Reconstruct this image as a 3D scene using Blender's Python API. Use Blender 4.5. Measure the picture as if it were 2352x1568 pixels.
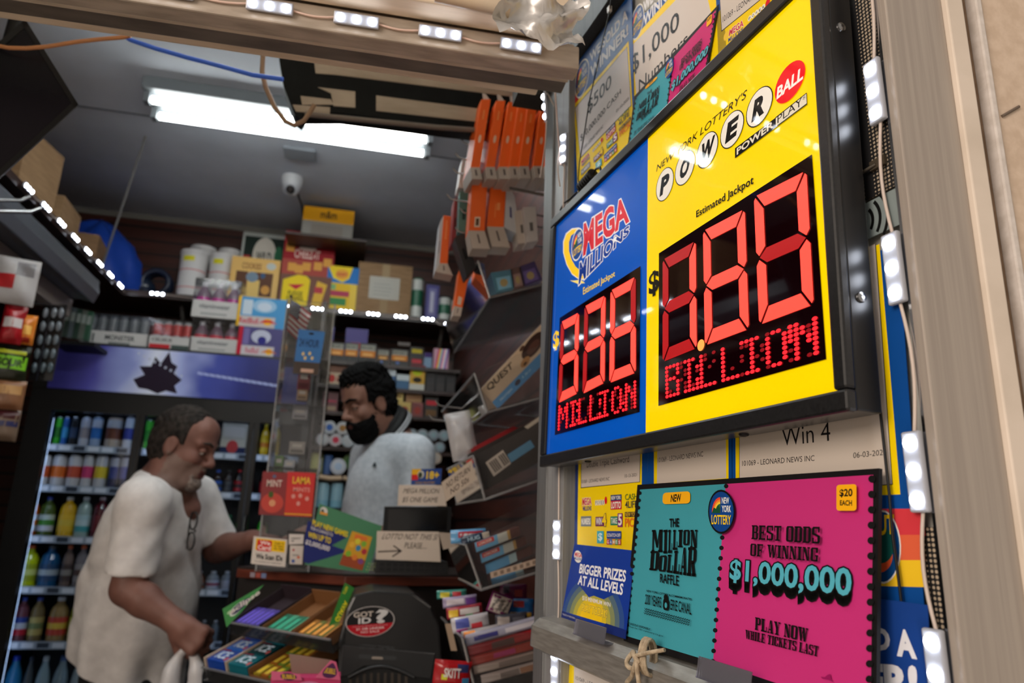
import bpy, math, random
import numpy as np
from mathutils import Vector, Matrix

random.seed(7)
for _o in list(bpy.data.objects):
    bpy.data.objects.remove(_o)
SC = bpy.context.scene
COL = SC.collection

# ------------------------------------------------------------------ camera
FPX, CX, CY, CAMH = 1644.0, 1176.0, 784.0, 1.40
def nrm(v):
    v = np.array(v, float)
    return v / np.linalg.norm(v)
_U = nrm((214, -6284, 1644)); _fz = np.array((0, 0, 1.0))
_Fh = nrm(_fz - (_fz @ _U) * _U); _R = nrm(np.cross(_U, _Fh))
if _R[0] < 0: _R = -_R
_a = math.radians(12.3)
RM = np.array([math.cos(_a) * _R + math.sin(_a) * _Fh, math.cos(_a) * _Fh - math.sin(_a) * _R, _U])
CAMP = np.array((0, 0, CAMH))
cam_d = bpy.data.cameras.new('camera'); cam = bpy.data.objects.new('camera', cam_d); COL.objects.link(cam)
cam_d.lens = FPX / 2352 * 36; cam_d.sensor_width = 36; cam_d.clip_start = 0.02
_m = Matrix.Identity(4)
for r in range(3):
    _m[r][0] = RM[r][0]; _m[r][1] = -RM[r][1]; _m[r][2] = -RM[r][2]; _m[r][3] = CAMP[r]
cam.matrix_world = _m
cam_d.dof.use_dof = True; cam_d.dof.focus_distance = 0.67; cam_d.dof.aperture_fstop = 6.3
SC.camera = cam

# ------------------------------------------------------------------ view, world, street light
SC.view_settings.view_transform = 'Standard'; SC.view_settings.look = 'None'
SC.view_settings.gamma = 1; SC.view_settings.use_curve_mapping = False
SC.view_settings.exposure = 0.3
W = bpy.data.worlds.new('dusk_street'); SC.world = W; W.use_nodes = True
W.node_tree.nodes['Background'].inputs[0].default_value = (1.0, 0.88, 0.77, 1)
W.node_tree.nodes['Background'].inputs[1].default_value = 0.44
def area(name, loc, target, size, power, color):
    d = bpy.data.lights.new(name, 'AREA'); d.energy = power; d.size = size; d.color = color
    o = bpy.data.objects.new(name, d); COL.objects.link(o); o.location = loc
    o.rotation_euler = (Vector(target) - Vector(loc)).to_track_quat('-Z', 'Y').to_euler()
    return o
area('street_lamp_light', (-2.7, -1.3, 2.5), (0.3, 0.8, 1.5), 1.6, 70, (1.0, 0.86, 0.74))

# ------------------------------------------------------------------ pixel rays -> points in the place
def P(px, py, d):
    return RM @ np.array([(px - CX) / FPX * d, (py - CY) / FPX * d, d]) + CAMP
def ray(px, py): return RM @ np.array([(px - CX) / FPX, (py - CY) / FPX, 1.0])
def onA(px, py, ax, val):
    r = ray(px, py); return CAMP + r * ((val - CAMP[ax]) / r[ax])
def onX(px, py, v): return onA(px, py, 0, v)
def onY(px, py, v): return onA(px, py, 1, v)
def onZ(px, py, v): return onA(px, py, 2, v)
class Plane:
    def __init__(s, O, u, v):
        s.O = np.array(O, float); s.u = nrm(u); v = np.array(v, float)
        s.v = nrm(v - (v @ s.u) * s.u); s.n = np.cross(s.u, s.v)
    def at(s, a, b, off=0.0): return s.O + s.u * a + s.v * b + s.n * off
    def inv(s, px, py):
        r = ray(px, py); t = ((s.O - CAMP) @ s.n) / (r @ s.n); p = CAMP + r * t - s.O
        return (p @ s.u, p @ s.v)
    def shift(s, off): return Plane(s.O + s.n * off, s.u, s.v)

# ------------------------------------------------------------------ materials
def lin(c):
    return tuple(((x / 255) / 12.92 if x / 255 <= 0.04045 else ((x / 255 + 0.055) / 1.055) ** 2.4) for x in c)
_MC = {}
def M(r, g, b, rough=0.5, metal=0.0, em=0.0, coat=0.0, spec=0.5):
    k = (r, g, b, rough, metal, em, coat, spec)
    if k in _MC: return _MC[k]
    m = bpy.data.materials.new('paint_%02x%02x%02x' % (int(r), int(g), int(b))); m.use_nodes = True
    p = m.node_tree.nodes['Principled BSDF']; c = lin((r, g, b)) + (1,)
    p.inputs['Base Color'].default_value = c; p.inputs['Roughness'].default_value = rough
    p.inputs['Metallic'].default_value = metal; p.inputs['Specular IOR Level'].default_value = spec
    if em:
        p.inputs['Emission Color'].default_value = c; p.inputs['Emission Strength'].default_value = em
    if coat:
        p.inputs['Coat Weight'].default_value = coat; p.inputs['Coat Roughness'].default_value = 0.03
    _MC[k] = m
    return m
def noise_mat(name, c1, c2, scale=(1, 1, 1), sc=8, rough=0.5, metal=0.0, bump=0.0, lo=0.35, hi=0.65, detail=6, spec=0.5):
    m = bpy.data.materials.new(name); m.use_nodes = True; nt = m.node_tree; p = nt.nodes['Principled BSDF']
    tc = nt.nodes.new('ShaderNodeTexCoord'); mp = nt.nodes.new('ShaderNodeMapping'); mp.inputs['Scale'].default_value = scale
    nz = nt.nodes.new('ShaderNodeTexNoise'); nz.inputs['Scale'].default_value = sc; nz.inputs['Detail'].default_value = detail
    rp = nt.nodes.new('ShaderNodeValToRGB')
    rp.color_ramp.elements[0].position = lo; rp.color_ramp.elements[0].color = lin(c1) + (1,)
    rp.color_ramp.elements[1].position = hi; rp.color_ramp.elements[1].color = lin(c2) + (1,)
    L = nt.links.new
    L(tc.outputs['Object'], mp.inputs['Vector']); L(mp.outputs['Vector'], nz.inputs['Vector'])
    L(nz.outputs['Fac'], rp.inputs['Fac']); L(rp.outputs['Color'], p.inputs['Base Color'])
    p.inputs['Roughness'].default_value = rough; p.inputs['Metallic'].default_value = metal; p.inputs['Specular IOR Level'].default_value = spec
    if bump:
        b = nt.nodes.new('ShaderNodeBump'); b.inputs['Strength'].default_value = bump; b.inputs['Distance'].default_value = 0.002
        L(nz.outputs['Fac'], b.inputs['Height']); L(b.outputs['Normal'], p.inputs['Normal'])
    return m
def clear_mat(name, tint=(1, 1, 1), base=0.04, rough=0.06, haze=0.0, ior=1.35):
    m = bpy.data.materials.new(name); m.use_nodes = True; nt = m.node_tree
    for n_ in list(nt.nodes): nt.nodes.remove(n_)
    out = nt.nodes.new('ShaderNodeOutputMaterial'); tr = nt.nodes.new('ShaderNodeBsdfTransparent'); gl = nt.nodes.new('ShaderNodeBsdfGlossy')
    tr.inputs['Color'].default_value = tint + (1,); gl.inputs['Roughness'].default_value = rough
    fr = nt.nodes.new('ShaderNodeFresnel'); fr.inputs['IOR'].default_value = ior
    mx = nt.nodes.new('ShaderNodeMixShader'); ad = nt.nodes.new('ShaderNodeMath'); ad.operation = 'ADD'; ad.inputs[1].default_value = base
    L = nt.links.new
    L(fr.outputs[0], ad.inputs[0]); L(ad.outputs[0], mx.inputs[0]); L(tr.outputs[0], mx.inputs[1]); L(gl.outputs[0], mx.inputs[2])
    last = mx
    if haze:
        df = nt.nodes.new('ShaderNodeBsdfDiffuse'); df.inputs['Color'].default_value = (0.8, 0.8, 0.82, 1)
        m2 = nt.nodes.new('ShaderNodeMixShader'); m2.inputs[0].default_value = haze
        L(mx.outputs[0], m2.inputs[1]); L(df.outputs[0], m2.inputs[2]); last = m2
    L(last.outputs[0], out.inputs[0])
    return m
ACRYLIC = clear_mat('clear_acrylic', (0.95, 0.96, 0.97), 0.012, 0.06, 0.008, 1.3)
EDGE = clear_mat('acrylic_edge', (0.72, 0.74, 0.76), 0.22, 0.2, 0.12)
GLASS = clear_mat('cooler_glass', (0.9, 0.93, 0.96), 0.0, 0.02, 0, 1.10)
WRAP = clear_mat('shrink_wrap', (0.94, 0.94, 0.95), 0.03, 0.12, 0.012)
PETW = clear_mat('thin_plastic_bag', (0.85, 0.85, 0.87), 0.05, 0.3, 0.36)
ALU = noise_mat('brushed_aluminium', (132, 133, 135), (152, 153, 154), (60, 60, 1.2), 6, 0.40, 0.3)
ALU_D = noise_mat('dull_aluminium', (106, 108, 110), (126, 127, 128), (60, 60, 1.2), 6, 0.45, 0.45)
STEEL = M(150, 150, 150, 0.25, 1.0)
BLACKP = M(12, 13, 16, 0.5, spec=0.3)
WHITEP = M(225, 225, 225, 0.45)
LENS = M(236, 242, 255, 0.3, 0, 13)
LENS_FAR = M(236, 242, 255, 0.31, 0, 24)
TUBE = M(250, 255, 252, 0.3, 0, 12)
TUBE_FILL = M(250, 255, 252, 0.31, 0, 32)  # stronger glow for the two added fill lights

# ------------------------------------------------------------------ mesh builder
WLOC = {}
class MB:
    def __init__(s): s.v = []; s.f = []; s.mi = []; s.sm = []; s.ms = []
    def mat(s, m):
        if m not in s.ms: s.ms.append(m)
        return s.ms.index(m)
    def add(s, vs, fs, m, smooth=False):
        b = len(s.v); s.v.extend([tuple(map(float, p)) for p in vs]); i = s.mat(m)
        for f in fs:
            s.f.append(tuple(b + k for k in f)); s.mi.append(i); s.sm.append(smooth)
        return s
    def hexa(s, p, m):   # 8 corners, bottom 4 then top 4
        return s.add(p, [(3, 2, 1, 0), (4, 5, 6, 7), (0, 1, 5, 4), (1, 2, 6, 5), (2, 3, 7, 6), (3, 0, 4, 7)], m)
    def box(s, a, b, m):
        x0, y0, z0 = a; x1, y1, z1 = b
        return s.hexa([(x0, y0, z0), (x1, y0, z0), (x1, y1, z0), (x0, y1, z0), (x0, y0, z1), (x1, y0, z1), (x1, y1, z1), (x0, y1, z1)], m)
    def obox(s, O, u, v, w, m):  # corner O and three edge vectors
        O, u, v, w = map(np.array, (O, u, v, w))
        return s.hexa([O, O + u, O + u + v, O + v, O + w, O + u + w, O + u + v + w, O + v + w], m)
    def tube(s, pts, r, m, n=8, caps=True, radii=None, closed=False):
        pts = [np.array(p, float) for p in pts]; N = len(pts); vs = []; a = None
        for i in range(N):
            t = nrm(pts[min(i + 1, N - 1)] - pts[max(i - 1, 0)])
            if a is None: a = np.cross(t, (0, 0, 1.0) if abs(t[2]) < 0.9 else (1.0, 0, 0))
            a = nrm(a - (a @ t) * t); b = np.cross(t, a)
            rr = radii[i] if radii else r
            for k in range(n):
                an = 2 * math.pi * k / n; vs.append(pts[i] + (a * math.cos(an) + b * math.sin(an)) * rr)
        fs = [(i * n + k, i * n + (k + 1) % n, (i + 1) * n + (k + 1) % n, (i + 1) * n + k) for i in range(N - 1) for k in range(n)]
        s.add(vs, fs, m, True)
        if caps:
            s.add(vs[:n], [tuple(range(n))[::-1]], m); s.add(vs[-n:], [tuple(range(n))], m)
        return s
    def lathe(s, base, prof, m, n=16, axis=(0, 0, 1), caps=True, mats=None):
        # prof: [(r, h)], mats: one material per profile segment
        ax = nrm(axis); a = nrm(np.cross(ax, (0, 1, 0) if abs(ax[1]) < 0.9 else (1, 0, 0))); b = np.cross(ax, a); base = np.array(base, float)
        rings = [[base + ax * h + (a * math.cos(2 * math.pi * k / n) + b * math.sin(2 * math.pi * k / n)) * r for k in range(n)] for r, h in prof]
        for i in range(len(prof) - 1):
            s.add(rings[i] + rings[i + 1], [(k, (k + 1) % n, n + (k + 1) % n, n + k) for k in range(n)], mats[i] if mats else m, True)
        if caps:
            s.add(rings[0], [tuple(range(n))[::-1]], mats[0] if mats else m); s.add(rings[-1], [tuple(range(n))], mats[-1] if mats else m)
        return s
    def prism(s, poly, ext, m):   # planar polygon of 3-D points extruded along ext
        n = len(poly); p = [np.array(q, float) for q in poly]; e = np.array(ext, float)
        return s.add(p + [q + e for q in p], [tuple(range(n))[::-1], tuple(range(n, 2 * n))] + [(k, (k + 1) % n, n + (k + 1) % n, n + k) for k in range(n)], m)
    def ellipsoid(s, c, r, m, n=14, k=9):
        c = np.array(c); vs = []
        for i in range(k + 1):
            th = math.pi * i / k
            for j in range(n):
                ph = 2 * math.pi * j / n
                vs.append(c + np.array((r[0] * math.sin(th) * math.cos(ph), r[1] * math.sin(th) * math.sin(ph), r[2] * math.cos(th))))
        return s.add(vs, [(i * n + j, (i + 1) * n + j, (i + 1) * n + (j + 1) % n, i * n + (j + 1) % n) for i in range(k) for j in range(n)], m, True)
    def build(s, name, parent=None, origin=None, bevel=0.0, link=True):
        V = np.array(s.v)
        if parent is not None: o0 = WLOC.get(parent.name, np.zeros(3))
        elif origin is not None: o0 = np.array(origin, float)
        else:
            lo, hi = V.min(0), V.max(0); o0 = np.array(((lo[0] + hi[0]) / 2, (lo[1] + hi[1]) / 2, lo[2]))
        me = bpy.data.meshes.new(name); me.from_pydata([tuple(p) for p in V - o0], [], s.f)
        for m in s.ms: me.materials.append(m)
        me.polygons.foreach_set('material_index', s.mi); me.polygons.foreach_set('use_smooth', s.sm); me.update()
        ob = bpy.data.objects.new(name, me)
        if link: COL.objects.link(ob)
        if parent is not None: ob.parent = parent; WLOC[ob.name] = o0
        else: ob.location = tuple(o0); WLOC[ob.name] = o0
        if bevel:
            b = ob.modifiers.new('edges', 'BEVEL'); b.width = bevel; b.segments = 2; b.limit_method = 'ANGLE'; b.angle_limit = 0.7
        return ob
def tag(o, label=None, cat=None, group=None, kind=None):
    if label: o['label'] = label
    if cat: o['category'] = cat
    if group: o['group'] = group
    if kind: o['kind'] = kind
    return o
def thing(name, label, cat, loc, group=None):
    o = bpy.data.objects.new(name, None); COL.objects.link(o); o.location = tuple(loc); o.empty_display_size = 0.05
    WLOC[o.name] = np.array(loc, float)
    return tag(o, label, cat, group)
def struct(name, mb, **k):
    return tag(mb.build(name, **k), kind='structure')
def copy_thing(o, loc, label=None, parent=None):
    c = o.copy(); COL.objects.link(c)
    if parent is not None: c.parent = parent
    if loc is not None: c.location = tuple(loc)
    if label: c['label'] = label
    for ch in list(o.children):
        copy_thing(ch, None, None, c)
    return c

# ------------------------------------------------------------------ printing on boards
_GC = {}
def glyphs(s, bold=0.0, extra=0.0, space=1.0):
    k = (s, bold, extra, space)
    if k in _GC: return _GC[k]
    c = bpy.data.curves.new('t', 'FONT'); c.body = s; c.size = 1; c.resolution_u = 3; c.offset = bold + extra; c.space_character = space
    o = bpy.data.objects.new('t', c); me = bpy.data.meshes.new_from_object(o)
    v = np.array([p.co[:2] for p in me.vertices]) if len(me.vertices) else np.zeros((0, 2))
    f = [tuple(p.vertices) for p in me.polygons]
    bpy.data.objects.remove(o); bpy.data.curves.remove(c); bpy.data.meshes.remove(me)
    _GC[k] = (v, f)
    return _GC[k]
class Art:
    """prints flat shapes on a plane, each layer a little above the last; px=True: corners are given as photo pixels on that plane"""
    def __init__(s, mb, plane, px=True, step=0.00003, rough=0.5, coat=0.0, em=0.0, W=1.0, Hh=1.0, vp=(572, 1194)):
        s.mb = mb; s.pl = plane; s.px = px; s.k = 1; s.step = step; s.mk = dict(rough=rough, coat=coat, em=em, spec=0.2); s.W = W; s.H = Hh; s.vp = vp
    def m(s, c):
        return c if not isinstance(c, tuple) else M(*c[:3], **({**s.mk, **(c[3] if len(c) > 3 else {})}))
    def L(s, p): return s.pl.inv(*p) if s.px else (p[0] * s.W, p[1] * s.H)
    def q(s, x0, y0, x1, y1): return [(x0, y0), (x1, y0), (x1, y1), (x0, y1)]
    def box(s, cx, cy, hx, hy, sl=None):   # BL BR TR TL, sides running to the vanishing point
        t = (cy - s.vp[1]) / (cx - s.vp[0]) if sl is None else sl
        return [(cx - hx, cy - t * hx + hy), (cx + hx, cy + t * hx + hy), (cx + hx, cy + t * hx - hy), (cx - hx, cy - t * hx - hy)]
    def poly(s, pts, col, layer=None, local=False):
        if layer is None: s.k += 1; layer = s.k
        P3 = [s.pl.at(*(p if local else s.L(p)), layer * s.step) for p in pts]
        s.mb.add(P3, [tuple(range(len(P3)))], s.m(col)); return s
    def bil(s, quad, xs):
        a, b, c, d = [np.array(s.L(p)) for p in quad]
        return [(a * (1 - x) * (1 - y) + b * x * (1 - y) + c * x * y + d * (1 - x) * y) for x, y in xs]
    def ell(s, quad, col, n=28, layer=None, a0=0, a1=360):
        xs = [(0.5 + 0.5 * math.cos(math.radians(a0 + (a1 - a0) * k / n)), 0.5 + 0.5 * math.sin(math.radians(a0 + (a1 - a0) * k / n))) for k in range(n if a1 - a0 >= 360 else n + 1)]
        return s.poly(s.bil(quad, xs), col, layer, True)
    def rr(s, quad, col, r=0.2, ry=None, layer=None):   # rounded rectangle
        ry = r if ry is None else ry; xs = []
        for cx, cy, a in ((1 - r, 1 - ry, 0), (r, 1 - ry, 90), (r, ry, 180), (1 - r, ry, 270)):
            for k in range(5):
                t = math.radians(a + 22.5 * k); xs.append((cx + r * math.cos(t), cy + ry * math.sin(t)))
        return s.poly(s.bil(quad, xs), col, layer, True)
    def sub(s, quad, pts, col, layer=None): return s.poly(s.bil(quad, pts), col, layer, True)
    def txt(s, st, quad, col, bold=0.0, out=None, ow=0.03, shear=0.0, space=1.0, layer=None):
        v0, f0 = glyphs(st, bold, 0.0, space)
        if not len(v0): return s
        lo, hi = v0.min(0), v0.max(0); d = np.maximum(hi - lo, 1e-6)
        for col_, ex in (([(out, ow)] if out else []) + [(col, 0.0)]):
            v, f = glyphs(st, bold, ex, space)
            s.k += 1; ly = s.k if layer is None else layer
            n_ = (v - lo) / d
            if shear: n_ = np.stack([n_[:, 0] + shear * (n_[:, 1] - 0.5), n_[:, 1]], 1)
            loc = s.bil(quad, n_)
            s.mb.add([s.pl.at(p[0], p[1], ly * s.step) for p in loc], f, s.m(col_))
        return s

def _r(a, b, c, d): return [(a, b), (c, b), (c, d), (a, d)]
def _ring(x0, y0, x1, y1, tx, ty, c=0.14):
    o = lambda x0, y0, x1, y1, c, e: [(x0 + c, y0), (x1 - c, y0), (x1, y0 + e), (x1, y1 - e), (x1 - c, y1), (x0 + c, y1), (x0, y1 - e), (x0, y0 + e)]
    a = o(x0, y0, x1, y1, c, c * .8); b = o(x0 + tx, y0 + ty, x1 - tx, y1 - ty, c * .3, c * .5)
    return [[a[k], a[(k + 1) % 8], b[(k + 1) % 8], b[k]] for k in range(8)]
_O = _ring(0, 0, 1, 1, .34, .1)
_F = [_r(.08, 0, .42, 1), _r(0, .88, .92, 1), _r(.42, .44, .7, .56), _r(.66, .34, .76, .66), _r(.84, .64, .94, 1)]
_PP = [_r(.08, 0, .42, 1), _r(0, 0, .54, .1), _r(0, .9, .8, 1), _r(.42, .42, .8, .53), [(.68, .42), (.8, .42), (1, .54), (1, .88), (.8, 1), (.68, 1)]]
_CC = [_r(.14, .88, .9, 1), [(0, .12), (.14, 0), (.34, .1), (.34, .9), (.14, 1), (0, .88)], _r(.14, 0, .86, .12), _r(.68, .62, .95, 1)]
SLAB = {'O': _O, 'F': _F + [_r(0, 0, .56, .1)], 'E': _F + [_r(0, 0, .95, .12), _r(.87, 0, .97, .4)], 'P': _PP,
        'R': _PP + [[(.48, .46), (.76, .46), (1.02, 0), (.66, 0)], _r(.6, 0, 1.04, .1)],
        'B': [_r(.08, 0, .42, 1), _r(0, 0, .8, .1), _r(0, .9, .78, 1), _r(.42, .45, .8, .55), [(.68, .5), (.84, .5), (.96, .6), (.96, .9), (.8, 1), (.68, 1)], [(.7, 0), (.84, 0), (1, .1), (1, .42), (.86, .5), (.7, .5)]],
        'D': [_r(.08, 0, .42, 1), _r(0, 0, .8, .1), _r(0, .9, .8, 1), [(.66, 0), (.8, 0), (1, .12), (1, .88), (.8, 1), (.66, 1)]],
        'S': [_r(.14, .88, .9, 1), [(0, .54), (.32, .5), (.32, .92), (.14, 1), (0, .88)], [(0, .54), (.7, .4), (1, .46), (.34, .62)], [(.68, .08), (.86, 0), (1, .1), (1, .48), (.68, .46)], _r(.1, 0, .86, .12), _r(.74, .66, .94, 1), _r(.06, 0, .26, .34)],
        'T': [_r(.33, 0, .67, 1), _r(.18, 0, .82, .1), _r(0, .88, 1, 1), _r(0, .66, .12, 1), _r(.88, .66, 1, 1)],
        'L': [_r(.1, 0, .46, 1), _r(0, .9, .58, 1), _r(0, 0, .98, .12), _r(.86, 0, .98, .42)], 'I': [_r(.2, 0, .8, 1), _r(0, 0, 1, .1), _r(0, .9, 1, 1)],
        'A': [[(.4, 1), (.66, 1), (.92, 0), (.6, 0)], [(.12, 0), (.24, 0), (.5, 1), (.4, 1)], _r(.24, .24, .66, .34), _r(0, 0, .36, .1), _r(.52, 0, 1, .1)],
        'Y': [[(.02, 1), (.36, 1), (.66, .45), (.34, .45)], [(.78, 1), (.9, 1), (.62, .45), (.52, .45)], _r(.34, 0, .66, .48), _r(-.02, .9, .44, 1), _r(.66, .9, 1.02, 1), _r(.2, 0, .8, .1)],
        'N': [_r(.1, 0, .24, 1), _r(.76, 0, .9, 1), [(.06, 1), (.4, 1), (.9, 0), (.6, 0)], _r(0, 0, .36, .1), _r(.64, .9, 1, 1), _r(0, .9, .3, 1)],
        'M': [_r(.06, 0, .18, 1), _r(.68, 0, .94, 1), [(.06, 1), (.32, 1), (.58, .2), (.44, .2)], [(.44, .2), (.54, .2), (.76, 1), (.68, 1)], _r(0, 0, .26, .1), _r(.6, 0, 1, .1), _r(0, .9, .3, 1), _r(.7, .9, 1, 1)],
        'W': [[(.02, 1), (.28, 1), (.42, 0), (.26, 0)], [(.28, 0), (.38, 0), (.58, .9), (.5, .9)], [(.44, 1), (.66, 1), (.8, 0), (.62, 0)], [(.7, 0), (.8, 0), (.98, 1), (.88, 1)], _r(-.02, .9, .38, 1), _r(.8, .9, 1.04, 1)],
        'H': [_r(.08, 0, .38, 1), _r(.62, 0, .92, 1), _r(.3, .44, .7, .56), _r(0, 0, .44, .1), _r(.56, 0, 1, .1), _r(0, .9, .44, 1), _r(.56, .9, 1, 1)],
        'K': [_r(.08, 0, .4, 1), [(.4, .36), (.4, .54), (.74, 1), (.9, 1)], [(.42, .56), (.62, .66), (1, 0), (.64, 0)], _r(0, 0, .46, .1), _r(.58, 0, 1.02, .1), _r(0, .9, .46, 1), _r(.6, .9, 1, 1)],
        'C': _CC + [_r(.7, 0, .95, .34)], 'G': _CC + [_r(.58, .36, 1, .46), _r(.68, 0, .95, .42)]}
def _slab(s, st, quad, col):
    wd = {'I': .6, 'M': 1.4, 'W': 1.4, ' ': .45}; adv = [wd.get(c, 1.0) for c in st]; gap = .1; tot = sum(adv) + gap * (len(st) - 1); x = 0; s.k += 1
    for c, a in zip(st, adv):
        for pl in SLAB.get(c, []):
            s.poly(s.bil(quad, [((x + p[0] * a) / tot, p[1]) for p in pl]), col, s.k, True)
        x += a + gap
    return s
Art.slab = _slab
# ------------------------------------------------------------------ window plane of the shopfront, right side
US = nrm((0.119, -0.993, 0)); ZV = np.array((0, 0, 1.0)); NN = np.cross(US, ZV)      # along the window, up, out towards the customer
S0 = P(1275, 1040, 1.27)
SG = Plane(S0, US, ZV - 0.025 * NN)            # front of the jackpot sign, top leaning back
WP = Plane(S0 - NN * 0.056, US, ZV)            # window plane
PP = WP.shift(0.004)                            # posters taped on it
CREAM = noise_mat('cream_painted_trim', (214, 200, 184), (228, 214, 199), (1, 1, 1), 14, 0.6, 0, 0.05)
STUCCO = noise_mat('beige_stucco', (204, 182, 160), (218, 197, 176), (1, 1, 1), 90, 0.9, 0, 0.12)
GRAYFR = noise_mat('satin_metal_frame', (160, 150, 141), (172, 162, 152), (50, 50, 1.0), 5, 0.45, 0.1)
DUSTY = noise_mat('grimy_white_metal', (182, 168, 150), (206, 192, 172), (2, 12, 12), 5, 0.6, 0.0, 0.05)
DUSTY2 = noise_mat('grimy_grey_metal', (160, 148, 134), (188, 175, 160), (2, 10, 10), 6, 0.5, 0.15, 0.03)
DARKM = noise_mat('dark_brown_metal', (104, 97, 90), (124, 116, 108), (2, 8, 8), 5, 0.4, 0.3)

def wslab(mb, u0, u1, v0, v1, o0, o1, m):
    mb.obox(WP.at(u0, v0, o0), US * (u1 - u0), ZV * (v1 - v0), NN * (o1 - o0), m)
ZB = -S0[2] - 0.42                                     # floor in window coordinates
ALU_H = noise_mat('header_aluminium', (62, 63, 65), (76, 77, 78), (60, 60, 1.2), 6, 0.6, 0.1, spec=.2)
# backing sheet behind the posters, aluminium post, sill rail
m = MB(); wslab(m, -0.16, 0.722, ZB, 1.3, -0.02, -0.006, M(190, 188, 180, 0.5)); struct('wall_window', m)
m = MB()
wslab(m, -0.195, -0.12, ZB, 0.85, -0.03, 0.012, ALU_D); wslab(m, -0.118, -0.045, ZB, 0.845, -0.02, 0.02, ALU)
wslab(m, -0.1195, -0.1175, ZB, 0.845, 0.01, 0.024, M(175, 175, 175, 0.25, 0.8))
struct('trim_1', m, bevel=0.002)
m = MB(); wslab(m, -0.195, 0.72, 0.85, 1.02, -0.03, 0.022, ALU_H); wslab(m, -0.195, 0.72, 0.845, 0.85, -0.03, 0.024, ALU_H); struct('trim_2', m, bevel=0.002)
m = MB(); wslab(m, 0.709, 0.7235, ZB, 0.85, -0.004, 0.006, M(200, 202, 206, 0.12, 1.0)); struct('trim_3', m)
m = MB()
poly = [(-0.090, -0.278 - 0.052, -0.004), (-0.076, -0.278 - 0.056, 0.030)]
prof = [(-0.004, -0.278), (0.034, -0.284), (0.048, -0.296), (0.050, -0.330), (0.040, -0.336), (-0.004, -0.336)]
m.prism([WP.at(-0.080, b, o + 0.012) for o, b in prof], US * 0.795, noise_mat('worn_rail_metal', (126, 122, 116), (150, 146, 140), (3, 3, 30), 7, 0.4, 0.4))
m.prism([WP.at(-0.084, b, o + 0.012) for o, b in prof], US * 0.004, ALU_D)
rail = tag(m.build('display_rail'), 'horizontal worn aluminium rail that carries the raffle sign, knotted with twine', 'rail')
m2 = MB(); m2.lathe(WP.at(-0.0845, -0.318, 0.045), [(0.006, 0), (0.005, 0.002), (0.002, 0.003)], STEEL, 12, -US); m2.build('screw', rail)
# right jamb, cream trims and stucco wall: vertical extrusions standing where the window ends
def vstrip(name, cols, z0=-0.42, z1=2.9):
    for nm, x0, x1, y0, y1, mt in cols:
        mb = MB(); mb.box((x0, y0, z0), (x1, y1, z1), mt); struct(nm, mb, bevel=0.0015)
JY = 0.518
jx = [onY(px, 280, JY)[0] for px in (2066, 2201, 2240, 2248, 2276, 2290)]
vstrip('jamb', [('trim_4', jx[0], jx[1], JY, JY + 0.012, GRAYFR), ('trim_5', jx[1], jx[2] , JY - 0.006, JY + 0.02, CREAM),
                ('trim_6', jx[2], jx[3], JY - 0.002, JY + 0.02, M(150, 132, 112, 0.7)),
                ('trim_7', jx[3], jx[4], JY + 0.008, JY + 0.02, noise_mat('old_brown_caulk', (120, 98, 78), (140, 116, 94), (1, 1, 1), 60, 0.9)),
                ('trim_8', jx[4], jx[5], JY - 0.004, JY + 0.02, noise_mat('white_caulk_bead', (205, 196, 188), (222, 214, 208), (1, 1, 1), 80, 0.8))])
m = MB(); m.box((jx[5], JY, -.42), (jx[5] + 1.6, JY + 0.3, 3.6), STUCCO); struct('wall_street', m)
q0 = onY(2300, 268, JY); q1 = onY(2338, 246, JY)
m = MB(); m.tube([q0 + (0, -0.001, 0), q1 + (0, -0.001, 0)], 0.0017, M(110, 96, 84, 0.9), 6); tag(m.build('drip_stain_nail'), 'short grey nail lying slanted against the beige stucco', 'nail')

# ------------------------------------------------------------------ LED strings
def led_string(name, label, mods, wire, group='strings of white LED modules', wcol=(205, 190, 180), lens=None):
    """mods: (centre, along, facing)"""
    t = thing(name, label, 'LED string', mods[0][0], group)
    mb = MB()
    for pts in wire: MB().tube(pts, 0.0017, M(*wcol, 0.5), 6).build('wire', t)
    for c, al, fa in mods:
        al = nrm(al); fa = nrm(np.array(fa) - (np.array(fa) @ al) * al); si = np.cross(al, fa); c = np.array(c)
        b = MB(); b.obox(c - al * 0.035 - si * 0.0095, al * 0.070, si * 0.019, fa * 0.006, M(168, 172, 182, 0.25)); hb = b.build('led_module', t, bevel=0.002)
        for k in (-1, 0, 1):
            l = MB(); l.lathe(c + al * 0.0245 * k + fa * 0.006, [(0.0066, 0), (0.0062, 0.002), (0.0042, 0.004), (0.0008, 0.005)], lens or LENS, 12, fa); l.build('led_lens', hb)
    return t
def sag(a, b, k=0.0, n=6, dirv=(0, 0, -1)):
    a, b = np.array(a), np.array(b); return [a + (b - a) * i / n + np.array(dirv) * k * math.sin(math.pi * i / n) for i in range(n + 1)]
# right string on the window, running down beside the sign
mods = []; wr = []
ys = [(1980, -170), (2015, 225), (2060, 625), (2110, 1085), (2168, 1545)]
pts = []
for k, (px, py) in enumerate(ys):
    a = WP.inv(px, py); pts.append(WP.at(0.7025, a[1], 0.008)); mods.append((pts[-1], ZV + NN * 0.02, NN))
for k in range(len(pts) - 1):
    wr.append(sag(pts[k] - ZV * 0.034, pts[k + 1] + ZV * 0.034, 0.006 * (-1) ** k, 8, US))
led_string('led_light_string', 'string of white LED modules running down beside the right edge of the jackpot sign', mods, wr)
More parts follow.
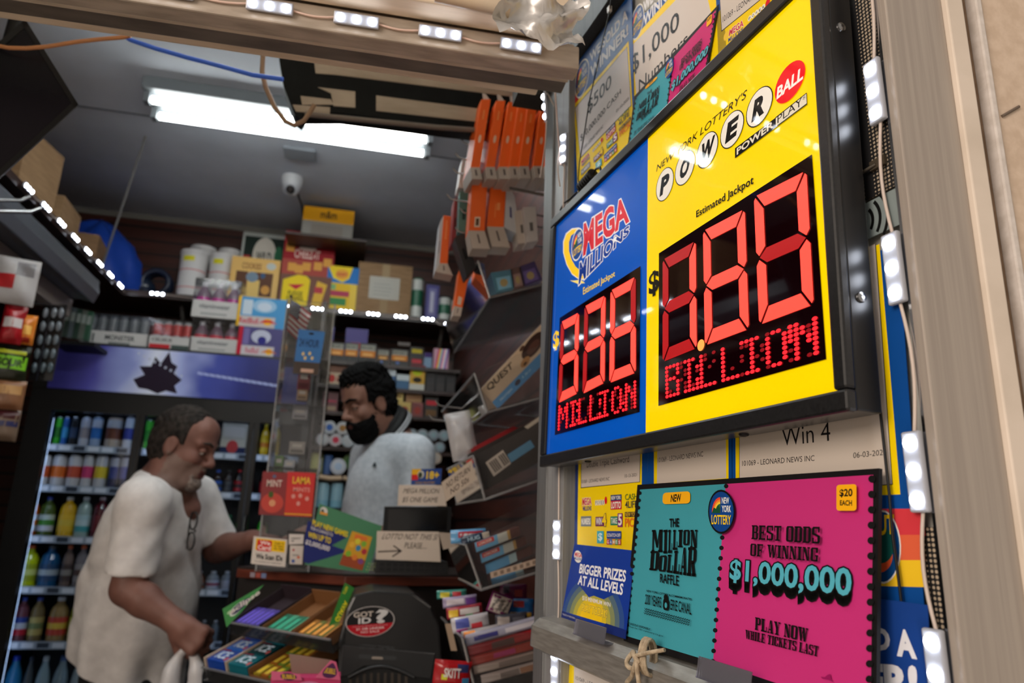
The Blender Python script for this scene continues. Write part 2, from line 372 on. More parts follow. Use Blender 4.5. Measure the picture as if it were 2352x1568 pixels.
# strings by the left post
mods = []; wr = []
ys = [(1311, 357), (1308, 1240), (1295, 1535)]
pp = []
for px, py in ys:
    a = WP.inv(px, py); pp.append(WP.at(-0.058, a[1], 0.022)); mods.append((pp[-1], ZV, NN + US * 0.5))
wr = [sag(pp[0] - ZV * 0.035, pp[1] + ZV * 0.035, -0.006, 10, US), sag(pp[1] - ZV * 0.035, pp[2] + ZV * 0.035, 0.006, 6, US), sag(pp[0] + ZV * 0.035, WP.at(-0.075, 0.56, 0.024), 0.01, 8, NN)]
led_string('led_light_string', 'string of white LED modules down the window edge between aluminium post and winner posters', mods, wr)
c = onZ(1254, 302, 2.0); c = WP.at(-0.145, WP.inv(1254, 300)[1] + 0.01, 0.03)
mods = [(c, ZV + NN * 0.1, NN - US * 0.2)]
wr = [sag(c + ZV * 0.035, WP.at(-0.06, 0.60, 0.024), -0.02, 10, NN), sag(c - ZV * 0.035, c - ZV * 0.16 - US * 0.03, 0.01, 5, US)]
led_string('led_light_string', 'single white LED module hanging on the post in front of the orange boxes', mods, wr)

# ------------------------------------------------------------------ jackpot sign
YEL = (252, 216, 0, dict(em=0.22, coat=0.6, rough=0.35, spec=0.08)); BLU = (0, 78, 178, dict(em=0.3, coat=0.6, rough=0.35, spec=0.08))
BLK = (14, 14, 14); WHT = (236, 232, 222)
def emc(r, g, b, e=0.25): return (r, g, b, dict(em=e, coat=0.6, rough=0.35, spec=0.08))
def avg(*ps): return float(np.mean([SG.inv(*p)[0] for p in ps])), float(np.mean([SG.inv(*p)[1] for p in ps]))
xL = avg((1279, 526), (1255, 1044))[0]; xR = avg((1929, 898), (1866, 30))[0]; xD = avg((1486, 400), (1485, 995))[0]
yB = avg((1255, 1044), (1485, 995), (1929, 898))[1]; yT = avg((1486, 320), (1720, 98))[1]
FR = noise_mat('black_powder_coat', (20, 20, 21), (30, 30, 31), (1, 1, 1), 300, 0.35)
SIDE = M(26, 27, 29, 0.3, 0.2)
sign = thing('jackpot_sign', 'large lit lottery jackpot sign, blue and yellow halves with red digits', 'sign', SG.at((xL + xR) / 2, yB - 0.02, -0.025))
def sbox(mb, a0, a1, b0, b1, o0, o1, mt): mb.obox(SG.at(a0, b0, o0), SG.u * (a1 - a0), SG.v * (b1 - b0), SG.n * (o1 - o0), mt)
fw = 0.021
m = MB()
for a0, a1, b0, b1 in ((xL - fw, xR + fw * .8, yB - fw, yB), (xL - fw, xR + fw * .8, yT, yT + fw), (xL - fw, xL, yB, yT), (xR, xR + fw * .8, yB, yT)):
    sbox(m, a0, a1, b0, b1, -0.006, 0.006, FR)
m.build('frame', sign, bevel=0.003)
m = MB(); sbox(m, xL - fw + 0.002, xR + fw * .8 - 0.002, yB - fw + 0.002, yT + fw - 0.002, -0.036, -0.006, SIDE); m.build('case', sign, bevel=0.002)
for b in (0.06, 0.36):
    m = MB(); m.lathe(SG.at(xR + fw * .8 - 0.002, b + 0.03, -0.020), [(0.0055, 0), (0.005, 0.002), (0.002, 0.003)], STEEL, 14, SG.u); m.build('screw', sign)
for a in (0.09, 0.50):
    m = MB(); m.lathe(SG.at(a, yB - fw + 0.002, -0.022), [(0.006, 0), (0.005, 0.002), (0.002, 0.003)], BLACKP, 12, -SG.v); m.build('screw', sign)
m = MB(); A = Art(m, SG, coat=0.6, rough=0.35); A.mk['spec'] = 0.08
m.add([SG.at(xL, yB), SG.at(xD, yB), SG.at(xD, yT), SG.at(xL, yT)], [(0, 1, 2, 3)], A.m(BLU))
m.add([SG.at(xD, yB), SG.at(xR, yB), SG.at(xR, yT), SG.at(xD, yT)], [(0, 1, 2, 3)], A.m(YEL))
def ny_logo(A, cx, cy, hx, hy, rim=(236, 232, 222), e=0.0, sl=None, vert=True):
    def c(r, g, b): return (r, g, b, dict(em=e)) if e else (r, g, b)
    B = A.box
    Q = B(cx, cy, hx, hy, sl)
    if rim: A.ell(B(cx, cy, hx * 1.1, hy * 1.1, sl), rim)
    A.ell(Q, c(12, 66, 140))
    for k, cl in ((1.0, (236, 70, 50)), (.86, (246, 140, 50)), (.72, (250, 206, 60)), (.58, (40, 110, 60))):
        A.sub(Q, [(0.47, 0.46)] + [(0.47 - 0.36 * k * math.sin(t), 0.46 + 0.40 * k * math.cos(t)) for t in [i * math.pi / 12 for i in range(7)]], c(*cl))
    A.sub(Q, [(0.11, 0.46), (0.2, 0.6), (0.3, 0.56), (0.38, 0.66), (0.47, 0.58), (0.47, 0.46)], c(20, 80, 50))
    def box(x0, y0, x1, y1): return A.bilq(Q, x0, y0, x1, y1)
    A.txt('NEW', box(.52, .70, .82, .86), c(240, 240, 236), 0.02); A.txt('YORK', box(.52, .49, .90, .66), c(240, 240, 236), 0.02)
    A.txt('LOTTERY', box(.10, .18, .90, .42), c(250, 206, 20), 0.02)
def _bilq(s, quad, x0, y0, x1, y1):
    q = [np.array(p, float) for p in quad]
    f = lambda x, y: tuple(q[0] * (1 - x) * (1 - y) + q[1] * x * (1 - y) + q[2] * x * y + q[3] * (1 - x) * y)
    return [f(x0, y0), f(x1, y0), f(x1, y1), f(x0, y1)]
Art.bilq = _bilq
# Mega half: swoosh, roundel, lettering
sw = [(1342, 640), (1330, 640), (1314, 628), (1302, 606), (1295, 580), (1295, 556), (1301, 538), (1314, 527), (1330, 525), (1322, 533), (1312, 541), (1307, 556), (1307, 576), (1313, 596), (1322, 612), (1334, 622)]
A.poly([(x + (x - 1318) * .07, y + (y - 584) * .05) for x, y in sw], emc(230, 226, 220)); A.poly(sw, emc(250, 205, 30))
A.poly([(1344, 650), (1328, 652), (1309, 644), (1320, 644), (1334, 642)], emc(240, 220, 120))
A.txt('MEGA', [(1339, 590), (1446, 509), (1440, 448), (1341, 513)], emc(206, 32, 48), 0.035, emc(228, 226, 226), 0.035)
A.txt('MILLIONS', [(1329, 655), (1445, 537), (1446, 516), (1332, 603)], emc(10, 52, 140), 0.03, emc(228, 226, 226), 0.05)
star = [(0.5 + (0.5 if k % 2 == 0 else 0.2) * math.sin(k * math.pi / 5), 0.5 + (0.5 if k % 2 == 0 else 0.2) * math.cos(k * math.pi / 5)) for k in range(10)]
A.sub(A.box(1413, 549, 6, 11), star, emc(236, 236, 236))
ny_logo(A, 1327, 561, 13, 33, emc(228, 226, 226), 0.2)
A.txt('Estimated Jackpot', [(1340, 682), (1413, 638), (1413, 621), (1340, 661)], emc(250, 214, 20), 0.01)
A.txt('$', A.box(1278, 782, 7, 22), emc(250, 206, 20), 0.03)
# Powerball half
A.txt("NEW YORK LOTTERY'S", [(1508, 395), (1713, 226), (1718, 203), (1511, 378)], BLK)
for ch, cx, cy, hx, hy in (('P', 1528, 423, 20.5, 36), ('O', 1574, 385, 23, 37), ('W', 1626, 344, 25, 38), ('E', 1683, 297, 27.5, 39), ('R', 1746, 245, 31, 41)):
    A.ell(A.box(cx, cy, hx, hy), BLK); A.ell(A.box(cx, cy, hx * .94, hy * .95), emc(232, 228, 218, .2))
    q = A.box(cx, cy, hx * (.62 if ch == 'W' else .47), hy * .56); d = hx * .13
    A.txt(ch, [(q[0][0] - d, q[0][1] + d * .8), (q[1][0] - d, q[1][1] + d * .8), (q[2][0] + d, q[2][1] - d * .8), (q[3][0] + d, q[3][1] - d * .8)], BLK, 0.055)
A.ell(A.box(1816.5, 188, 35, 41), emc(224, 10, 30)); A.txt('BALL', [(1785, 230), (1846, 182), (1849, 150), (1788, 201)], emc(240, 230, 226), 0.035)
A.poly([(1690, 364), (1783, 294), (1783, 271), (1690, 341)], BLK); A.txt('POWER', [(1694, 357), (1779, 292), (1779, 275), (1694, 341)], (240, 236, 220), 0.03)
A.poly([(1783, 294), (1856, 240), (1855, 213), (1783, 270)], BLK); A.poly([(1784, 291), (1855, 238), (1854, 216), (1784, 272)], (240, 236, 220))
A.txt('PLAY', [(1788, 284), (1845, 241), (1845, 222), (1788, 267)], BLK); A.txt('*', A.box(1849, 225, 3, 5), BLK)
A.txt('Estimated Jackpot', [(1601, 505), (1733, 428), (1733, 402), (1601, 485)], BLK, 0.018)
A.txt('$', A.box(1504, 651, 12, 29), BLK, 0.03)
m.build('face_panel', sign)
SEGON = M(255, 62, 50, 0.4, 0, 1.15); SEGOFF = M(150, 4, 8, 0.4, 0, 0.6); DOTON = M(255, 30, 40, 0.4, 0, 1.1); DOTOFF = M(120, 0, 10, 0.4, 0, 0.5); WINB = M(16, 1, 4, 0.06, 0, 0.0, 1.0, 0.3)
w, g = 0.17, 0.008
def segpolys(ar=1.8):
    # unit box x 0..1, y 0..1; horizontal stroke hx, vertical stroke hy
    hx, hy = 0.20, 0.115
    e = 0.012
    return dict(
        a=[(0.05, 1), (0.95, 1), (1 - hx, 1 - hy), (hx, 1 - hy)],
        d=[(0.05, 0), (0.95, 0), (1 - hx, hy), (hx, hy)],
        g=[(0.06, .5), (hx, .5 + hy / 2), (1 - hx, .5 + hy / 2), (0.94, .5), (1 - hx, .5 - hy / 2), (hx, .5 - hy / 2)],
        f=[(0, 0.97), (0, 0.55), (0.06, 0.51), (hx - e, 0.5 + hy / 2 + e), (hx - e, 1 - hy - e), (0.03, 0.99)],
        b=[(1, 0.97), (1, 0.55), (0.94, 0.51), (1 - hx + e, 0.5 + hy / 2 + e), (1 - hx + e, 1 - hy - e), (0.97, 0.99)],
        e=[(0, 0.03), (0, 0.45), (0.06, 0.49), (hx - e, 0.5 - hy / 2 - e), (hx - e, hy + e), (0.03, 0.01)],
        c=[(1, 0.03), (1, 0.45), (0.94, 0.49), (1 - hx + e, 0.5 - hy / 2 - e), (1 - hx + e, hy + e), (0.97, 0.01)])
DIG = {'0': 'abcdef', '1': 'bc', '3': 'abgcd', '6': 'afgedc', '8': 'abcdefg'}
F57 = {'B': ('1111', '1001', '1001', '1110', '1001', '1001', '1001', '1111'), 'I': ('111', '010', '010', '010', '010', '010', '010', '111'),
       'L': ('1000', '1000', '1000', '1000', '1000', '1000', '1000', '1111'), 'O': ('0110', '1001', '1001', '1001', '1001', '1001', '1001', '0110'),
       'N': ('1001', '1101', '1101', '1011', '1011', '1001', '1001', '1001'), 'M': ('10001', '11011', '11011', '10101', '10101', '10001', '10001', '10001')}
def window(cor, digs, word, wq):
    mb = MB(); A = Art(mb, SG, step=0.0004); A.k = 3; A.poly(cor, WINB, 3); wd = mb.build('display_window', sign)
    for ch, q in digs:
        mb = MB(); A = Art(mb, SG, step=0.0004)
        for sname, pts in segpolys().items():
            c = np.mean(pts, axis=0); A.sub(q, [tuple(c + (np.array(p) - c) * 0.975) for p in pts], SEGON if sname in DIG[ch] else SEGOFF, 5)
        mb.build('led_digit', wd)
    mb = MB(); A = Art(mb, SG, step=0.0004)
    cols = []
    for li, ch in enumerate(word):
        gl = F57[ch]; n = len(gl[0])
        for x in range(n): cols.append([gl[r][x] == '1' for r in range(8)])
        if li < len(word) - 1: cols.append([random.random() < .3 for r in range(8)] if li in (1, 3, 5) else [None] * 8)
    NX = len(cols); rows = [0, 1, 2, 3, 4, 5, 6, 7]
    for x, cl in enumerate(cols):
        dim = all(v is None for v in cl)
        for ry in range(8):
            on = cl[ry]
            if not on and random.random() < .8: continue
            cx, cy = (x + .5) / NX, 1 - (ry + .5) / 8
            A.sub(wq, [(cx + .45 / NX * math.cos(t), cy + .055 * math.sin(t)) for t in [k * math.pi / 4 for k in range(8)]], DOTON if on else DOTOFF, 5)
    mb.build('dot_matrix_line', wd)
    return wd
window([(1275.5, 999), (1470.6, 946), (1472.6, 611), (1287, 730)],
       [('3', [(1284, 926), (1329, 903), (1332, 717.5), (1291, 740)]), ('3', [(1340, 905), (1391, 879), (1393, 678), (1345, 704)]), ('6', [(1402, 880), (1463, 856), (1463, 635), (1405, 668)])],
       'MILLION', [(1283, 990), (1464, 937), (1464, 872), (1285, 931)])
wd = window([(1514, 932), (1900, 825), (1867, 355), (1515, 582)],
       [('1', [(1524.6, 832), (1603.7, 800), (1601, 553), (1524.7, 597)]), ('8', [(1622, 794), (1724, 756), (1714, 480), (1617.5, 531)]), ('0', [(1747, 747), (1873, 700), (1856, 392), (1734.6, 453)])],
       'BILLION', [(1531, 917), (1886, 814), (1882, 724), (1530, 842)])
mb = MB(); A = Art(mb, SG, step=0.0004); A.ell(A.box(1613, 793, 8, 13), M(255, 130, 60, 0.4, 0, 1.1), layer=5); mb.build('decimal_point', wd)

# ------------------------------------------------------------------ posters and small signs on the window
PW = (214, 203, 192); PB = (10, 74, 150); PY = (248, 214, 0); PK = (22, 20, 22)
def poster(name, label, cat, plane, cor, col, group=None, th=0.0008, **k):
    """cor: four photo corners BL BR TR TL on the plane"""
    m = MB(); A = Art(m, plane, **k)
    loc = [A.L(p) for p in cor]
    m.prism([plane.at(a, b, -th) for a, b in loc], plane.n * th, A.m(col)); A.k = 0
    return m, A, name, label, cat, group
def done(t, parent=None):
    m, A, name, label, cat, group = t
    return tag(m.build(name), label, cat, group)
G1 = 'winner posters taped along the window'
def small_logos(A, q, rows=3):
    b = lambda x0, y0, x1, y1: A.bilq(q, x0, y0, x1, y1)
    A.ell(b(.03, .72, .10, .96), (240, 190, 40)); A.txt('MEGA', b(.05, .82, .20, .98), (206, 40, 60), .03, (235, 235, 235), .04); A.txt('MILLIONS', b(.06, .70, .20, .80), (20, 50, 140), .02)
    for i, ch in enumerate('POWER'): A.ell(b(.26 + .032 * i, .80, .29 + .032 * i, .92), (240, 236, 225)); A.txt(ch, b(.267 + .032 * i, .82, .283 + .032 * i, .90), BLK, .02)
    A.ell(b(.42, .82, .46, .98), (220, 20, 40))
    A.poly(b(.52, .88, .70, 1.0), (24, 50, 110)); A.txt('NEW YORK', b(.53, .90, .69, .98), WHT, .02); A.poly(b(.52, .70, .70, .88), (200, 30, 50)); A.txt('LOTTO', b(.53, .72, .69, .86), WHT, .03)
    A.txt('CASH', b(.76, .88, .96, 1.0), (90, 120, 40), .01); A.txt('4LIFE', b(.76, .72, .96, .86), (60, 60, 60), .01)
    A.poly(b(.03, .36, .20, .58), (120, 126, 130)); A.txt('NUMBERS', b(.04, .40, .19, .54), WHT, .03)
    A.poly(b(.27, .36, .44, .56), (110, 30, 80)); A.txt('WIN', b(.28, .39, .38, .54), (240, 240, 240), .02); A.txt('4', b(.38, .36, .45, .62), (250, 214, 0), .03, (90, 20, 60), .04)
    A.poly(b(.52, .38, .64, .56), (20, 130, 90)); A.txt('TAKE', b(.53, .41, .63, .53), WHT, .02); A.poly(b(.64, .34, .72, .62), (130, 30, 110)); A.txt('5', b(.65, .37, .71, .60), WHT, .03)
    A.poly(b(.76, .54, .98, .64), (40, 40, 40)); A.txt('NEW YORK', b(.77, .55, .97, .63), (250, 200, 40)); A.txt('PICK', b(.76, .34, .98, .52), (230, 120, 20), .02)
    A.poly(b(.30, .0, .41, .26), (60, 170, 190)); A.txt('$', b(.32, .04, .39, .22), (220, 240, 240), .02)
    A.poly(b(.46, .10, .70, .26), (30, 60, 140)); A.txt('SCRATCH-OFF', b(.47, .14, .69, .21), WHT, .01)
    for i, (ch, cl) in enumerate(zip('GAMES', ((210, 40, 50), (40, 90, 180), (230, 150, 30), (40, 140, 80), (200, 60, 60)))):
        A.poly(b(.46 + .048 * i, -.02, .505 + .048 * i, .09), cl); A.txt(ch, b(.468 + .048 * i, .0, .497 + .048 * i, .07), WHT, .02)
# the $500 winner poster
T = poster('winner_poster', 'blue and yellow winner poster reading $500, between the aluminium post and the sign', 'poster', PP.shift(0.001), [(1316, 520), (1458, 348), (1451, -20), (1310, 166)], PB, G1); m, A = T[0], T[1]
A.poly([(1310, 175), (1336, 163), (1336, 210), (1311, 217)], (250, 196, 20)); A.poly([(1311, 205), (1336, 198), (1336, 228), (1312, 233)], (238, 110, 50)); A.poly([(1312, 225), (1336, 216), (1334, 238), (1312, 248)], (214, 40, 60))
A.poly([(1319, 240), (1444, 94), (1454, 262), (1457, 330), (1456, 345), (1330, 505)], PY)
A.poly([(1333, 364), (1450, 243), (1441, 107), (1321, 247)], BLK); A.poly([(1333.5, 361), (1449, 242), (1440, 109), (1322, 248)], (216, 208, 204))
ny_logo(A, 1337, 180, 15, 37)
A.txt('WE SOLD A', [(1356, 145), (1443, 44), (1442, 18), (1355, 124)], (232, 232, 236), .035)
A.txt('WINNER!', [(1357, 182), (1444, 79), (1443, 54), (1356, 154)], (232, 232, 236), .035)
A.txt('$500', [(1350, 268), (1404, 204), (1405, 168), (1350, 232)], PK, .005)
A.txt('$10,000,000 CASH', [(1334, 327), (1427, 217), (1426, 203), (1334, 311)], PK)
A.txt('101069 - LEONARD NEWS INC', [(1340, 345), (1386, 293), (1386, 286), (1340, 337)], PK); A.txt('01-10-2025', [(1416, 259), (1445, 228), (1445, 222), (1416, 252)], PK)
small_logos(A, [(1334, 425), (1456, 310), (1450, 240), (1330, 375)])
done(T)
# the $1,000 winner poster
T = poster('winner_poster', 'winner poster reading $1,000, half covered by the small raffle sign', 'poster', PP, [(1465, 420), (1672, 160), (1652, -120), (1448, 60)], PB, G1); m, A = T[0], T[1]
A.poly([(1460, 330), (1650, 130), (1640, -120), (1452, 92)], PY); A.poly([(1463, 235), (1640, 60), (1612, -62), (1453, 103)], (212, 203, 196))
ny_logo(A, 1464, 50, 14, 34)
A.txt('WE SOLD A', [(1478, 30), (1560, -62), (1558, -90), (1478, 5)], (232, 232, 236), .035); A.txt('WINNER!', [(1478, 64), (1560, -30), (1558, -58), (1478, 36)], (232, 232, 236), .035)
A.txt('$1,000', [(1452, 178), (1560, 72), (1560, 22), (1450, 130)], PK, .006)
A.txt('Numbers', [(1468, 212), (1580, 100), (1580, 70), (1468, 184)], PK)
done(T)
# small raffle sign above the jackpot sign
def raffle(A, TEAL, PINK, S, small=False):
    """S maps the big sign's photo pixels to this one's quad"""
    pass
def perf_strip(A, p, q, n, r, col):
    p, q = np.array(p, float), np.array(q, float)
    for k in range(n + 1):
        c = p + (q - p) * k / n; rr_ = r * (0.85 + 0.3 * (k / n) if q[1] < p[1] else 1)
        A.ell([(c[0] - rr_, c[1] + rr_), (c[0] + rr_, c[1] + rr_), (c[0] + rr_, c[1] - rr_), (c[0] - rr_, c[1] - rr_)], col, 12)
RP = WP.shift(0.0072)
T = poster('raffle_sign', 'small teal and pink raffle sign standing behind the top of the jackpot sign', 'sign', RP, [(1430, 420), (1620, 185), (1650, 10), (1457, 221)], PK, 'million dollar raffle signs'); m, A = T[0], T[1]
A.poly([(1433, 416), (1524, 305), (1545, 134), (1460, 226)], (64, 160, 176)); A.poly([(1526, 303), (1614, 190), (1645, 22), (1548, 131)], (206, 40, 118))
perf_strip(A, (1526, 300), (1546, 134), 12, 3, PK); perf_strip(A, (1460, 226), (1434, 410), 16, 3, PK); perf_strip(A, (1646, 22), (1620, 180), 14, 3, PK)
A.rr([(1483, 207), (1511, 181), (1512, 174), (1484, 199)], (246, 180, 30), .2, .4); A.txt('NEW', [(1492, 197), (1502, 188), (1503, 182), (1493, 191)], BLK, .02)
A.txt('THE', [(1488, 220), (1499, 210), (1499, 204), (1488, 214)], BLK, .03); A.slab('MILLION', [(1466, 256), (1515, 214), (1517, 196), (1470, 240)], BLK); A.slab('DOLLAR', [(1462, 279), (1511, 240), (1515, 216), (1466, 262)], BLK); A.txt('RAFFLE', [(1474, 278), (1498, 256), (1499, 248), (1475, 269)], BLK, .03)
A.txt('200 YEARS ERIE CANAL', [(1457, 312), (1505, 270), (1506, 262), (1458, 303)], BLK, .01)
ny_logo(A, 1539, 157, 10, 21, None)
A.rr([(1625, 64), (1637, 52), (1638, 32), (1626, 44)], (246, 180, 30), .2); A.txt('$20', [(1627, 52), (1636, 43), (1636, 36), (1627, 45)], BLK, .03)
A.slab('BEST ODDS', [(1566, 151), (1614, 101), (1615, 88), (1567, 137)], BLK); A.slab('OF WINNING', [(1563, 163), (1612, 114), (1613, 102), (1564, 151)], BLK)
A.txt('$1,000,000', [(1543, 215), (1626, 128), (1631, 102), (1546, 189)], (90, 176, 196), .03, BLK, .06); A.slab('PLAY NOW', [(1563, 211), (1598, 177), (1599, 167), (1564, 200)], BLK); A.txt('WHILE TICKETS LAST', [(1556, 222), (1606, 176), (1607, 170), (1557, 215)], BLK, .01)
done(T)
# third poster, top right
T = poster('winner_poster', 'yellow winner poster at the top right, mostly hidden by the jackpot sign', 'poster', PP, [(1650, 250), (1900, 0), (1880, -260), (1640, 40)], PY, G1); m, A = T[0], T[1]
A.poly([(1650, 40), (1660, 70), (1880, -110), (1870, -260), (1648, -60)], BLK) if False else None
A.poly([(1657, 73), (1860, -92), (1850, -190), (1653, 0)], BLK); A.poly([(1658, 70), (1858, -92), (1849, -190), (1654, 0)], (208, 199, 190))
A.txt('101069 - LEONARD NEWS INC', [(1660, 52), (1785, -44), (1785, -58), (1660, 38)], PK)
A.ell([(1662, 98), (1676, 86), (1676, 66), (1662, 78)], (240, 200, 60)); A.txt('MEGA', [(1674, 84), (1708, 60), (1708, 44), (1676, 68)], (206, 40, 60), .03, (235, 235, 235), .04); A.txt('MILLIONS', [(1673, 98), (1707, 72), (1707, 62), (1673, 88)], (20, 50, 140), .02)
for i, ch in enumerate('POWER'): A.ell(A.box(1722 + 8 * i, 42 - 6.4 * i, 4, 6), (240, 236, 225)); A.txt(ch, A.box(1722 + 8 * i, 42 - 6.4 * i, 2, 3), BLK, .02)
A.ell(A.box(1764, 6, 5, 8), (220, 20, 40))
done(T)
# posters below the sign
T = poster('winner_poster', 'yellow winner poster dated 10-13-2021 below the blue half of the jackpot sign', 'poster', PP, [(1318, 1330), (1478, 1350), (1490, 1000), (1322, 1030)], PY, G1); m, A = T[0], T[1]
A.poly([(1318, 1330), (1325, 1331), (1329, 1030), (1322, 1030)], (40, 60, 120)); A.poly([(1472, 1350), (1478, 1350), (1490, 1000), (1475, 1004)], PB)
A.poly([(1334, 1121), (1470, 1107), (1472, 1000), (1335, 1030)], BLK); A.poly([(1335, 1119), (1469, 1106), (1471, 1000), (1336, 1030)], (206, 194, 184))
A.txt('Double Triple Cashword', [(1348, 1078), (1445, 1066), (1445, 1045), (1348, 1060)], PK); A.txt('101069 - LEONARD NEWS INC', [(1336, 1110), (1400, 1103), (1400, 1095), (1336, 1102)], PK); A.txt('10-13-2021', [(1435, 1097), (1463, 1093), (1463, 1086), (1435, 1089)], PK)
small_logos(A, [(1331, 1246), (1470, 1250), (1470, 1132), (1331, 1142)])
done(T)
T = poster('winner_poster', 'white winner poster above the teal half of the large raffle sign', 'poster', PP, [(1476, 1300), (1682, 1300), (1680, 985), (1475, 1020)], PB, G1); m, A = T[0], T[1]
A.poly([(1502, 1300), (1674, 1300), (1673, 985), (1502, 1015)], PY); A.poly([(1509, 1110), (1668, 1098), (1667, 985), (1510, 1015)], (206, 194, 182)); A.txt('101069 - LEONARD NEWS INC', [(1511, 1062), (1615, 1048), (1615, 1036), (1511, 1051)], PK)
done(T)
T = poster('winner_poster', 'winner poster reading Win 4, above the pink half of the large raffle sign', 'poster', PP, [(1686, 1640), (2140, 1640), (2062, 560), (1680, 700)], PB, G1); m, A = T[0], T[1]
A.poly([(1690, 1150), (2068, 1135), (2020, 560), (1688, 700)], PY); A.poly([(1698, 1140), (2051, 1113), (2012, 560), (1697, 700)], BLK); A.poly([(1699, 1138), (2049, 1111), (2010, 560), (1698, 700)], (208, 196, 184))
A.txt('Win 4', [(1797, 1024), (1908, 1012), (1906, 968), (1795, 982)], PK, -.004); A.txt('101069 - LEONARD NEWS INC', [(1705, 1070), (1871, 1058), (1871, 1045), (1705, 1058)], PK); A.txt('06-03-2024', [(1960, 1052), (2037, 1044), (2037, 1031), (1960, 1039)], PK)
for y0, y1, cl in ((1168, 1228, (214, 60, 70)), (1228, 1286, (226, 100, 66)), (1286, 1346, (244, 200, 40))): A.poly([(1960, y1 - 2), (2126, y1 + 2), (2120, y0), (1960, y0)], cl)
A.ell([(1990, 1344), (2074, 1336), (2066, 1170), (1990, 1172)], (236, 232, 226)); A.ell([(1992, 1340), (2071, 1332), (2063, 1174), (1992, 1176)], (14, 70, 130)); A.ell([(2000, 1318), (2052, 1310), (2050, 1240), (2000, 1245)], (226, 90, 50)); A.ell([(2000, 1296), (2056, 1290), (2054, 1210), (2000, 1214)], (20, 84, 80)); A.txt('OUT', [(1996, 1232), (2056, 1226), (2054, 1180), (1996, 1184)], (250, 206, 20), .03)
done(T)
T = poster('winner_poster', 'dark blue winner poster at the bottom right beside the pink raffle sign', 'poster', PP.shift(0.006), [(1990, 1680), (2146, 1680), (2130, 1389), (1985, 1370)], (24, 64, 140), G1, coat=.3); m, A = T[0], T[1]
A.txt('DA', [(1990, 1500), (2110, 1512), (2096, 1446), (1990, 1440)], (226, 226, 232), .04) if False else None
A.txt('D', [(2005, 1492), (2046, 1496), (2042, 1442), (2003, 1440)], (222, 222, 230), .04); A.txt('A', [(2060, 1506), (2107, 1514), (2090, 1446), (2064, 1444)], (230, 230, 236), .05); A.txt('ER!', [(1990, 1600), (2110, 1612), (2106, 1528), (1985, 1520)], (230, 230, 236), .05)
done(T)
# bottom poster under the rail
T = poster('winner_poster', 'white Numbers winner poster below the rail', 'poster', PP, [(1300, 1700), (1720, 1900), (1720, 1560), (1312, 1440)], PY, G1); m, A = T[0], T[1]
A.poly([(1316, 1700), (1690, 1880), (1690, 1560), (1320, 1440)], (206, 196, 186)); A.txt('Numbers', [(1349, 1536), (1480, 1592), (1482, 1552), (1350, 1512)], PK); A.txt('101069 - LEONARD NEWS INC', [(1322, 1560), (1430, 1604), (1430, 1594), (1322, 1551)], PK)
done(T)
# big raffle sign leaning on the rail
b0 = WP.inv(1440, 1471); RB = Plane(WP.at(0, -0.279, 0.040), US, ZV - 0.10 * NN)
TEAL = noise_mat('teal_card', (62, 158, 172), (58, 150, 164), sc=3, rough=0.5); PINKM = M(200, 44, 122, 0.5)
T = poster('raffle_sign', 'large teal and pink million dollar raffle sign standing on the rail', 'sign', RB, [(1432, 1471), (2012, 1658), (2019, 1075), (1464, 1113)], PK, 'million dollar raffle signs', th=0.004); m, A = T[0], T[1]
A.poly([(1439, 1460), (1638, 1520), (1667, 1111), (1470, 1124)], TEAL); A.poly([(1638, 1520), (2000, 1640), (2006, 1090), (1667, 1111)], PINKM)
perf_strip(A, (1668, 1116), (1638, 1518), 17, 5.2, PK); perf_strip(A, (1470, 1132), (1440, 1452), 19, 4.5, PK); perf_strip(A, (2005, 1100), (1999, 1630), 15, 8.5, PK)
A.rr([(1524, 1158), (1588, 1156), (1588, 1128), (1525, 1132)], (248, 178, 24), .12, .3); A.txt('NEW', [(1543, 1153), (1567, 1152), (1567, 1134), (1544, 1136)], BLK, .03, space=.95)
A.txt('THE', [(1540, 1211), (1562, 1210), (1562, 1190), (1540, 1191)], BLK, .03)
for k, ch in enumerate('MILLION'):
    x0 = [1499, 1526, 1537, 1548, 1560, 1572, 1588][k]; x1 = [1524, 1535, 1546, 1558, 1570, 1586, 1604][k]; yb = [1268, 1271, 1270, 1263, 1257, 1252, 1258][k]
    A.slab(ch, [(x0, yb), (x1, yb), (x1 + 1, 1216 + .1 * k), (x0 + 1, 1217)], BLK)
for k, ch in enumerate('DOLLAR'):
    x0 = [1494, 1515, 1534, 1549, 1564, 1581][k]; x1 = [1514, 1532, 1548, 1563, 1580, 1600][k]; yt = [1265, 1275, 1273, 1264, 1257, 1256][k]
    A.slab(ch, [(x0, 1309 + 2.6 * k), (x1, 1311 + 2.6 * k), (x1 + 3, yt), (x0 + 3, yt + 1)], BLK)
A.txt('RAFFLE', [(1519, 1337), (1562, 1346), (1562, 1322), (1519, 1317)], BLK, .02)
A.txt('NEW YORK LOTTERY & COMMEMORATES', [(1488, 1359), (1592, 1379), (1592, 1374), (1488, 1354)], BLK, .02); A.txt('200 YEARS', [(1484, 1387), (1522, 1396), (1522, 1371), (1486, 1364)], BLK, .01); A.txt('ERIE CANAL', [(1543, 1400), (1591, 1412), (1591, 1386), (1544, 1376)], BLK, .01)
A.rr([(1526, 1400), (1540, 1403), (1540, 1376), (1527, 1373)], BLK, .3); A.ell([(1528, 1378), (1538, 1380), (1538, 1366), (1528, 1364)], BLK); A.ell([(1530, 1396), (1536, 1397), (1536, 1384), (1530, 1383)], TEAL)
for r in range(3):
    for k in range(20): x = 1484 + 5.3 * k; y = 1396 + 5 * r + (x - 1484) * .26; A.poly([(x, y + 1), (x + 2.6, y + 5), (x + 5.3, y + 2), (x + 5.3, y + .2), (x + 2.6, y + 3), (x, y - 1)], BLK)
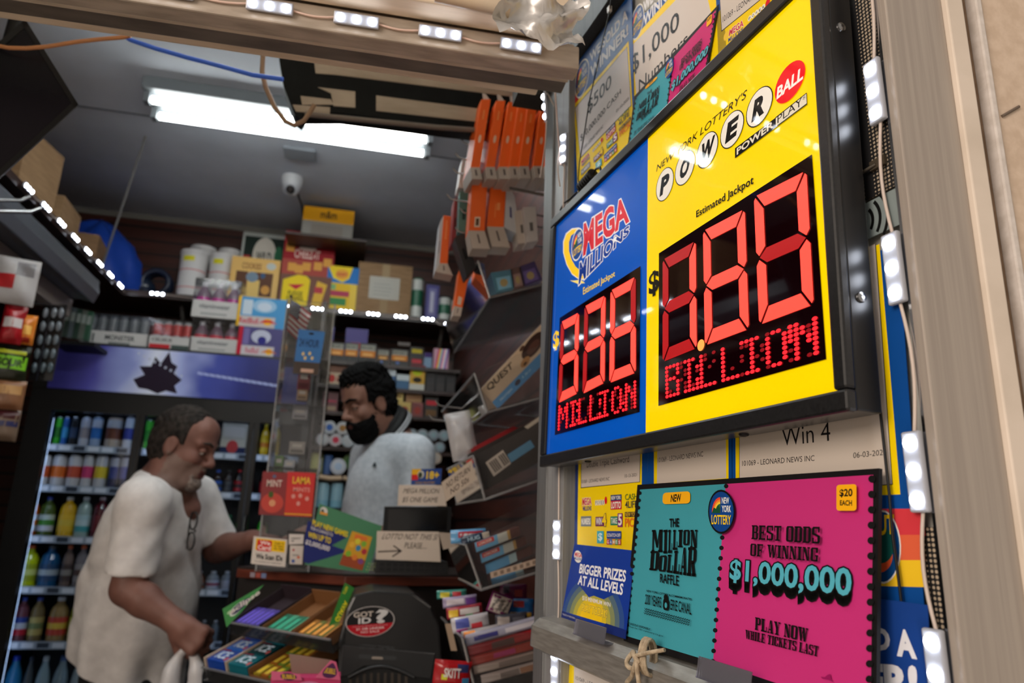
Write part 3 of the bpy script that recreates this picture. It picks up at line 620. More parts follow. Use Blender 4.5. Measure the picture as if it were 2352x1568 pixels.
A.txt('PLEASE PLAY RESPONSIBLY', [(1450, 1434), (1500, 1448), (1500, 1443), (1450, 1429)], BLK, .02); A.txt('Must be 18+ nylottery.ny.gov', [(1450, 1441), (1530, 1464), (1530, 1459), (1450, 1436)], BLK)
ny_logo(A, 1664, 1176, 28, 46, BLK, sl=0.02)
A.rr([(1930, 1174), (1976, 1174), (1976, 1113), (1930, 1115)], (250, 180, 20), .14, .1); A.txt('$20', [(1937, 1144), (1967, 1144), (1967, 1123), (1937, 1125)], BLK, .03); A.txt('EACH', [(1938, 1162), (1966, 1163), (1966, 1150), (1938, 1150)], BLK, .03)
def slab(st, q, bold=.05): A.slab(st, q, BLK)
slab('BEST ODDS', [(1734, 1239), (1892, 1250), (1893, 1211), (1735, 1207)], .06); slab('OF WINNING', [(1731, 1277), (1888, 1291), (1889, 1259), (1732, 1249)], .02)
for dx in range(0, 7): A.txt('$1,000,000', [(1676 - .0 * dx, 1340 + 4 * dx), (1960, 1384 + 4 * dx), (1961, 1306 + 4 * dx), (1679, 1284 + 4 * dx)], BLK, .05, layer=60)
A.k = 61; A.txt('$1,000,000', [(1678, 1338), (1959, 1382), (1960, 1305), (1681, 1284)], (84, 176, 196), .025, BLK, .045)
slab('PLAY NOW', [(1737, 1446), (1857, 1475), (1859, 1443), (1738, 1417)], .05); slab('WHILE TICKETS LAST', [(1715, 1466), (1882, 1508), (1884, 1484), (1716, 1446)], .05)
A.sub(A.box(1905, 1555, 16, 9, .3), [(0, .3), (.3, .4), (.5, .8), (.7, 1), (.75, .4), (.9, .1), (.6, .2), (.1, .1)], (150, 20, 90))
done(T)
# bigger prizes card
BP = Plane(WP.at(0, -0.279, 0.046), US, ZV - 0.16 * NN)
T = poster('prize_card', 'small blue card reading bigger prizes at all levels, leaning on the rail', 'card', BP, [(1289, 1417), (1436, 1467), (1458, 1264), (1319, 1249)], (20, 56, 150), None, coat=.2); m, A = T[0], T[1]
for k, cl in enumerate(((46, 78, 140), (84, 106, 120), (130, 138, 96), (178, 168, 66), (222, 190, 36), (246, 202, 20))):
    f = 1 - .13 * k
    A.sub([(1291, 1412), (1432, 1455), (1450, 1285), (1316, 1265)], [(.5 + .5 * f * math.cos(t) * (1.0), max(0.02, .06 + .62 * f * math.sin(t))) for t in [math.pi * i / 20 for i in range(21)]], cl)
A.sub([(1291, 1412), (1432, 1455), (1450, 1285), (1316, 1265)], [(.2, .52), (.42, .36), (.5, .40), (.66, .38), (.9, .55), (1, .6), (1, .75), (.1, .75)], (20, 56, 150))
A.poly([(1289, 1417), (1436, 1467), (1439, 1447), (1392, 1431), (1386, 1440), (1340, 1424), (1291, 1402)], (20, 40, 110))
A.txt('BIGGER PRIZES', [(1330, 1316), (1437, 1337), (1439, 1309), (1333, 1294)], (236, 236, 240), .03); A.txt('AT ALL LEVELS', [(1327, 1342), (1430, 1367), (1433, 1340), (1330, 1320)], (236, 236, 240), .03)
A.txt('$10 MINIMUM WIN', [(1338, 1379), (1402, 1395), (1403, 1384), (1338, 1367)], (230, 226, 220), .02); A.txt('PLAY TODAY!', [(1337, 1402), (1394, 1419), (1396, 1400), (1338, 1386)], (250, 214, 30), .03, (30, 50, 110), .03)
A.ell(A.box(1328, 1278, 9, 14, .2), (230, 226, 220)); A.txt('MEGA', A.box(1329, 1274, 8, 5, .2), (206, 40, 60), .03); A.txt('MILLIONS', A.box(1328, 1283, 8, 3, .2), (20, 50, 140), .02)
A.txt('PLEASE PLAY RESPONSIBLY', [(1293, 1412), (1322, 1422), (1322, 1418), (1293, 1408)], (200, 200, 210))
done(T)
# clear price-rail clips on the rail
CLIP = clear_mat('clear_price_clip', (0.80, 0.80, 0.92), 0.05, 0.12, 0.06)
for nm, (x0, y0), (x1, y1), lab in (('price_clip', (1318, 1437), (1388, 1460), 'clear plastic price clip in front of the bigger prizes card'), ('price_clip', (1600, 1522), (1722, 1566), 'clear plastic price clip in front of the pink raffle half')):
    a, b = WP.shift(0.062).inv(x0, y0), WP.shift(0.062).inv(x1, y1); m = MB(); z = -0.286
    m.obox(WP.at(a[0], z, 0.062), US * (b[0] - a[0]), ZV * 0.022 - NN * 0.004, NN * 0.0015, CLIP); m.obox(WP.at(a[0], z, 0.046), US * (b[0] - a[0]), ZV * 0.0015, NN * 0.018, CLIP)
    tag(m.build(nm), lab, 'price clip')
# twine knot on the rail
TW = noise_mat('twine', (150, 132, 108), (190, 172, 146), (1, 1, 1), 120, 0.9, 0, 0.4)
kc = WP.shift(0.066).inv(1482, 1512); m = MB(); K = lambda a, b, o: WP.at(kc[0] + a, kc[1] + b, 0.058 + o)
for j in range(4):
    m.tube([K(-.006 + .004 * j + .006 * math.sin(t), .002 + .021 * math.cos(t), .004 + .012 * math.sin(t)) for t in [i * 2 * math.pi / 14 for i in range(15)]], .0024, TW, 7)
m.tube([K(-.012 + .014 * math.cos(t), -.004 + .010 * math.sin(t), .018 + .004 * math.sin(2 * t)) for t in [i * 2 * math.pi / 16 for i in range(17)]], .0032, TW, 7)
m.tube([K(0, 0, .02), K(-.006, -.012, .021), K(-.02, -.024, .016), K(-.04, -.034, .012), K(-.055, -.05, .006)], .003, TW, 7)
m.tube([K(0, 0, .02), K(.004, -.012, .022), K(.002, -.03, .018), K(.004, -.05, .012)], .003, TW, 7)
m.tube([K(0, .004, .02), K(.03, .012, .02), K(.05, .018, .01)], .0026, TW, 7)
tag(m.build('twine_knot'), 'knotted piece of pale twine tied round the rail', 'twine')
# perforated black mesh strips, contactless sticker, bracket
def mesh_mat():
    mt = bpy.data.materials.new('perforated_black_mesh'); mt.use_nodes = True; nt = mt.node_tree; p = nt.nodes['Principled BSDF']
    tc = nt.nodes.new('ShaderNodeTexCoord'); mp = nt.nodes.new('ShaderNodeMapping'); v = nt.nodes.new('ShaderNodeTexVoronoi'); v.inputs['Scale'].default_value = 230; v.inputs['Randomness'].default_value = 0
    r = nt.nodes.new('ShaderNodeValToRGB'); r.color_ramp.elements[0].position = .30; r.color_ramp.elements[0].color = lin((176, 160, 138)) + (1,); r.color_ramp.elements[1].position = .40; r.color_ramp.elements[1].color = lin((22, 22, 24)) + (1,)
    L = nt.links.new; L(tc.outputs['Object'], mp.inputs[0]); L(mp.outputs[0], v.inputs['Vector']); L(v.outputs['Distance'], r.inputs[0]); L(r.outputs[0], p.inputs['Base Color']); p.inputs['Roughness'].default_value = .5
    return mt
MESHM = mesh_mat()
for y0, y1, lab in ((-240, 452, 'upper strip of perforated black mesh beside the jackpot sign'), (1210, 1700, 'lower strip of perforated black mesh beside the LED string at the bottom right')):
    a = WP.inv(2010 if y0 < 0 else 2140, y1)[1]; b = WP.inv(2010 if y0 < 0 else 2130, y0)[1]
    m = MB(); wslab(m, 0.66 if y0 < 0 else 0.685, 0.713, a, b, 0.0, 0.0015, MESHM); tag(m.build('mesh_strip'), lab, 'mesh')
a, b = WP.inv(2020, 540)[1], WP.inv(2020, 455)[1]
m = MB(); wslab(m, 0.655, 0.713, a, b, 0.002, 0.0032, M(128, 140, 140, .5)); A = Art(m, WP.shift(0.0034))
for k in range(4):
    r = .010 + .009 * k; cx, cy = 0.660, (a + b) / 2
    pts = [(cx + rr_ * math.cos(t), cy + rr_ * math.sin(t)) for rr_, ts in ((r, [math.radians(-38 + 76 * i / 8) for i in range(9)]), (r - .0035, [math.radians(38 - 76 * i / 8) for i in range(9)])) for t in ts]
    A.poly(pts, BLK, 1, True)
tag(m.build('contactless_sticker'), 'grey-green sticker with black contactless waves behind the sign edge', 'sticker')
p0 = WP.shift(0.012).inv(2005, 372); m = MB(); m.tube([WP.at(0.665, p0[1] + .022, .012), WP.at(0.668, p0[1] + .004, .010), WP.at(0.675, p0[1] - .002, .008), WP.at(0.69, p0[1], .006)], .0018, M(120, 112, 100, .4, .8), 6)
m.obox(WP.at(0.682, p0[1] - .004, .002), US * .018, ZV * .010, NN * .004, M(90, 80, 66, .5, .6)); tag(m.build('wall_clip'), 'small bent metal clip holding the sign at the mesh strip', 'clip')
# black cable at the right of the sign, wire across the $500 poster with its ferrite
m = MB(); q = [(2022, 945), (2030, 1020), (2042, 1130), (2050, 1230), (2064, 1330), (2070, 1380)]
m.tube([PP.shift(0.006).at(*PP.shift(0.006).inv(*p)) for p in q], .0014, BLACKP, 7); tag(m.build('power_cable'), 'thin black cable dangling from the sign corner down past the raffle sign', 'cable')
m = MB(); q = [(1404, -30), (1402, 20), (1394, 52), (1372, 150), (1354, 230), (1340, 320), (1331, 372), (1328, 410), (1333, 440)]
PQ = WP.shift(0.022)
m.tube([PQ.at(*PQ.inv(*p)) for p in q], .0012, BLACKP, 7); c1 = PQ.inv(1400, 22); m.obox(PQ.at(c1[0] - .004, c1[1] - .006, -.003), US * .008, ZV * .012, NN * .006, M(215, 205, 190))
tag(m.build('hanging_wire'), 'thin black wire crossing the $500 winner poster', 'wire')
PF = WP.shift(0.030); f0, f1 = np.array(PF.at(*PF.inv(1335, 432))), np.array(PF.at(*PF.inv(1362, 400)))
t = thing('ferrite_choke', 'ribbed black ferrite choke resting on top of the jackpot sign', 'ferrite choke', f0)
m = MB(); dv = nrm(f1 - f0); Lh = np.linalg.norm(f1 - f0); pr = [(.008, 0), (.0115, .002)]
for k in range(6): pr += [(.0115, .004 + Lh * k / 6.5), (.0105, .005 + Lh * k / 6.5), (.0105, .0065 + Lh * k / 6.5), (.0115, .0075 + Lh * k / 6.5)]
pr += [(.0115, Lh), (.008, Lh + .002)]; m.lathe(f0, pr, BLACKP, 16, dv); m.build('core', t)
m = MB(); m.tube([f0 - dv * .002, f0 - dv * .015 - ZV * .006, f0 - dv * .02 - ZV * .03], .0022, BLACKP, 7); m.build('cable', t); m = MB(); m.tube([f1 + dv * .002, f1 + dv * .012 + ZV * .004, f1 + dv * .03 - ZV * .004, f1 + dv * .034 - ZV * .02], .0022, BLACKP, 7); m.build('cable', t)
m = MB(); pc = WP.at(-0.03, WP.inv(1300, 490)[1], .02); m.tube([pc + US * .03 - NN * .0, pc, pc - US * .03 + ZV * .004, pc - US * .05 - ZV * .004], .0022, BLACKP, 7); tag(m.build('cable_end'), 'short black cable leading from the post to the sign top corner', 'cable')

NEAR = [o for o in COL.objects if o.type in ('MESH', 'EMPTY') and o.parent is None]
# ------------------------------------------------------------------ the shop behind: shell
def wood_slats():
    m = bpy.data.materials.new('brown_slatwall'); m.use_nodes = True; nt = m.node_tree; p = nt.nodes['Principled BSDF']; L = nt.links.new
    tc = nt.nodes.new('ShaderNodeTexCoord'); mp = nt.nodes.new('ShaderNodeMapping'); mp.inputs['Scale'].default_value = (1.5, 1.5, 18)
    nz = nt.nodes.new('ShaderNodeTexNoise'); nz.inputs['Scale'].default_value = 3; nz.inputs['Detail'].default_value = 5
    rp = nt.nodes.new('ShaderNodeValToRGB'); rp.color_ramp.elements[0].color = lin((44, 18, 12)) + (1,); rp.color_ramp.elements[1].color = lin((84, 38, 26)) + (1,)
    sx = nt.nodes.new('ShaderNodeSeparateXYZ'); mu = nt.nodes.new('ShaderNodeMath'); mu.operation = 'MULTIPLY'; mu.inputs[1].default_value = 1 / 0.075
    fr = nt.nodes.new('ShaderNodeMath'); fr.operation = 'FRACT'; lt = nt.nodes.new('ShaderNodeMath'); lt.operation = 'LESS_THAN'; lt.inputs[1].default_value = 0.14
    mx = nt.nodes.new('ShaderNodeMixRGB'); mx.inputs[2].default_value = (0.004, 0.002, 0.002, 1)
    L(tc.outputs['Object'], mp.inputs[0]); L(mp.outputs[0], nz.inputs['Vector']); L(nz.outputs['Fac'], rp.inputs[0])
    L(tc.outputs['Object'], sx.inputs[0]); L(sx.outputs[2], mu.inputs[0]); L(mu.outputs[0], fr.inputs[0]); L(fr.outputs[0], lt.inputs[0])
    L(lt.outputs[0], mx.inputs[0]); L(rp.outputs[0], mx.inputs[1]); L(mx.outputs[0], p.inputs['Base Color']); p.inputs['Roughness'].default_value = 0.45
    return m
SLAT = wood_slats()
CEILM = noise_mat('grey_ceiling_paint', (182, 188, 198), (196, 202, 212), (1, 1, 1), 3, 0.7)
YB, XL_, XR_, ZC = 4.0, -1.78, 0.53, 3.0
def bx(a, b, mt): return MB().box(a, b, mt)
struct('floor', bx((-3, 1.0, -0.1), (3, 4.2, 0), noise_mat('worn_grey_floor', (70, 66, 62), (96, 92, 88), (1, 1, 1), 4, 0.6)))
struct('floor_sidewalk', bx((-6, -6, -0.1), (6, 1.0, 0), noise_mat('pale_concrete', (196, 190, 182), (212, 206, 198), (1, 1, 1), 5, .8)))
struct('ceiling', bx((XL_ - .1, .70, ZC), (XR_ + .3, YB + .1, ZC + .1), CEILM))
struct('wall_back', bx((XL_ - .1, YB, 0), (XR_ + .1, YB + .1, ZC), SLAT))
struct('wall_left', bx((XL_ - .1, .74, 0), (XL_, YB, ZC), SLAT))
struct('wall_right', bx((XR_, 1.10, 0), (XR_ + .1, YB, ZC), SLAT))
struct('wall_facade', bx((XL_ - 1.5, .74, 0), (XL_ - .1, .9, 3.4), STUCCO))
struct('wall_gap_filler', bx((.24, 1.12, 2.17), (1.3, 1.17, 3.4), noise_mat('dark_gap_filler', (18, 15, 13), (44, 38, 32), (3, 3, 3), 6, .8)))  # dark box added to cover the bright sky showing above the header
struct('baseboard_back', bx((XL_, YB - .012, ZC - .03), (XR_, YB, ZC), M(120, 116, 110, .6)))
m = MB(); m.box((XL_, 2.9, ZC - .004), (XR_, 2.905, ZC), M(70, 74, 82, .7)); struct('trim_9', m)
# header beam over the opening
_before = set(COL.objects)
BD = nrm((1.0, -0.030, 0)); BY = np.array((0.030, 1.0, 0)); BO = np.array((0.0, 0, 0))
def bslab(x0, x1, y0, y1, z0, z1, mt): return MB().obox(BD * x0 + BY * y0 + ZV * z0, BD * (x1 - x0), BY * (y1 - y0), ZV * (z1 - z0), mt)
PLANK = noise_mat('old_cream_planks', (206, 188, 164), (226, 208, 184), (1.5, 14, 14), 4, 0.7, 0, 0.06)
BX0, BX1 = -2.6, 0.285
struct('trim_10', bslab(BX0, BX1, 1.000, 1.035, 2.142, 2.186, DUSTY2), bevel=.003)
struct('trim_11', bslab(BX0, BX1, 1.035, 1.066, 2.20, 2.215, DUSTY2))
struct('trim_12', bslab(BX0, BX1, 1.066, 1.076, 2.166, 2.215, DUSTY), bevel=.002)
struct('trim_13', bslab(BX0, BX1, 1.076, 1.118, 2.172, 2.30, DARKM), bevel=.002)
struct('trim_14', bslab(BX0, BX1 - .03, 0.985, 1.20, 2.216, 2.30, PLANK), bevel=.003)
struct('trim_15', bslab(BX0, BX1 - .03, 0.955, 0.999, 2.187, 2.40, PLANK), bevel=.003)
struct('wall_front', bslab(BX0, BX1 - .03, 0.94, 1.22, 2.27, 3.4, PLANK), bevel=.003)
m = MB(); q = onY(893, 0, 0.95)
m.obox((q[0] - .012, .945 - .03 * q[0], 2.185), (.02, 0, 0), (0, .008, 0), (0, 0, .125), M(120, 112, 100, .5, .4)); m.lathe((q[0], .945 - .03 * q[0], 2.25), [(.005, 0), (.004, .002)], STEEL, 8, (0, -1, 0)); m.lathe((q[0], .945 - .03 * q[0], 2.197), [(.005, 0), (.004, .002)], STEEL, 8, (0, -1, 0))
tag(m.build('strap_bracket'), 'narrow grey metal strap screwed across the beam between two LED modules', 'bracket')
m = MB(); m.tube([onY(1000, -14, .92), onY(1170, 24, .92)], .012, noise_mat('white_pipe', (196, 176, 150), (214, 196, 172), (1, 1, 1), 4, .5), 12); tag(m.build('ceiling_pipe'), 'cream pipe end running along the planks at the top edge', 'pipe')
random.seed(5)
m = MB(); c0 = onY(1240, 48, 0.915); n1, n2 = 15, 12; vs = []
for j in range(n2 + 1):
    for i in range(n1 + 1):
        u, v = i / n1, j / n2
        vs.append(c0 + np.array(((u - .5) * .13 + .012 * math.sin(7 * v), -.01 + .018 * math.sin(9 * u + 4 * v) * math.cos(5 * v) + random.uniform(-.006, .006), (.5 - v) * .085 + .01 * math.sin(8 * u) + random.uniform(-.004, .004))))
m.add(vs, [(j * (n1 + 1) + i, j * (n1 + 1) + i + 1, (j + 1) * (n1 + 1) + i + 1, (j + 1) * (n1 + 1) + i) for j in range(n2) for i in range(n1)], M(196, 194, 192, .35, .35), True)
tag(m.build('crumpled_foil'), 'crumpled silver insulation foil stuffed into the corner above the post', 'foil')
m = MB(); m.tube([onY(1240, -20, .96), onY(1275, 10, .96), onY(1292, 60, .97)], .006, BLACKP, 8)
tag(m.build('cable_bundle'), 'dark cable running down behind the foil in the top corner', 'cable')
# LED string along the beam
def bfront(px, py): return onA(px, py, 1, 0) if False else None
mods = []; wr = []; prev = None
for px, py in ((390, -22), (620, 20), (819, 48), (1011, 82), (1196, 107)):
    r = ray(px, py); t = (0.997 - 0) / (r[1] + .030 * r[0]); p = CAMP + r * t; p[2] = 2.165
    c = p; mods.append((c, BD, -BY * 1.0 - ZV * .35))
    if prev is not None: wr.append(sag(prev + BD * .035, c - BD * .035, .004, 6))
    prev = c
e = WP.at(-.15, WP.inv(1275, 143)[1], .03); mods.append((e + NN * .02 - US * .01, nrm(US + NN * .3), NN)); wr.append(sag(prev + BD * .035, e, -.012, 6)); wr.append(sag(e + US * .03, WP.at(-.06, .60, .03), .01, 6))
led_string('led_light_string', 'string of white LED modules along the front beam over the opening', mods, wr, wcol=(226, 196, 182))

NEAR += [o for o in COL.objects if o not in _before and o.parent is None]
KN = 0.77                                        # the shopfront stands this much nearer than laid out above
for o in NEAR:
    o.location = Vector(CAMP) + (o.location - Vector(CAMP)) * KN; o.scale = (KN, KN, KN); WLOC[o.name] = np.array(o.location)

# ------------------------------------------------------------------ ceiling things
def lamp():
    zt = 2.925; a, b = onZ(342, 228, zt), onZ(985, 322, zt); y0 = a[1]; x0, x1 = a[0], b[0]
    t = thing('fluorescent_fixture', 'twin-tube fluorescent fixture lit on the grey ceiling', 'ceiling light', ((x0 + x1) / 2, y0 + .05, ZC))
    wm = M(90, 95, 99, .45)
    MB().box((x0 - .02, y0 - .045, ZC - .05), (x1 + .02, y0 + .18, ZC), wm).build('housing', t, bevel=.004)
    for k, yy in enumerate((y0, y0 + .115)):
        MB().tube([(x0 + .012, yy, zt), (x1 - .012, yy, zt)], .0145, TUBE, 14).build('tube', t)
        for x in (x0 - .005, x1 + .005):
            MB().box((x - .010, yy - .018, zt - .018), (x + .010, yy + .018, ZC - .05), wm).build('socket', t)
lamp()
def hidden_lamps():
    wm = M(196, 200, 206, .45)
    t = thing('batten_light', 'short ceiling light hidden by the beam, mirrored over the jackpot sign lettering', 'ceiling light', (-.94, 2.14, ZC))
    MB().box((-1.05, 2.09, ZC - .05), (-.83, 2.19, ZC), wm).build('housing', t, bevel=.004)
    for a, b in ((-1.035, -.96), (-.95, -.845)): MB().tube([(a, 2.14, 2.93), (b, 2.14, 2.93)], .0145, M(250, 255, 252, .3, 0, 22), 12).build('tube', t)
    t = thing('batten_light', 'unseen fill tube added behind the black roller housing to brighten the back ceiling', 'ceiling light', (.40, 2.2, ZC))  # added fill tube out of view, lifts the dark back ceiling
    MB().tube([(.40, 1.95, 2.85), (.40, 2.42, 2.85)], .0145, TUBE_FILL, 12).build('tube', t)
    for y in (1.94, 2.43): MB().box((.385, y - .012, 2.83), (.415, y + .012, ZC), wm).build('hanger', t)
    t = thing('fluorescent_fixture', 'unseen twin-tube fill light added on the ceiling above the counter, hidden by the beam', 'ceiling light', (.0, 1.6, ZC))  # added fixture out of view, extra light for counter and people
    MB().box((-.58, 1.50, ZC - .05), (.42, 1.70, ZC), wm).build('housing', t, bevel=.004)
    for yy in (1.55, 1.65): MB().tube([(-.56, yy, 2.925), (.40, yy, 2.925)], .0145, TUBE_FILL, 12).build('tube', t)
hidden_lamps()
p = onZ(672, 408, ZC); t = thing('security_camera', 'small white security camera dome on the ceiling under the fluorescent light', 'security camera', p)
MB().lathe(p, [(.05, 0), (.05, -.03), (.044, -.05)], M(190, 192, 196, .5), 20).build('base', t)
MB().ellipsoid(p + (0, 0, -.055), (.042, .042, .04), M(176, 178, 184, .4)).build('housing', t)
MB().lathe(p + (.0, -.028, -.075), [(.022, 0), (.02, .012), (.008, .014)], M(20, 22, 30, .1), 14, nrm((0, -.9, -.5))).build('lens', t)
MB().tube([p + (.02, .02, -.03), p + (.03, .08, -.06), p + (.03, .25, -.02), p + (.03, .5, -.008)], .005, BLACKP, 6).build('cable', t)
p = onZ(690, 350, ZC); m = MB(); m.box((p[0] - .07, p[1] - .05, ZC - .014), (p[0] + .07, p[1] + .05, ZC), M(128, 134, 142, .6)); tag(m.build('ceiling_plate', bevel=.003), 'blank grey cover plate on the ceiling above the security camera', 'cover plate')
# hanging rod, cables
m = MB(); a = onZ(335, 312, ZC); b = onX(224, 640, a[0] - .06) ; b = P(224, 642, np.linalg.norm((a - CAMP)[:2]) * 1.02); m.tube([a, b], .005, M(140, 140, 140, .4, .5), 8); m.tube([b, b + (0, 0, -.03)], .011, M(110, 110, 110, .4, .5), 8)
tag(m.build('hanger_rod'), 'thin grey rod hanging from the ceiling beside the left LED shelf', 'rod')
m = MB(); m.tube([P(x, y, 1.22) for x, y in ((-20, 102), (20, 110), (60, 111), (110, 107), (170, 97), (230, 90), (280, 86), (300, 82))], .0035, M(190, 130, 84, .6), 8); tag(m.build('cable'), 'tan cable drooping across the dark television at the top left', 'cable')
m = MB(); m.tube([P(x, y, 1.30) for x, y in ((285, 82), (300, 92), (360, 112), (430, 132), (500, 150), (580, 172), (650, 182))], .0042, M(56, 106, 226, .5), 8); tag(m.build('cable'), 'bright blue cable drooping under the beam', 'cable')
m = MB(); m.tube([P(x, y, 1.34) for x, y in ((604, 125), (602, 165), (610, 200), (630, 245), (655, 278), (676, 288), (698, 277), (714, 255), (722, 240))], .0045, M(150, 122, 96, .6), 8); tag(m.build('cable'), 'tan cable hanging in a loop in front of the fluorescent tubes', 'cable')
# television
TVP = M(10, 12, 16, .2, 0, 0, .2)
def tv():
    d = 1.25; a, b, c = P(58, 44, d), P(180, 240, d + .06), P(18, 390, d + .02); e1 = b - a; w_ = c - b
    n = nrm(np.cross(e1, w_)); n = n if n @ (CAMP - b) > 0 else -n
    tl = a + (c - b) * 1.6
    t = thing('television', 'dark television screen hung at an angle in the top left corner', 'television', b)
    w2 = w_ * 1.9; O = b
    m = MB(); m.obox(O - n * .035, -e1, w2, n * .033, BLACKP); m.build('housing', t, bevel=.003)
    m = MB(); k = .09; m.obox(O - n * .002, -e1, w2 * .028, n * .004, BLACKP); m.obox(O - n * .002, -e1 * .06, w2, n * .004, BLACKP); m.obox(O - n * .002 - e1 * .94, -e1 * .06, w2, n * .004, BLACKP); m.build('bezel', t)
    m = MB(); m.obox(O - n * .002 - e1 * .05 + w2 * .02, -e1 * .9, w2 * .98, n * .001, noise_mat('dim_screen', (8, 10, 18), (20, 14, 26), (1, 1, 1), 5, .25, spec=.2)); m.build('screen', t)
    mid = O - e1 * .5 + w2 * .5 - n * .035; m = MB(); m.tube([mid, mid - n * .05, (mid[0], mid[1] + .02, 2.3)], .014, BLACKP, 8); m.build('wall_mount', t)
tv()
# black plastic covered roller housing under the ceiling, tape patches
def shutter():
    Y0 = 1.46; D = lambda x, y, o=0: onY(x, y, Y0 - o)
    t = thing('roller_housing', 'black shutter housing with torn cream tape patches under the beam', 'shutter housing', D(870, 220))
    pl = Plane((0, Y0, 0), (1, 0, 0), (0, 0, 1))
    BF = noise_mat('black_film', (6, 8, 9), (12, 14, 15), (1, 1, 1), 20, .6, spec=.15)
    m = MB(); m.prism([D(*p) for p in ((640, 128), (1290, 190), (1290, 275), (1110, 300), (1040, 292), (780, 258), (700, 258), (690, 272), (676, 262), (652, 200))], (0, .05, 0), BF); m.build('box', t)
    TP = noise_mat('cream_tape', (150, 136, 120), (170, 156, 140), (1, 6, 6), 6, .6)
    for q in ([(722, 145), (778, 150), (776, 172), (725, 168)], [(778, 150), (1180, 208), (1180, 222), (776, 172)], [(730, 200), (816, 210), (816, 247), (766, 243), (760, 214)], [(864, 219), (1120, 252), (1120, 282), (864, 254)], [(690, 220), (760, 228), (766, 240), (694, 240)], [(672, 240), (758, 246), (758, 262), (680, 256)]):
        m = MB(); m.prism([onY(x, y, Y0 - .0012) for x, y in q[::-1]], (0, .0011, 0), TP); m.build('tape_patch', t)
    m = MB(); m.tube([onY(700, 262, Y0 - .01), onY(800, 272, Y0 - .01), onY(1000, 292, Y0 - .01), onY(1110, 300, Y0 - .01)], .006, M(110, 100, 92, .5), 8); m.build('bottom_bar', t)
shutter()

# ------------------------------------------------------------------ high LED shelf along left and back wall
SHZ = 2.47; SY = 3.66; SX = -1.15
BRWN = noise_mat('dark_brown_laminate', (34, 18, 14), (48, 26, 20), (2, 2, 10), 4, .4)
t = thing('high_shelf', 'dark brown high shelf running along the left and back walls under the ceiling', 'shelf', (-.3, SY, SHZ))
MB().box((SX, SY, SHZ - .03), (XR_, YB, SHZ), BRWN).build('back_board', t); MB().box((XL_, 2.0, SHZ - .03), (SX, YB, SHZ), BRWN).build('left_board', t)
for px in (415, 715, 1018):
    x = onY(px, 720, SY + .1)[0]; m = MB(); m.tube([(x, YB, SHZ - .28), (x, SY + .2, SHZ - .12), (x, SY + .1, SHZ - .03)], .011, M(120, 116, 110, .4, .3), 8); m.build('bracket', t)
mods = []; wr = []; prev = None
zl = SHZ - .012
for px, py in ((59, 386), (99, 431), (134, 470), (166, 507), (195, 539), (222, 570.6), (246.6, 597.5), (269.7, 622.7), (300, 645)):
    y = onX(px, py, SX - .01)[1]; c = np.array((SX + .008, y, zl)); mods.append((c, (0, 1, 0), (1, -.35, -.2)))
    if prev is not None: wr.append(sag(prev + (0, .035, 0), c - (0, .035, 0), .005, 4))
    prev = c
first = True
for px, py in ((364, 662), (600, 686), (665, 692), (731, 700), (795, 707), (858, 712), (921, 717), (983, 722)):
    c = np.array((onY(px, py, SY - .008)[0], SY - .008, zl)); mods.append((c, (1, 0, 0), (0, -1, -.2)))
    wr.append(sag(prev + ((0, .035, 0) if first else (.035, 0, 0)), c - (.035, 0, 0), .006, 4)); prev = c; first = False
c = np.array((onY(1034, 747, SY - .03)[0], SY - .03, onY(1034, 747, SY - .03)[2])); mods.append((c, (1, 0, -.25), (0, -1, -.2))); wr.append(sag(prev + (.035, 0, 0), c - (.035, 0, 0), .01, 4))
led_string('led_light_string', 'string of white LED modules along the edge of the high brown shelf', mods, wr, lens=LENS_FAR)
def Q(*a): return Plane((0, a[0], 0), (1, 0, 0), (0, 0, 1))
def pack(name, label, cat, px, Y, depth, col, group=None, z0=None, art=None, rough=.5, bevel=0.0, slant=0.0):
    """upright box: photo rectangle px=(x0,y0,x1,y1) of its front, which stands at distance Y into the shop"""
    x0, y0, x1, y1 = px; ym = (y0 + y1) / 2; xm = (x0 + x1) / 2
    X0, X1 = onY(x0, ym, Y)[0], onY(x1, ym, Y)[0]; Z1 = onY(xm, y0, Y)[2]; Z0 = onY(xm, y1, Y)[2] if z0 is None else z0
    m = MB(); mt = col if not isinstance(col, tuple) else M(*col, rough); m.box((X0, Y, Z0), (X1, Y + depth, Z1), mt)
    A = Art(m, Plane((X0, Y - .0002, Z0), (1, 0, 0), (0, 0, 1)), px=False, rough=rough, W=X1 - X0, Hh=Z1 - Z0)
    if art: art(A)
    o = m.build(name, bevel=bevel); return tag(o, label, cat, group)
def R(A, x0, y0, x1, y1, c): A.poly([(x0, y0), (x1, y0), (x1, y1), (x0, y1)], c)
def T_(A, s, x0, y0, x1, y1, c, b=.02): A.txt(s, [(x0, y0), (x1, y0), (x1, y1), (x0, y1)], c, b)
def E_(A, x0, y0, x1, y1, c): A.ell([(x0, y0), (x1, y0), (x1, y1), (x0, y1)], c)
KR = noise_mat('kraft_cardboard', (138, 108, 76), (156, 124, 90), (1, 1, 8), 12, .8); KRD = noise_mat('kraft_cardboard_old', (120, 90, 60), (140, 106, 74), (1, 1, 8), 10, .8)
Ysh = SY + .03
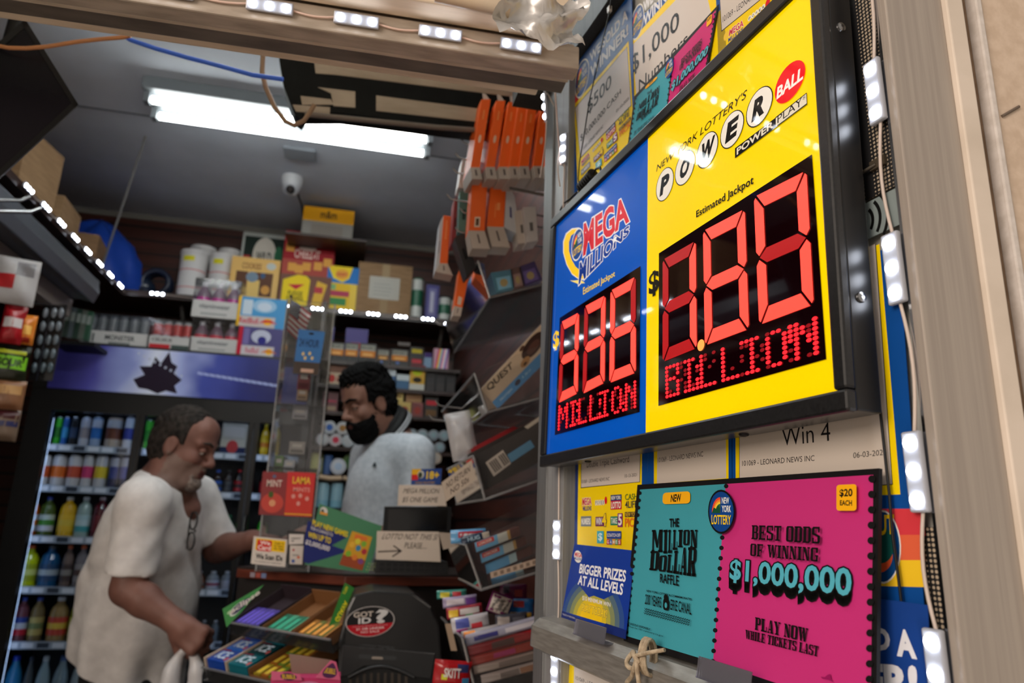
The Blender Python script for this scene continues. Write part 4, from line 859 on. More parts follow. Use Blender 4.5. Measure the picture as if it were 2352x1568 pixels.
# foam cup stacks
def cups(px0, ytop, px1, ybot, Y, label):
    X0, X1 = onY(px0, (ytop + ybot) / 2, Y)[0], onY(px1, (ytop + ybot) / 2, Y)[0]; z1 = onY((px0 + px1) / 2, ytop, Y)[2]; r = (X1 - X0) / 2; h = z1 - SHZ; c = ((X0 + X1) / 2, Y + r, SHZ)
    t = thing('foam_cup_stack', label, 'cups', c, 'white foam cup stacks on the high shelf'); w_ = M(206, 204, 204, .6); rd = M(196, 90, 100, .6)
    m = MB(); m.lathe(c, [(r * .86, 0), (r * .9, h * .22), (r * .9, h * .24), (r * .92, h * .58), (r * .92, h * .60), (r * .96, h * .93)], w_, 24, mats=[w_, rd, w_, rd, w_]); m.build('cups', t)
    m = MB(); m.lathe((c[0], c[1], SHZ + h * .93), [(r, 0), (r, h * .07), (r * .6, h * .09)], w_, 24); m.build('lid', t)
    m = MB(); a = [math.radians(-125 + 8 * k) for k in range(7)]; rr_ = r * .96 + .001
    vs = [(c[0] + rr_ * math.cos(t_), c[1] + rr_ * math.sin(t_), z) for z in (SHZ + h * .76, SHZ + h * .86) for t_ in a]; m.add(vs, [(k, k + 1, 8 + k, 7 + k) for k in range(6)], M(214, 206, 20, .6)); m.build('yellow_sticker', t)
cups(425, 560, 487, 660, Ysh + .16, 'white foam cup stack with red rings, rear left of the four'); cups(493, 568, 546, 655, Ysh + .16, 'white foam cup stack with red rings, rear right of the four')
cups(401, 570, 470, 665, Ysh + .02, 'white foam cup stack with red rings, front left of the four'); cups(473, 578, 533, 664, Ysh + .02, 'white foam cup stack with red rings, front right of the four')
def art(A):
    R(A, .05, .05, .95, .95, (24, 40, 34)); E_(A, .25, .5, .75, .95, (206, 200, 190)); T_(A, 'WILD', .33, .62, .66, .76, (30, 40, 40)); R(A, .1, .1, .9, .45, (150, 70, 66)); R(A, .12, .1, .5, .3, (196, 176, 150)); E_(A, .72, .6, .9, .85, (40, 110, 76)); R(A, .05, .4, .2, .7, (170, 50, 50))
pack('snack_carton', 'dark green snack carton with white border standing behind the tan cookie box', 'carton', (551, 536, 658, 660), Ysh + .17, .1, (176, 182, 178), None, SHZ, art)
def art(A):
    for x in (.12, .40, .64): R(A, x, .15, x + .24, .68, (96, 60, 40)); E_(A, x + .02, .2, x + .2, .4, (210, 150, 70))
    R(A, .38, .12, .62, .5, (226, 190, 110)); E_(A, .33, .45, .58, .68, (120, 140, 160)); E_(A, .62, .55, .72, .68, (60, 90, 130)); T_(A, 'COOKIES', .22, .74, .62, .88, (140, 90, 40)); E_(A, .72, .76, .92, .92, (190, 196, 190))
pack('cookie_box', 'tan cookie box with brown picture windows standing on the high shelf', 'box', (527, 592, 640, 686), Ysh, .14, (222, 176, 92), None, SHZ, art)
def art(A):
    R(A, 0, .42, 1, 1, (150, 14, 28)); R(A, 0, .42, 1, .62, (170, 70, 60)); A.poly([(.4, .98), (.6, .98), (.56, .84), (.66, .84), (.62, .76), (.3, .76), (.32, .84), (.42, .86)], (216, 200, 190)); T_(A, 'CHEEZ-IT', .22, .64, .72, .76, (220, 190, 180))
    for x, y in ((.05, .72), (.12, .46), (.4, .48), (.62, .5), (.8, .56), (.8, .85), (.26, .44)): R(A, x, y, x + .16, y + .11, (222, 160, 70))
    R(A, 0, 0, 1, .42, (120, 80, 66)); A.poly([(.06, .02), (.56, .0), (.58, .36), (.5, .41), (.34, .42), (.06, .34)], (240, 210, 20)); A.poly([(.16, .28), (.48, .3), (.32, .22)], (206, 40, 60)); T_(A, 'FUDGE', .18, .14, .46, .20, (70, 60, 20)); T_(A, 'STRIPES', .16, .08, .48, .13, (70, 60, 20)); A.poly([(.64, .04), (.82, .02), (.92, .32), (.72, .36)], (226, 180, 60)); R(A, .68, .2, .84, .28, (190, 60, 70))
pack('cracker_box', 'tall red cracker box with a yellow cookie bag printed on its lower half', 'box', (646, 533, 765, 703), Ysh, .16, (150, 14, 28), None, SHZ, art)
def art(A):
    R(A, 0, 0, .76, .62, (230, 190, 30)); R(A, .1, .12, .66, .28, (60, 140, 80)); R(A, .04, .32, .74, .44, (180, 60, 90)); R(A, .05, .46, .3, .58, (130, 180, 120)); R(A, 0, .62, 1, 1, (40, 120, 196)); A.poly([(0, 1), (.8, 1), (.7, .74), (.5, .64), (.2, .72)], (244, 214, 30)); E_(A, .25, .7, .68, .94, (236, 170, 60)); T_(A, 'KRISPY', .3, .77, .64, .86, (200, 50, 60))
pack('snack_carton', 'yellow and blue snack carton between the red cracker box and the brown box', 'carton', (749, 612, 822, 706), Ysh, .13, (236, 200, 40), None, SHZ, art)
def art(A): R(A, .22, .3, .78, .74, (186, 184, 176)); R(A, .44, .74, .58, 1, (170, 146, 112)); R(A, .44, .0, .58, .3, (160, 134, 100)); [R(A, .3, .38 + .07 * k, .3 + .3 + .02 * (k % 3), .39 + .07 * k, (150, 150, 146)) for k in range(4)]
b_ = pack('cardboard_box', 'brown cardboard box with a white shipping label, taped shut on the high shelf', 'box', (820, 606, 945, 711), Ysh, .2, KR, None, SHZ, art)
def cyl(name, label, cat, px, Y, zb, cols, group=None, n=20, prof=None, facing=None):
    x0, y0, x1, y1 = px; X0, X1 = onY(x0, (y0 + y1) / 2, Y)[0], onY(x1, (y0 + y1) / 2, Y)[0]; z1 = onY((x0 + x1) / 2, y0, Y)[2]; zb = onY((x0 + x1) / 2, y1, Y)[2] if zb is None else zb; r = (X1 - X0) / 2; h = z1 - zb
    pr = prof or [(r * .96, 0), (r, .03 * h), (r, .3 * h), (r, .7 * h), (r, .96 * h), (r * .9, h)]
    m = MB(); m.lathe(((X0 + X1) / 2, Y + r, zb), pr, cols[0], n, mats=[cols[min(k, len(cols) - 1)] for k in range(len(pr) - 1)]); return tag(m.build(name), label, cat, group)
gr, wh, nv = M(30, 96, 70, .4), M(196, 200, 196, .4), M(60, 58, 120, .4)
cyl('drink_can', 'tall green and white can right of the brown cardboard box', 'can', (946, 637, 973, 716), Ysh, SHZ, [gr, wh, gr, wh, gr])
pack('snack_bag', 'blue snack bag standing between the tall and the short green cans', 'bag', (978, 654, 1008, 720), Ysh, .04, (66, 64, 130), None, SHZ, lambda A: (R(A, .2, .1, .8, .9, (120, 118, 170)), R(A, .35, .2, .6, .8, (190, 190, 210))))
cyl('drink_can', 'short green and white can near the right end of the high shelf', 'can', (1009, 682, 1036, 722), Ysh, SHZ, [gr, wh, gr, wh])
cyl('drink_can', 'short yellow-green can at the very right end of the high shelf', 'can', (1038, 688, 1056, 724), Ysh, SHZ, [M(200, 206, 60, .4), gr, wh])
def art(A): R(A, 0, .52, 1, 1, (226, 160, 10)); T_(A, 'm&m', .34, .64, .66, .9, (60, 40, 20)); R(A, .18, .06, .8, .42, (120, 112, 104))
bx_ = pack('candy_carton', 'yellow and grey candy carton up against the ceiling below the security camera', 'carton', (694, 478, 812, 546), 3.55, .16, (122, 118, 112), None, None, art)
m = MB(); lo = bx_.location; z = lo[2] - .012; X0, X1 = lo[0] - .2, lo[0] + .2
m.box((X0, 3.52, z), (X1, YB, z + .012), BRWN); tag(m.build('ceiling_ledge'), 'dark ledge just under the ceiling carrying the yellow candy carton', 'ledge')
# left stretch of the high shelf: boxes, blue tarp, bundled bags
def pbox(name, label, cat, x0, x1, y0, y1, z0, z1, mt, rot=0, group=None, lab=None):
    m = MB(); c = np.array(((x0 + x1) / 2, (y0 + y1) / 2, 0)); ca, sa = math.cos(rot), math.sin(rot); vs = []
    for z in (z0, z1):
        for x, y in ((x0, y0), (x1, y0), (x1, y1), (x0, y1)):
            dx, dy = x - c[0], y - c[1]; vs.append((c[0] + dx * ca - dy * sa, c[1] + dx * sa + dy * ca, z))
    m.hexa(vs, mt); return tag(m.build(name), label, cat, group)
pbox('cardboard_box', 'brown cardboard box nearest the television on the left high shelf', 'box', -1.56, -1.27, 2.34, 2.62, SHZ, 2.74, KRD, .1)
pbox('cardboard_box', 'tall open cardboard box standing second on the left high shelf', 'box', -1.50, -1.24, 2.72, 2.96, SHZ, 2.78, KR, -.15)
pbox('cardboard_box', 'small cardboard box below the blue tarp on the left high shelf', 'box', -1.50, -1.24, 3.03, 3.26, SHZ, 2.66, KR, .05)
pbox('cardboard_box', 'low flat cardboard box beside the blue tarp near the shelf corner', 'box', -1.38, -1.20, 3.34, 3.52, SHZ, 2.62, KRD, .12)
m = MB(); c = np.array((-1.33, 3.72, SHZ)); n1, n2 = 22, 10; vs = []; random.seed(3)
for j in range(n2 + 1):
    th = j / n2 * math.pi / 2
    for i in range(n1):
        ph = 2 * math.pi * i / n1; k = 1 + .12 * math.sin(5 * ph + 3 * th) + random.uniform(-.05, .05); vs.append(c + np.array((.22 * math.cos(th) * math.cos(ph) * k, .13 * math.cos(th) * math.sin(ph) * k, .34 * math.sin(th) * (1 + .08 * math.sin(4 * ph)))))
m.add(vs, [(j * n1 + i, j * n1 + (i + 1) % n1, (j + 1) * n1 + (i + 1) % n1, (j + 1) * n1 + i) for j in range(n2) for i in range(n1)], M(20, 62, 160, .4), True)
tag(m.build('blue_tarp'), 'bunched blue plastic tarp piled in the corner of the high shelf', 'tarp')
def coil(c, r, mt, label, name='hose_coil'):
    m = MB()
    for k in range(4): m.tube([np.array(c) + np.array((r * math.cos(t_), (k - 1.5) * .022, r * math.sin(t_) + r)) for t_ in [i * 2 * math.pi / 20 for i in range(21)]], .013, mt, 7, caps=False)
    return tag(m.build(name), label, 'coil')
x = onY(362, 620, Ysh + .06)[0]; coil((x, Ysh + .09, SHZ + .014), .062, M(24, 34, 56, .35), 'dark blue coiled hose left of the foam cups')
x = onY(312, 620, Ysh + .02)[0]
m = MB(); m.ellipsoid((x + .01, Ysh + .10, SHZ + .052), (.075, .06, .052), M(30, 40, 58, .12)); tag(m.build('plastic_bundle'), 'dark shiny plastic bundle in the corner of the high shelf', 'bundle')
# ------------------------------------------------------------------ left side: hanging canopy, peg goods
x0 = -1.08
t = thing('shelf_canopy', 'long grey canopy light housing hanging below the left LED shelf', 'light housing', (x0 - .1, 2.6, 2.28))
g1 = M(84, 88, 96, .35, .2)
pr = [(0, .0), (.045, -.012), (.06, .03), (.05, .085), (.0, .10), (-.10, .10), (-.10, 0)]
ends = (1.6, 3.16)
m = MB(); m.prism([(x0 - .06 + a, ends[0], 2.26 + b) for a, b in pr], (0, ends[1] - ends[0], 0), g1); m.build('housing', t, bevel=.004)
m = MB(); m.box((x0 - .15, ends[0], 2.185), (x0 - .10, ends[1] + .02, 2.26), M(150, 140, 132, .5)); m.build('lower_lip', t, bevel=.004)
m = MB(); m.box((x0 - .17, ends[1] - .1, 2.36), (x0 - .12, ends[1] - .05, SHZ - .03), BLACKP); m.build('hanger', t)
m = MB(); m.box((x0 - .17, ends[0] + .2, 2.36), (x0 - .12, ends[0] + .25, SHZ - .03), BLACKP); m.build('hanger', t)
pbx = lambda a, b, mt: MB().box(a, b, mt)
gond = thing('gondola_shelf', 'dark gondola display unit against the left wall', 'shelf unit', (-1.6, 2.5, 0))
pbx((XL_, 1.3, 0), (-1.62, 3.30, 2.25), noise_mat('dark_pegboard', (16, 15, 16), (26, 24, 24), (1, 1, 1), 40, .6)).build('back_panel', gond)
for z in (.25, .7, 1.15): pbx((-1.62, 1.3, z - .02), (-1.30, 3.26, z), M(30, 30, 32, .5)).build('shelf_board', gond)
G_ = 'snack bags hanging on the left wall'
def bag(name, label, cat, c, w, h, th, mt, group=None, u=(1, 0, 0), v=(0, 0, 1), cols=(), txt=None, crimp=True):
    """pillow bag: centre, width, height, thickness; cols: (x0,y0,x1,y1,colour) prints"""
    c = np.array(c, float); u = nrm(u); v = np.array(v, float); v = nrm(v - (v @ u) * u); n = np.cross(u, v); m = MB(); NX, NY = 8, 10
    def pt(x, y, sg, lift=0):
        e = max(0.0, (1 - (2 * x - 1) ** 2)) ** .5 * max(0.0, min(1, 6 * min(y, 1 - y))) ** .7
        return c + u * w * (x - .5) + v * h * (y - .5) + n * sg * (th / 2 * e * (.86 + .14 * math.sin(9 * x + 7 * y)) + lift)
    for sg in (1, -1):
        vs = [pt(i / NX, j / NY, sg) for j in range(NY + 1) for i in range(NX + 1)]
        fs = [(j * (NX + 1) + i, j * (NX + 1) + i + 1, (j + 1) * (NX + 1) + i + 1, (j + 1) * (NX + 1) + i) for j in range(NY) for i in range(NX)]
        m.add(vs, fs if sg > 0 else [f[::-1] for f in fs], mt, True)
    for a, b, c2, d, col in cols:
        k = 5; vs = [pt(a + (c2 - a) * i / k, b + (d - b) * j / k, 1, .0008) for j in range(k + 1) for i in range(k + 1)]
        m.add(vs, [(j * (k + 1) + i, j * (k + 1) + i + 1, (j + 1) * (k + 1) + i + 1, (j + 1) * (k + 1) + i) for j in range(k) for i in range(k)], M(*col, .35), True)
    if txt:
        s_, a, b, c2, d, col = txt; vv, ff = glyphs(s_, .03); lo, hi = vv.min(0), vv.max(0); q = (vv - lo) / (hi - lo)
        m.add([pt(a + (c2 - a) * p[0], b + (d - b) * p[1], 1, .0016) for p in q], ff, M(*col, .35))
    return tag(m.build(name), label, cat, group)
def bagpx(label, px, d, col, cols=(), name='snack_bag', cat='bag', group=G_, th=.05, txt=None, face=(.35, -1, 0)):
    x0, y0, x1, y1 = px; c = P((x0 + x1) / 2, (y0 + y1) / 2, d); w = (x1 - x0) / FPX * d; h = (y1 - y0) / FPX * d
    n = nrm(face); u = nrm(np.cross((0, 0, 1), n))   # u x v = n
    return bag(name, label, cat, c, w, h, th, M(*col, .3) if isinstance(col, tuple) else col, group, u, (0, 0, 1), cols, txt)
D0 = 2.25
bagpx('white and red snack bag hanging highest on the left wall', (-10, 590, 78, 700), D0, (180, 176, 176), ((.1, .3, .5, .6, (180, 30, 36)), (.5, .6, .9, .9, (120, 116, 120))))
bagpx('red snack bag with a white band hanging on the left wall', (8, 700, 52, 790), D0, (170, 24, 34), ((.1, .4, .9, .65, (214, 206, 206)),))
bagpx('orange snack bag hanging right of the red one', (44, 722, 78, 792), D0 + .03, (224, 130, 40), ((.2, .3, .8, .6, (250, 190, 90)), (.2, .05, .8, .2, (180, 50, 30))))
bagpx('black snack bag with lime print hanging below the red bag', (-12, 792, 58, 880), D0, (26, 30, 14), ((.05, .35, .95, .7, (120, 190, 20)), (.1, .75, .9, .85, (180, 190, 30))), txt=('SOUR', .15, .42, .85, .62, (20, 30, 10)))
bagpx('tan nut bag hanging low on the left wall', (-12, 872, 50, 940), D0 - .02, (140, 96, 66), ((.1, .5, .9, .8, (196, 150, 96)),))
bagpx('dark red and blue striped bag hanging under the tan nut bag', (-15, 940, 38, 1012), D0 - .03, (120, 100, 84), ((.05, .7, .95, .95, (70, 20, 26)), (.05, .45, .95, .62, (40, 44, 90))))
for k, (x, lab) in enumerate(((92, 'left'), (112, 'middle'), (128, 'right'))):
    t = thing('blister_strip', 'long black blister strip hanging on the left wall, the %s of three' % lab, 'blister strip', P(x, 880, D0 + .12), 'black blister strips')
    bagt = MB(); c = P(x, 785, D0 + .12); MB().tube([c + (0, .002, .126), (-1.63, c[1] + .002, c[2] + .126)], .0025, STEEL, 6).build('hook', t); h = .26; w = .024
    bagt.box((c[0] - w / 2, c[1], c[2] - h / 2), (c[0] + w / 2, c[1] + .004, c[2] + h / 2), M(14, 14, 16, .4)); bagt.build('card', t)
    for j in range(5):
        mm = MB(); mm.ellipsoid((c[0], c[1] - .004, c[2] + h * (.38 - .18 * j)), (.009, .008, .018), M(120 - 10 * j, 126 - 8 * j, 134 - 8 * j, .15)); mm.build('blister', t)
for k, y in enumerate((462, 487)):
    m = MB(); a, b = P(-20, y - 2, 1.9), P(66 + 25 * k, y + (-2 if k == 0 else 0), 2.0); m.tube([a, b - (b - a) * .25, b - (b - a) * .2 + (0, 0, .0), b + (0, 0, .012)], .005, STEEL, 7); m.tube([a, (XL_ + .16, a[1] + .1, a[2])], .005, STEEL, 7)
    tag(m.build('peg_hook'), ('upper' if k == 0 else 'lower') + ' empty steel peg hook sticking out at the far left', 'peg hook', 'empty peg hooks')
for j, (px, col) in enumerate(zip((140, 152, 165, 178, 190, 202), ((30, 40, 44), (50, 66, 60), (80, 90, 96), (36, 60, 50), (90, 96, 90), (40, 80, 60)))):
    pack('tobacco_pouch', 'small dark pouch, number %s from the left in the row beside the black strips' % ('one', 'two', 'three', 'four', 'five', 'six')[j], 'pouch', (px - 6, 700 + 3 * j, px + 6, 772 + 2 * j), 3.30, .02, col, 'dark pouches beside the strips', None, lambda A: R(A, .1, .55, .9, .85, (140, 150, 146)))
m = MB(); a = onY(134, 774, 3.29); b = onY(214, 790, 3.29); m.box((a[0] - .02, 3.28, a[2] - .03), (b[0] + .01, 3.465, a[2] - .012), BLACKP); tag(m.build('pouch_ledge'), 'narrow black ledge under the dark pouches at the left of the cooler top', 'ledge')

# ------------------------------------------------------------------ beverage cooler
FY = 3.46; FZ = onY(380, 800, FY)[2]; FX0 = onY(62, 950, FY)[0]; FX1 = onY(706, 1000, FY)[0]
CB = M(12, 12, 13, .4)
cool = thing('beverage_cooler', 'tall black glass-door beverage cooler with lit purple header', 'cooler', ((FX0 + FX1) / 2, FY + .25, 0))
def cb(name, a, b, mt=CB, par=cool, bev=0): m = MB(); m.box(a, b, mt); return m.build(name, par, bevel=bev)
hz1 = FZ; hz0 = onY(380, 908, FY)[2]; dz1 = onY(200, 946, FY)[2]
m = MB(); m.box((FX0, FY + .02, 0), (FX0 + .03, YB - .01, hz1), CB); m.box((FX1 - .03, FY + .02, 0), (FX1, YB - .01, hz1), CB); m.box((FX0 + .03, YB - .04, 0), (FX1 - .03, YB - .01, hz1), M(20, 22, 26, .5)); m.box((FX0, FY + .02, hz1 - .02), (FX1, YB - .01, hz1), CB); m.box((FX0 + .03, FY + .02, 0), (FX1 - .03, YB - .04, .2), CB); m.box((FX0, FY, dz1), (FX1, FY + .04, hz0), CB); m.build('cabinet', cool)
def header_mat():
    m = bpy.data.materials.new('backlit_header_print'); m.use_nodes = True; nt = m.node_tree; p = nt.nodes['Principled BSDF']; L = nt.links.new
    tc = nt.nodes.new('ShaderNodeTexCoord'); sx = nt.nodes.new('ShaderNodeSeparateXYZ'); mr = nt.nodes.new('ShaderNodeMapRange'); mr.inputs[1].default_value = -.5; mr.inputs[2].default_value = .5
    nz = nt.nodes.new('ShaderNodeTexNoise'); nz.inputs['Scale'].default_value = 5; ad = nt.nodes.new('ShaderNodeMath'); ad.operation = 'MULTIPLY_ADD'; ad.inputs[1].default_value = .22; ad.inputs[2].default_value = -.11
    a2 = nt.nodes.new('ShaderNodeMath'); a2.operation = 'ADD'; rp = nt.nodes.new('ShaderNodeValToRGB'); e = rp.color_ramp.elements
    e[0].position = 0; e[0].color = lin((40, 38, 96)) + (1,); e[1].position = 1; e[1].color = lin((16, 20, 70)) + (1,)
    for ps, c in ((.14, (70, 68, 140)), (.30, (130, 140, 190)), (.42, (200, 206, 222)), (.52, (150, 160, 206)), (.62, (60, 72, 150)), (.8, (30, 40, 112))):
        q = e.new(ps); q.color = lin(c) + (1,)
    L(tc.outputs['Object'], sx.inputs[0]); L(sx.outputs[0], mr.inputs[0]); L(tc.outputs['Object'], nz.inputs['Vector']); L(nz.outputs['Fac'], ad.inputs[0]); L(ad.outputs[0], a2.inputs[0]); L(mr.outputs[0], a2.inputs[1])
    L(a2.outputs[0], rp.inputs[0]); L(rp.outputs[0], p.inputs['Base Color']); L(rp.outputs[0], p.inputs['Emission Color']); p.inputs['Emission Strength'].default_value = .16; p.inputs['Roughness'].default_value = .25
    return m
hx0, hx1 = onY(118, 850, FY)[0], FX1 - .02
m = MB(); m.box((FX0, FY - .004, hz0), (hx0, FY + .02, hz1), CB); m.box((hx0, FY - .004, hz1 - .012), (FX1, FY + .02, hz1), CB); m.build('header_frame', cool)
m = MB(); m.box((hx0, FY - .01, hz0), (hx1, FY + .02, hz1 - .012), header_mat()); hd = m.build('header_sign', cool)
m = MB(); A = Art(m, Plane((hx0, FY - .0105, hz0), (1, 0, 0), (0, 0, 1)), px=False, W=hx1 - hx0, Hh=hz1 - .012 - hz0)
cxh = (onY(370, 860, FY)[0] - hx0) / (hx1 - hx0)
DKP = (34, 22, 40, dict(em=.06))
A.poly([(cxh + x, y) for x, y in ((-.075, .12), (-.10, .30), (-.06, .42), (-.085, .60), (-.04, .62), (-.03, .84), (-.005, .70), (.02, .98), (.035, .74), (.06, .66), (.05, .50), (.085, .36), (.06, .22), (.075, .05), (.03, .10), (.0, .02), (-.04, .10))], DKP)
E2 = (170, 176, 196, dict(em=.1))
for k in range(9): A.ell([(cxh - .10 + .022 * k, .86 - .055 * k), (cxh - .09 + .022 * k, .86 - .055 * k), (cxh - .09 + .022 * k, .92 - .055 * k), (cxh - .10 + .022 * k, .92 - .055 * k)], E2)
for k in range(14): A.poly([(.55 + .024 * k, .52 - .012 * k), (.572 + .024 * k, .50 - .012 * k), (.572 + .024 * k, .56 - .012 * k), (.55 + .024 * k, .58 - .012 * k)], (150, 160, 206, dict(em=.12)))
m.build('printed_splash', hd)
# doors: frame bars, glass, handle
mull = [(FX0, onY(107, 1000, FY)[0]), (onY(305, 1000, FY)[0], onY(326, 1000, FY)[0]), (onY(569, 1000, FY)[0], onY(593, 1000, FY)[0]), (FX1 - .03, FX1)]
SV = M(150, 156, 166, .35, .5)
for k in range(3):
    a0 = mull[k][1] if k == 0 else (mull[k][0] + mull[k][1]) / 2 + .001; a0 = FX0 if k == 0 else a0; a1 = (mull[k + 1][0] + mull[k + 1][1]) / 2 - .001 if k < 2 else FX1
    d = bpy.data.objects.new('door', None)
    m = MB(); g0, g1_ = mull[k][1], mull[k + 1][0]
    m.box((a0, FY, .12), (g0, FY + .04, dz1), CB); m.box((g1_, FY, .12), (a1, FY + .04, dz1), CB); m.box((g0, FY, .12), (g1_, FY + .04, .22), CB)
    dr = m.build('door', cool)
    m = MB(); m.box((g0, FY + .012, .22), (g1_, FY + .018, dz1), GLASS); m.build('glass_pane', dr)
    hxp = g1_ + .006 if k == 0 else g0 - .012
    m = MB(); m.tube([(hxp, FY - .004, 1.0), (hxp, FY - .03, 1.02), (hxp, FY - .03, 1.40), (hxp, FY - .004, 1.42)], .007, M(30, 30, 32, .3), 8); m.build('handle', dr)
shz = [onY(200, y, FY + .09)[2] for y in (1030, 1124, 1240, 1356, 1481)] + [.34]
for z in shz:
    m = MB(); m.box((FX0 + .03, FY + .10, z - .012), (FX1 - .03, YB - .05, z - .004), M(110, 114, 120, .4, .3)); sh = m.build('wire_shelf', cool)
    m = MB(); m.box((FX0 + .035, FY + .088, z - .016), (FX1 - .035, FY + .10, z + .014), M(156, 164, 176, .4)); A = Art(m, Plane((FX0, FY + .0878, z - .016), (1, 0, 0), (0, 0, 1)), px=False)
    x = FX0 + .06; k = 0
    while x < FX1 - .1:
        k += 1; A.poly([(x - FX0, .005), (x - FX0 + .045, .005), (x - FX0 + .045, .025), (x - FX0, .025)], (220, 222, 226) if k % 3 else (60, 66, 76), 2); x += .058
    m.build('price_rail', sh)
LEDB = M(190, 215, 255, .4, 0, 2.6)
for xx in (mull[0][1] - .006, (mull[1][0] + mull[1][1]) / 2, (mull[2][0] + mull[2][1]) / 2, mull[3][0] + .01):
    m = MB(); m.box((xx - .006, FY + .046, .3), (xx + .002, FY + .054, dz1 - .03), LEDB); m.build('interior_light', cool)
m = MB(); m.box((FX0 + .04, FY + .046, dz1 + .004), (FX1 - .04, FY + .06, dz1 + .010), LEDB); m.build('interior_light', cool)
xx = onY(365, 1000, FY + .03)[0]; cb('centre_post', (xx - .018, FY + .045, .22), (xx + .012, FY + .075, dz1))
# drinks
ORD = ['first', 'second', 'third', 'fourth', 'fifth', 'sixth', 'seventh', 'eighth', 'ninth']
def can(px0, px1, ytop, row, cols, label, group, Y=FY + .11):
    z = shz[row]; X0, X1 = onY(px0, ytop + 30, Y)[0], onY(px1, ytop + 30, Y)[0]; zt = onY((px0 + px1) / 2, ytop, Y)[2]; r = min((X1 - X0) / 2 * .97, .034); h = zt - z; cs = [M(*c, .3, .2) for c in cols]
    t = thing('drink_can', label, 'can', ((X0 + X1) / 2, Y + r, z - .004), group); c = ((X0 + X1) / 2, Y + r, z - .004)
    m = MB(); m.lathe(c, [(r * .84, 0), (r, .012), (r, h * .35), (r, h * .68), (r, h - .014), (r * .86, h - .002)], cs[0], 16, mats=[cs[0], cs[0], cs[1 % len(cs)], cs[2 % len(cs)], cs[0]]); m.build('body', t)
    m = MB(); m.lathe((c[0], c[1], z - .004 + h - .003), [(r * .86, 0), (r * .84, .004), (r * .6, .002)], STEEL, 14); m.build('lid', t)
def bottle(px0, px1, ytop, row, liq, lab, cap, label, group, Y=FY + .115, neck=.24, fat=1.0, z=None):
    z = shz[row] - .004 if z is None else z; X0, X1 = onY(px0, ytop + 40, Y)[0], onY(px1, ytop + 40, Y)[0]; zt = onY((px0 + px1) / 2, ytop, Y)[2]; r = min((X1 - X0) / 2 * .96, .04); h = zt - z; c = ((X0 + X1) / 2, Y + r, z)
    t = thing('drink_bottle', label, 'bottle', c, group); lm = M(*liq, .12)
    m = MB(); m.lathe(c, [(r * .8, 0), (r, .012), (r * .97, h * .25), (r, h * .55), (r * .97, h * (.92 - neck)), (r * .78, h * (.96 - neck * .72)), (r * .45, h * .86), (r * .38, h * .93)], lm, 16); m.build('body', t)
    m = MB(); m.lathe((c[0], c[1], z + h * .92), [(r * .42, 0), (r * .42, h * .07), (r * .36, h * .08)], M(*cap, .4), 14); m.build('cap', t)
    if lab:
        m = MB(); cs = [M(*q, .4) for q in lab]; rr_ = r * 1.015
        m.lathe((c[0], c[1], z + h * .2), [(rr_, 0), (rr_, h * .13), (rr_, h * .26), (rr_, h * .38)], cs[0], 16, caps=False, mats=[cs[0], cs[1 % len(cs)], cs[2 % len(cs)]]); m.build('wrap_label', t)
L1 = 'on top shelf, left cooler door'
for k, (a, b, cs, nm) in enumerate([(107, 122, ((24, 30, 60), (40, 60, 120)), 'navy can'), (122, 140, ((50, 170, 30), (30, 110, 20), (60, 190, 40)), 'bright green can'), (140, 156, ((30, 90, 160), (60, 150, 200)), 'blue can'), (157, 177, ((14, 18, 24), (40, 60, 90)), 'near-black can'), (180, 205, ((190, 190, 196), (150, 140, 140)), 'silver can'), (206, 232, ((150, 170, 196), (40, 110, 180), (190, 196, 206)), 'silver can with blue band'), (235, 281, ((190, 170, 150), (110, 60, 40), (180, 180, 180)), 'wide brown and cream can'), (283, 306, ((190, 196, 206), (60, 70, 150)), 'white and indigo can')]):
    can(a, b, 955, 0, cs, '%s, %s from left %s' % (nm, ORD[k], L1), 'tall cans on the cooler top shelf')
L2 = 'on second shelf, left cooler door'
for k, (a, b, cc) in enumerate([(88, 112, (210, 90, 40)), (113, 148, (220, 110, 40)), (150, 185, (200, 80, 50)), (186, 212, (210, 60, 110)), (213, 246, (220, 190, 40)), (248, 272, (60, 70, 130)), (273, 296, (90, 90, 150))]):
    can(a, b, 1042, 1, ((196, 192, 190), cc, (206, 204, 204)) if k < 5 else ((40, 42, 70), cc, (170, 170, 180)), 'white slim can with %s band, %s from left %s' % (('orange', 'amber', 'brick-red', 'pink', 'yellow', 'navy', 'violet')[k], ORD[k], L2), 'white cans on the second cooler shelf')
L3 = 'on third shelf, left cooler door'
for k, (a, b, lq, lb, cp, nm) in enumerate([(50, 84, (190, 90, 20), ((200, 200, 200), (210, 110, 30)), (30, 50, 140), 'orange juice bottle with blue cap'), (84, 122, (70, 90, 30), ((200, 200, 206), (60, 130, 40), (190, 200, 190)), (30, 50, 140), 'green-labelled juice bottle with blue cap'), (130, 170, (220, 170, 20), ((230, 180, 30), (226, 190, 60)), (210, 210, 206), 'yellow drink bottle with white cap'), (170, 206, (150, 170, 160), ((60, 150, 150), (190, 210, 206), (170, 196, 196)), (206, 206, 206), 'clear bottle with teal and white label'), (208, 244, (90, 14, 24), ((110, 24, 30),), (190, 170, 170), 'dark red drink bottle')]):
    bottle(a, b, 1140, 2, lq, lb, cp, '%s, %s from left %s' % (nm, ORD[k], L3), 'juice bottles on the third cooler shelf', neck=.2)
L4 = 'on fourth shelf, left cooler door'
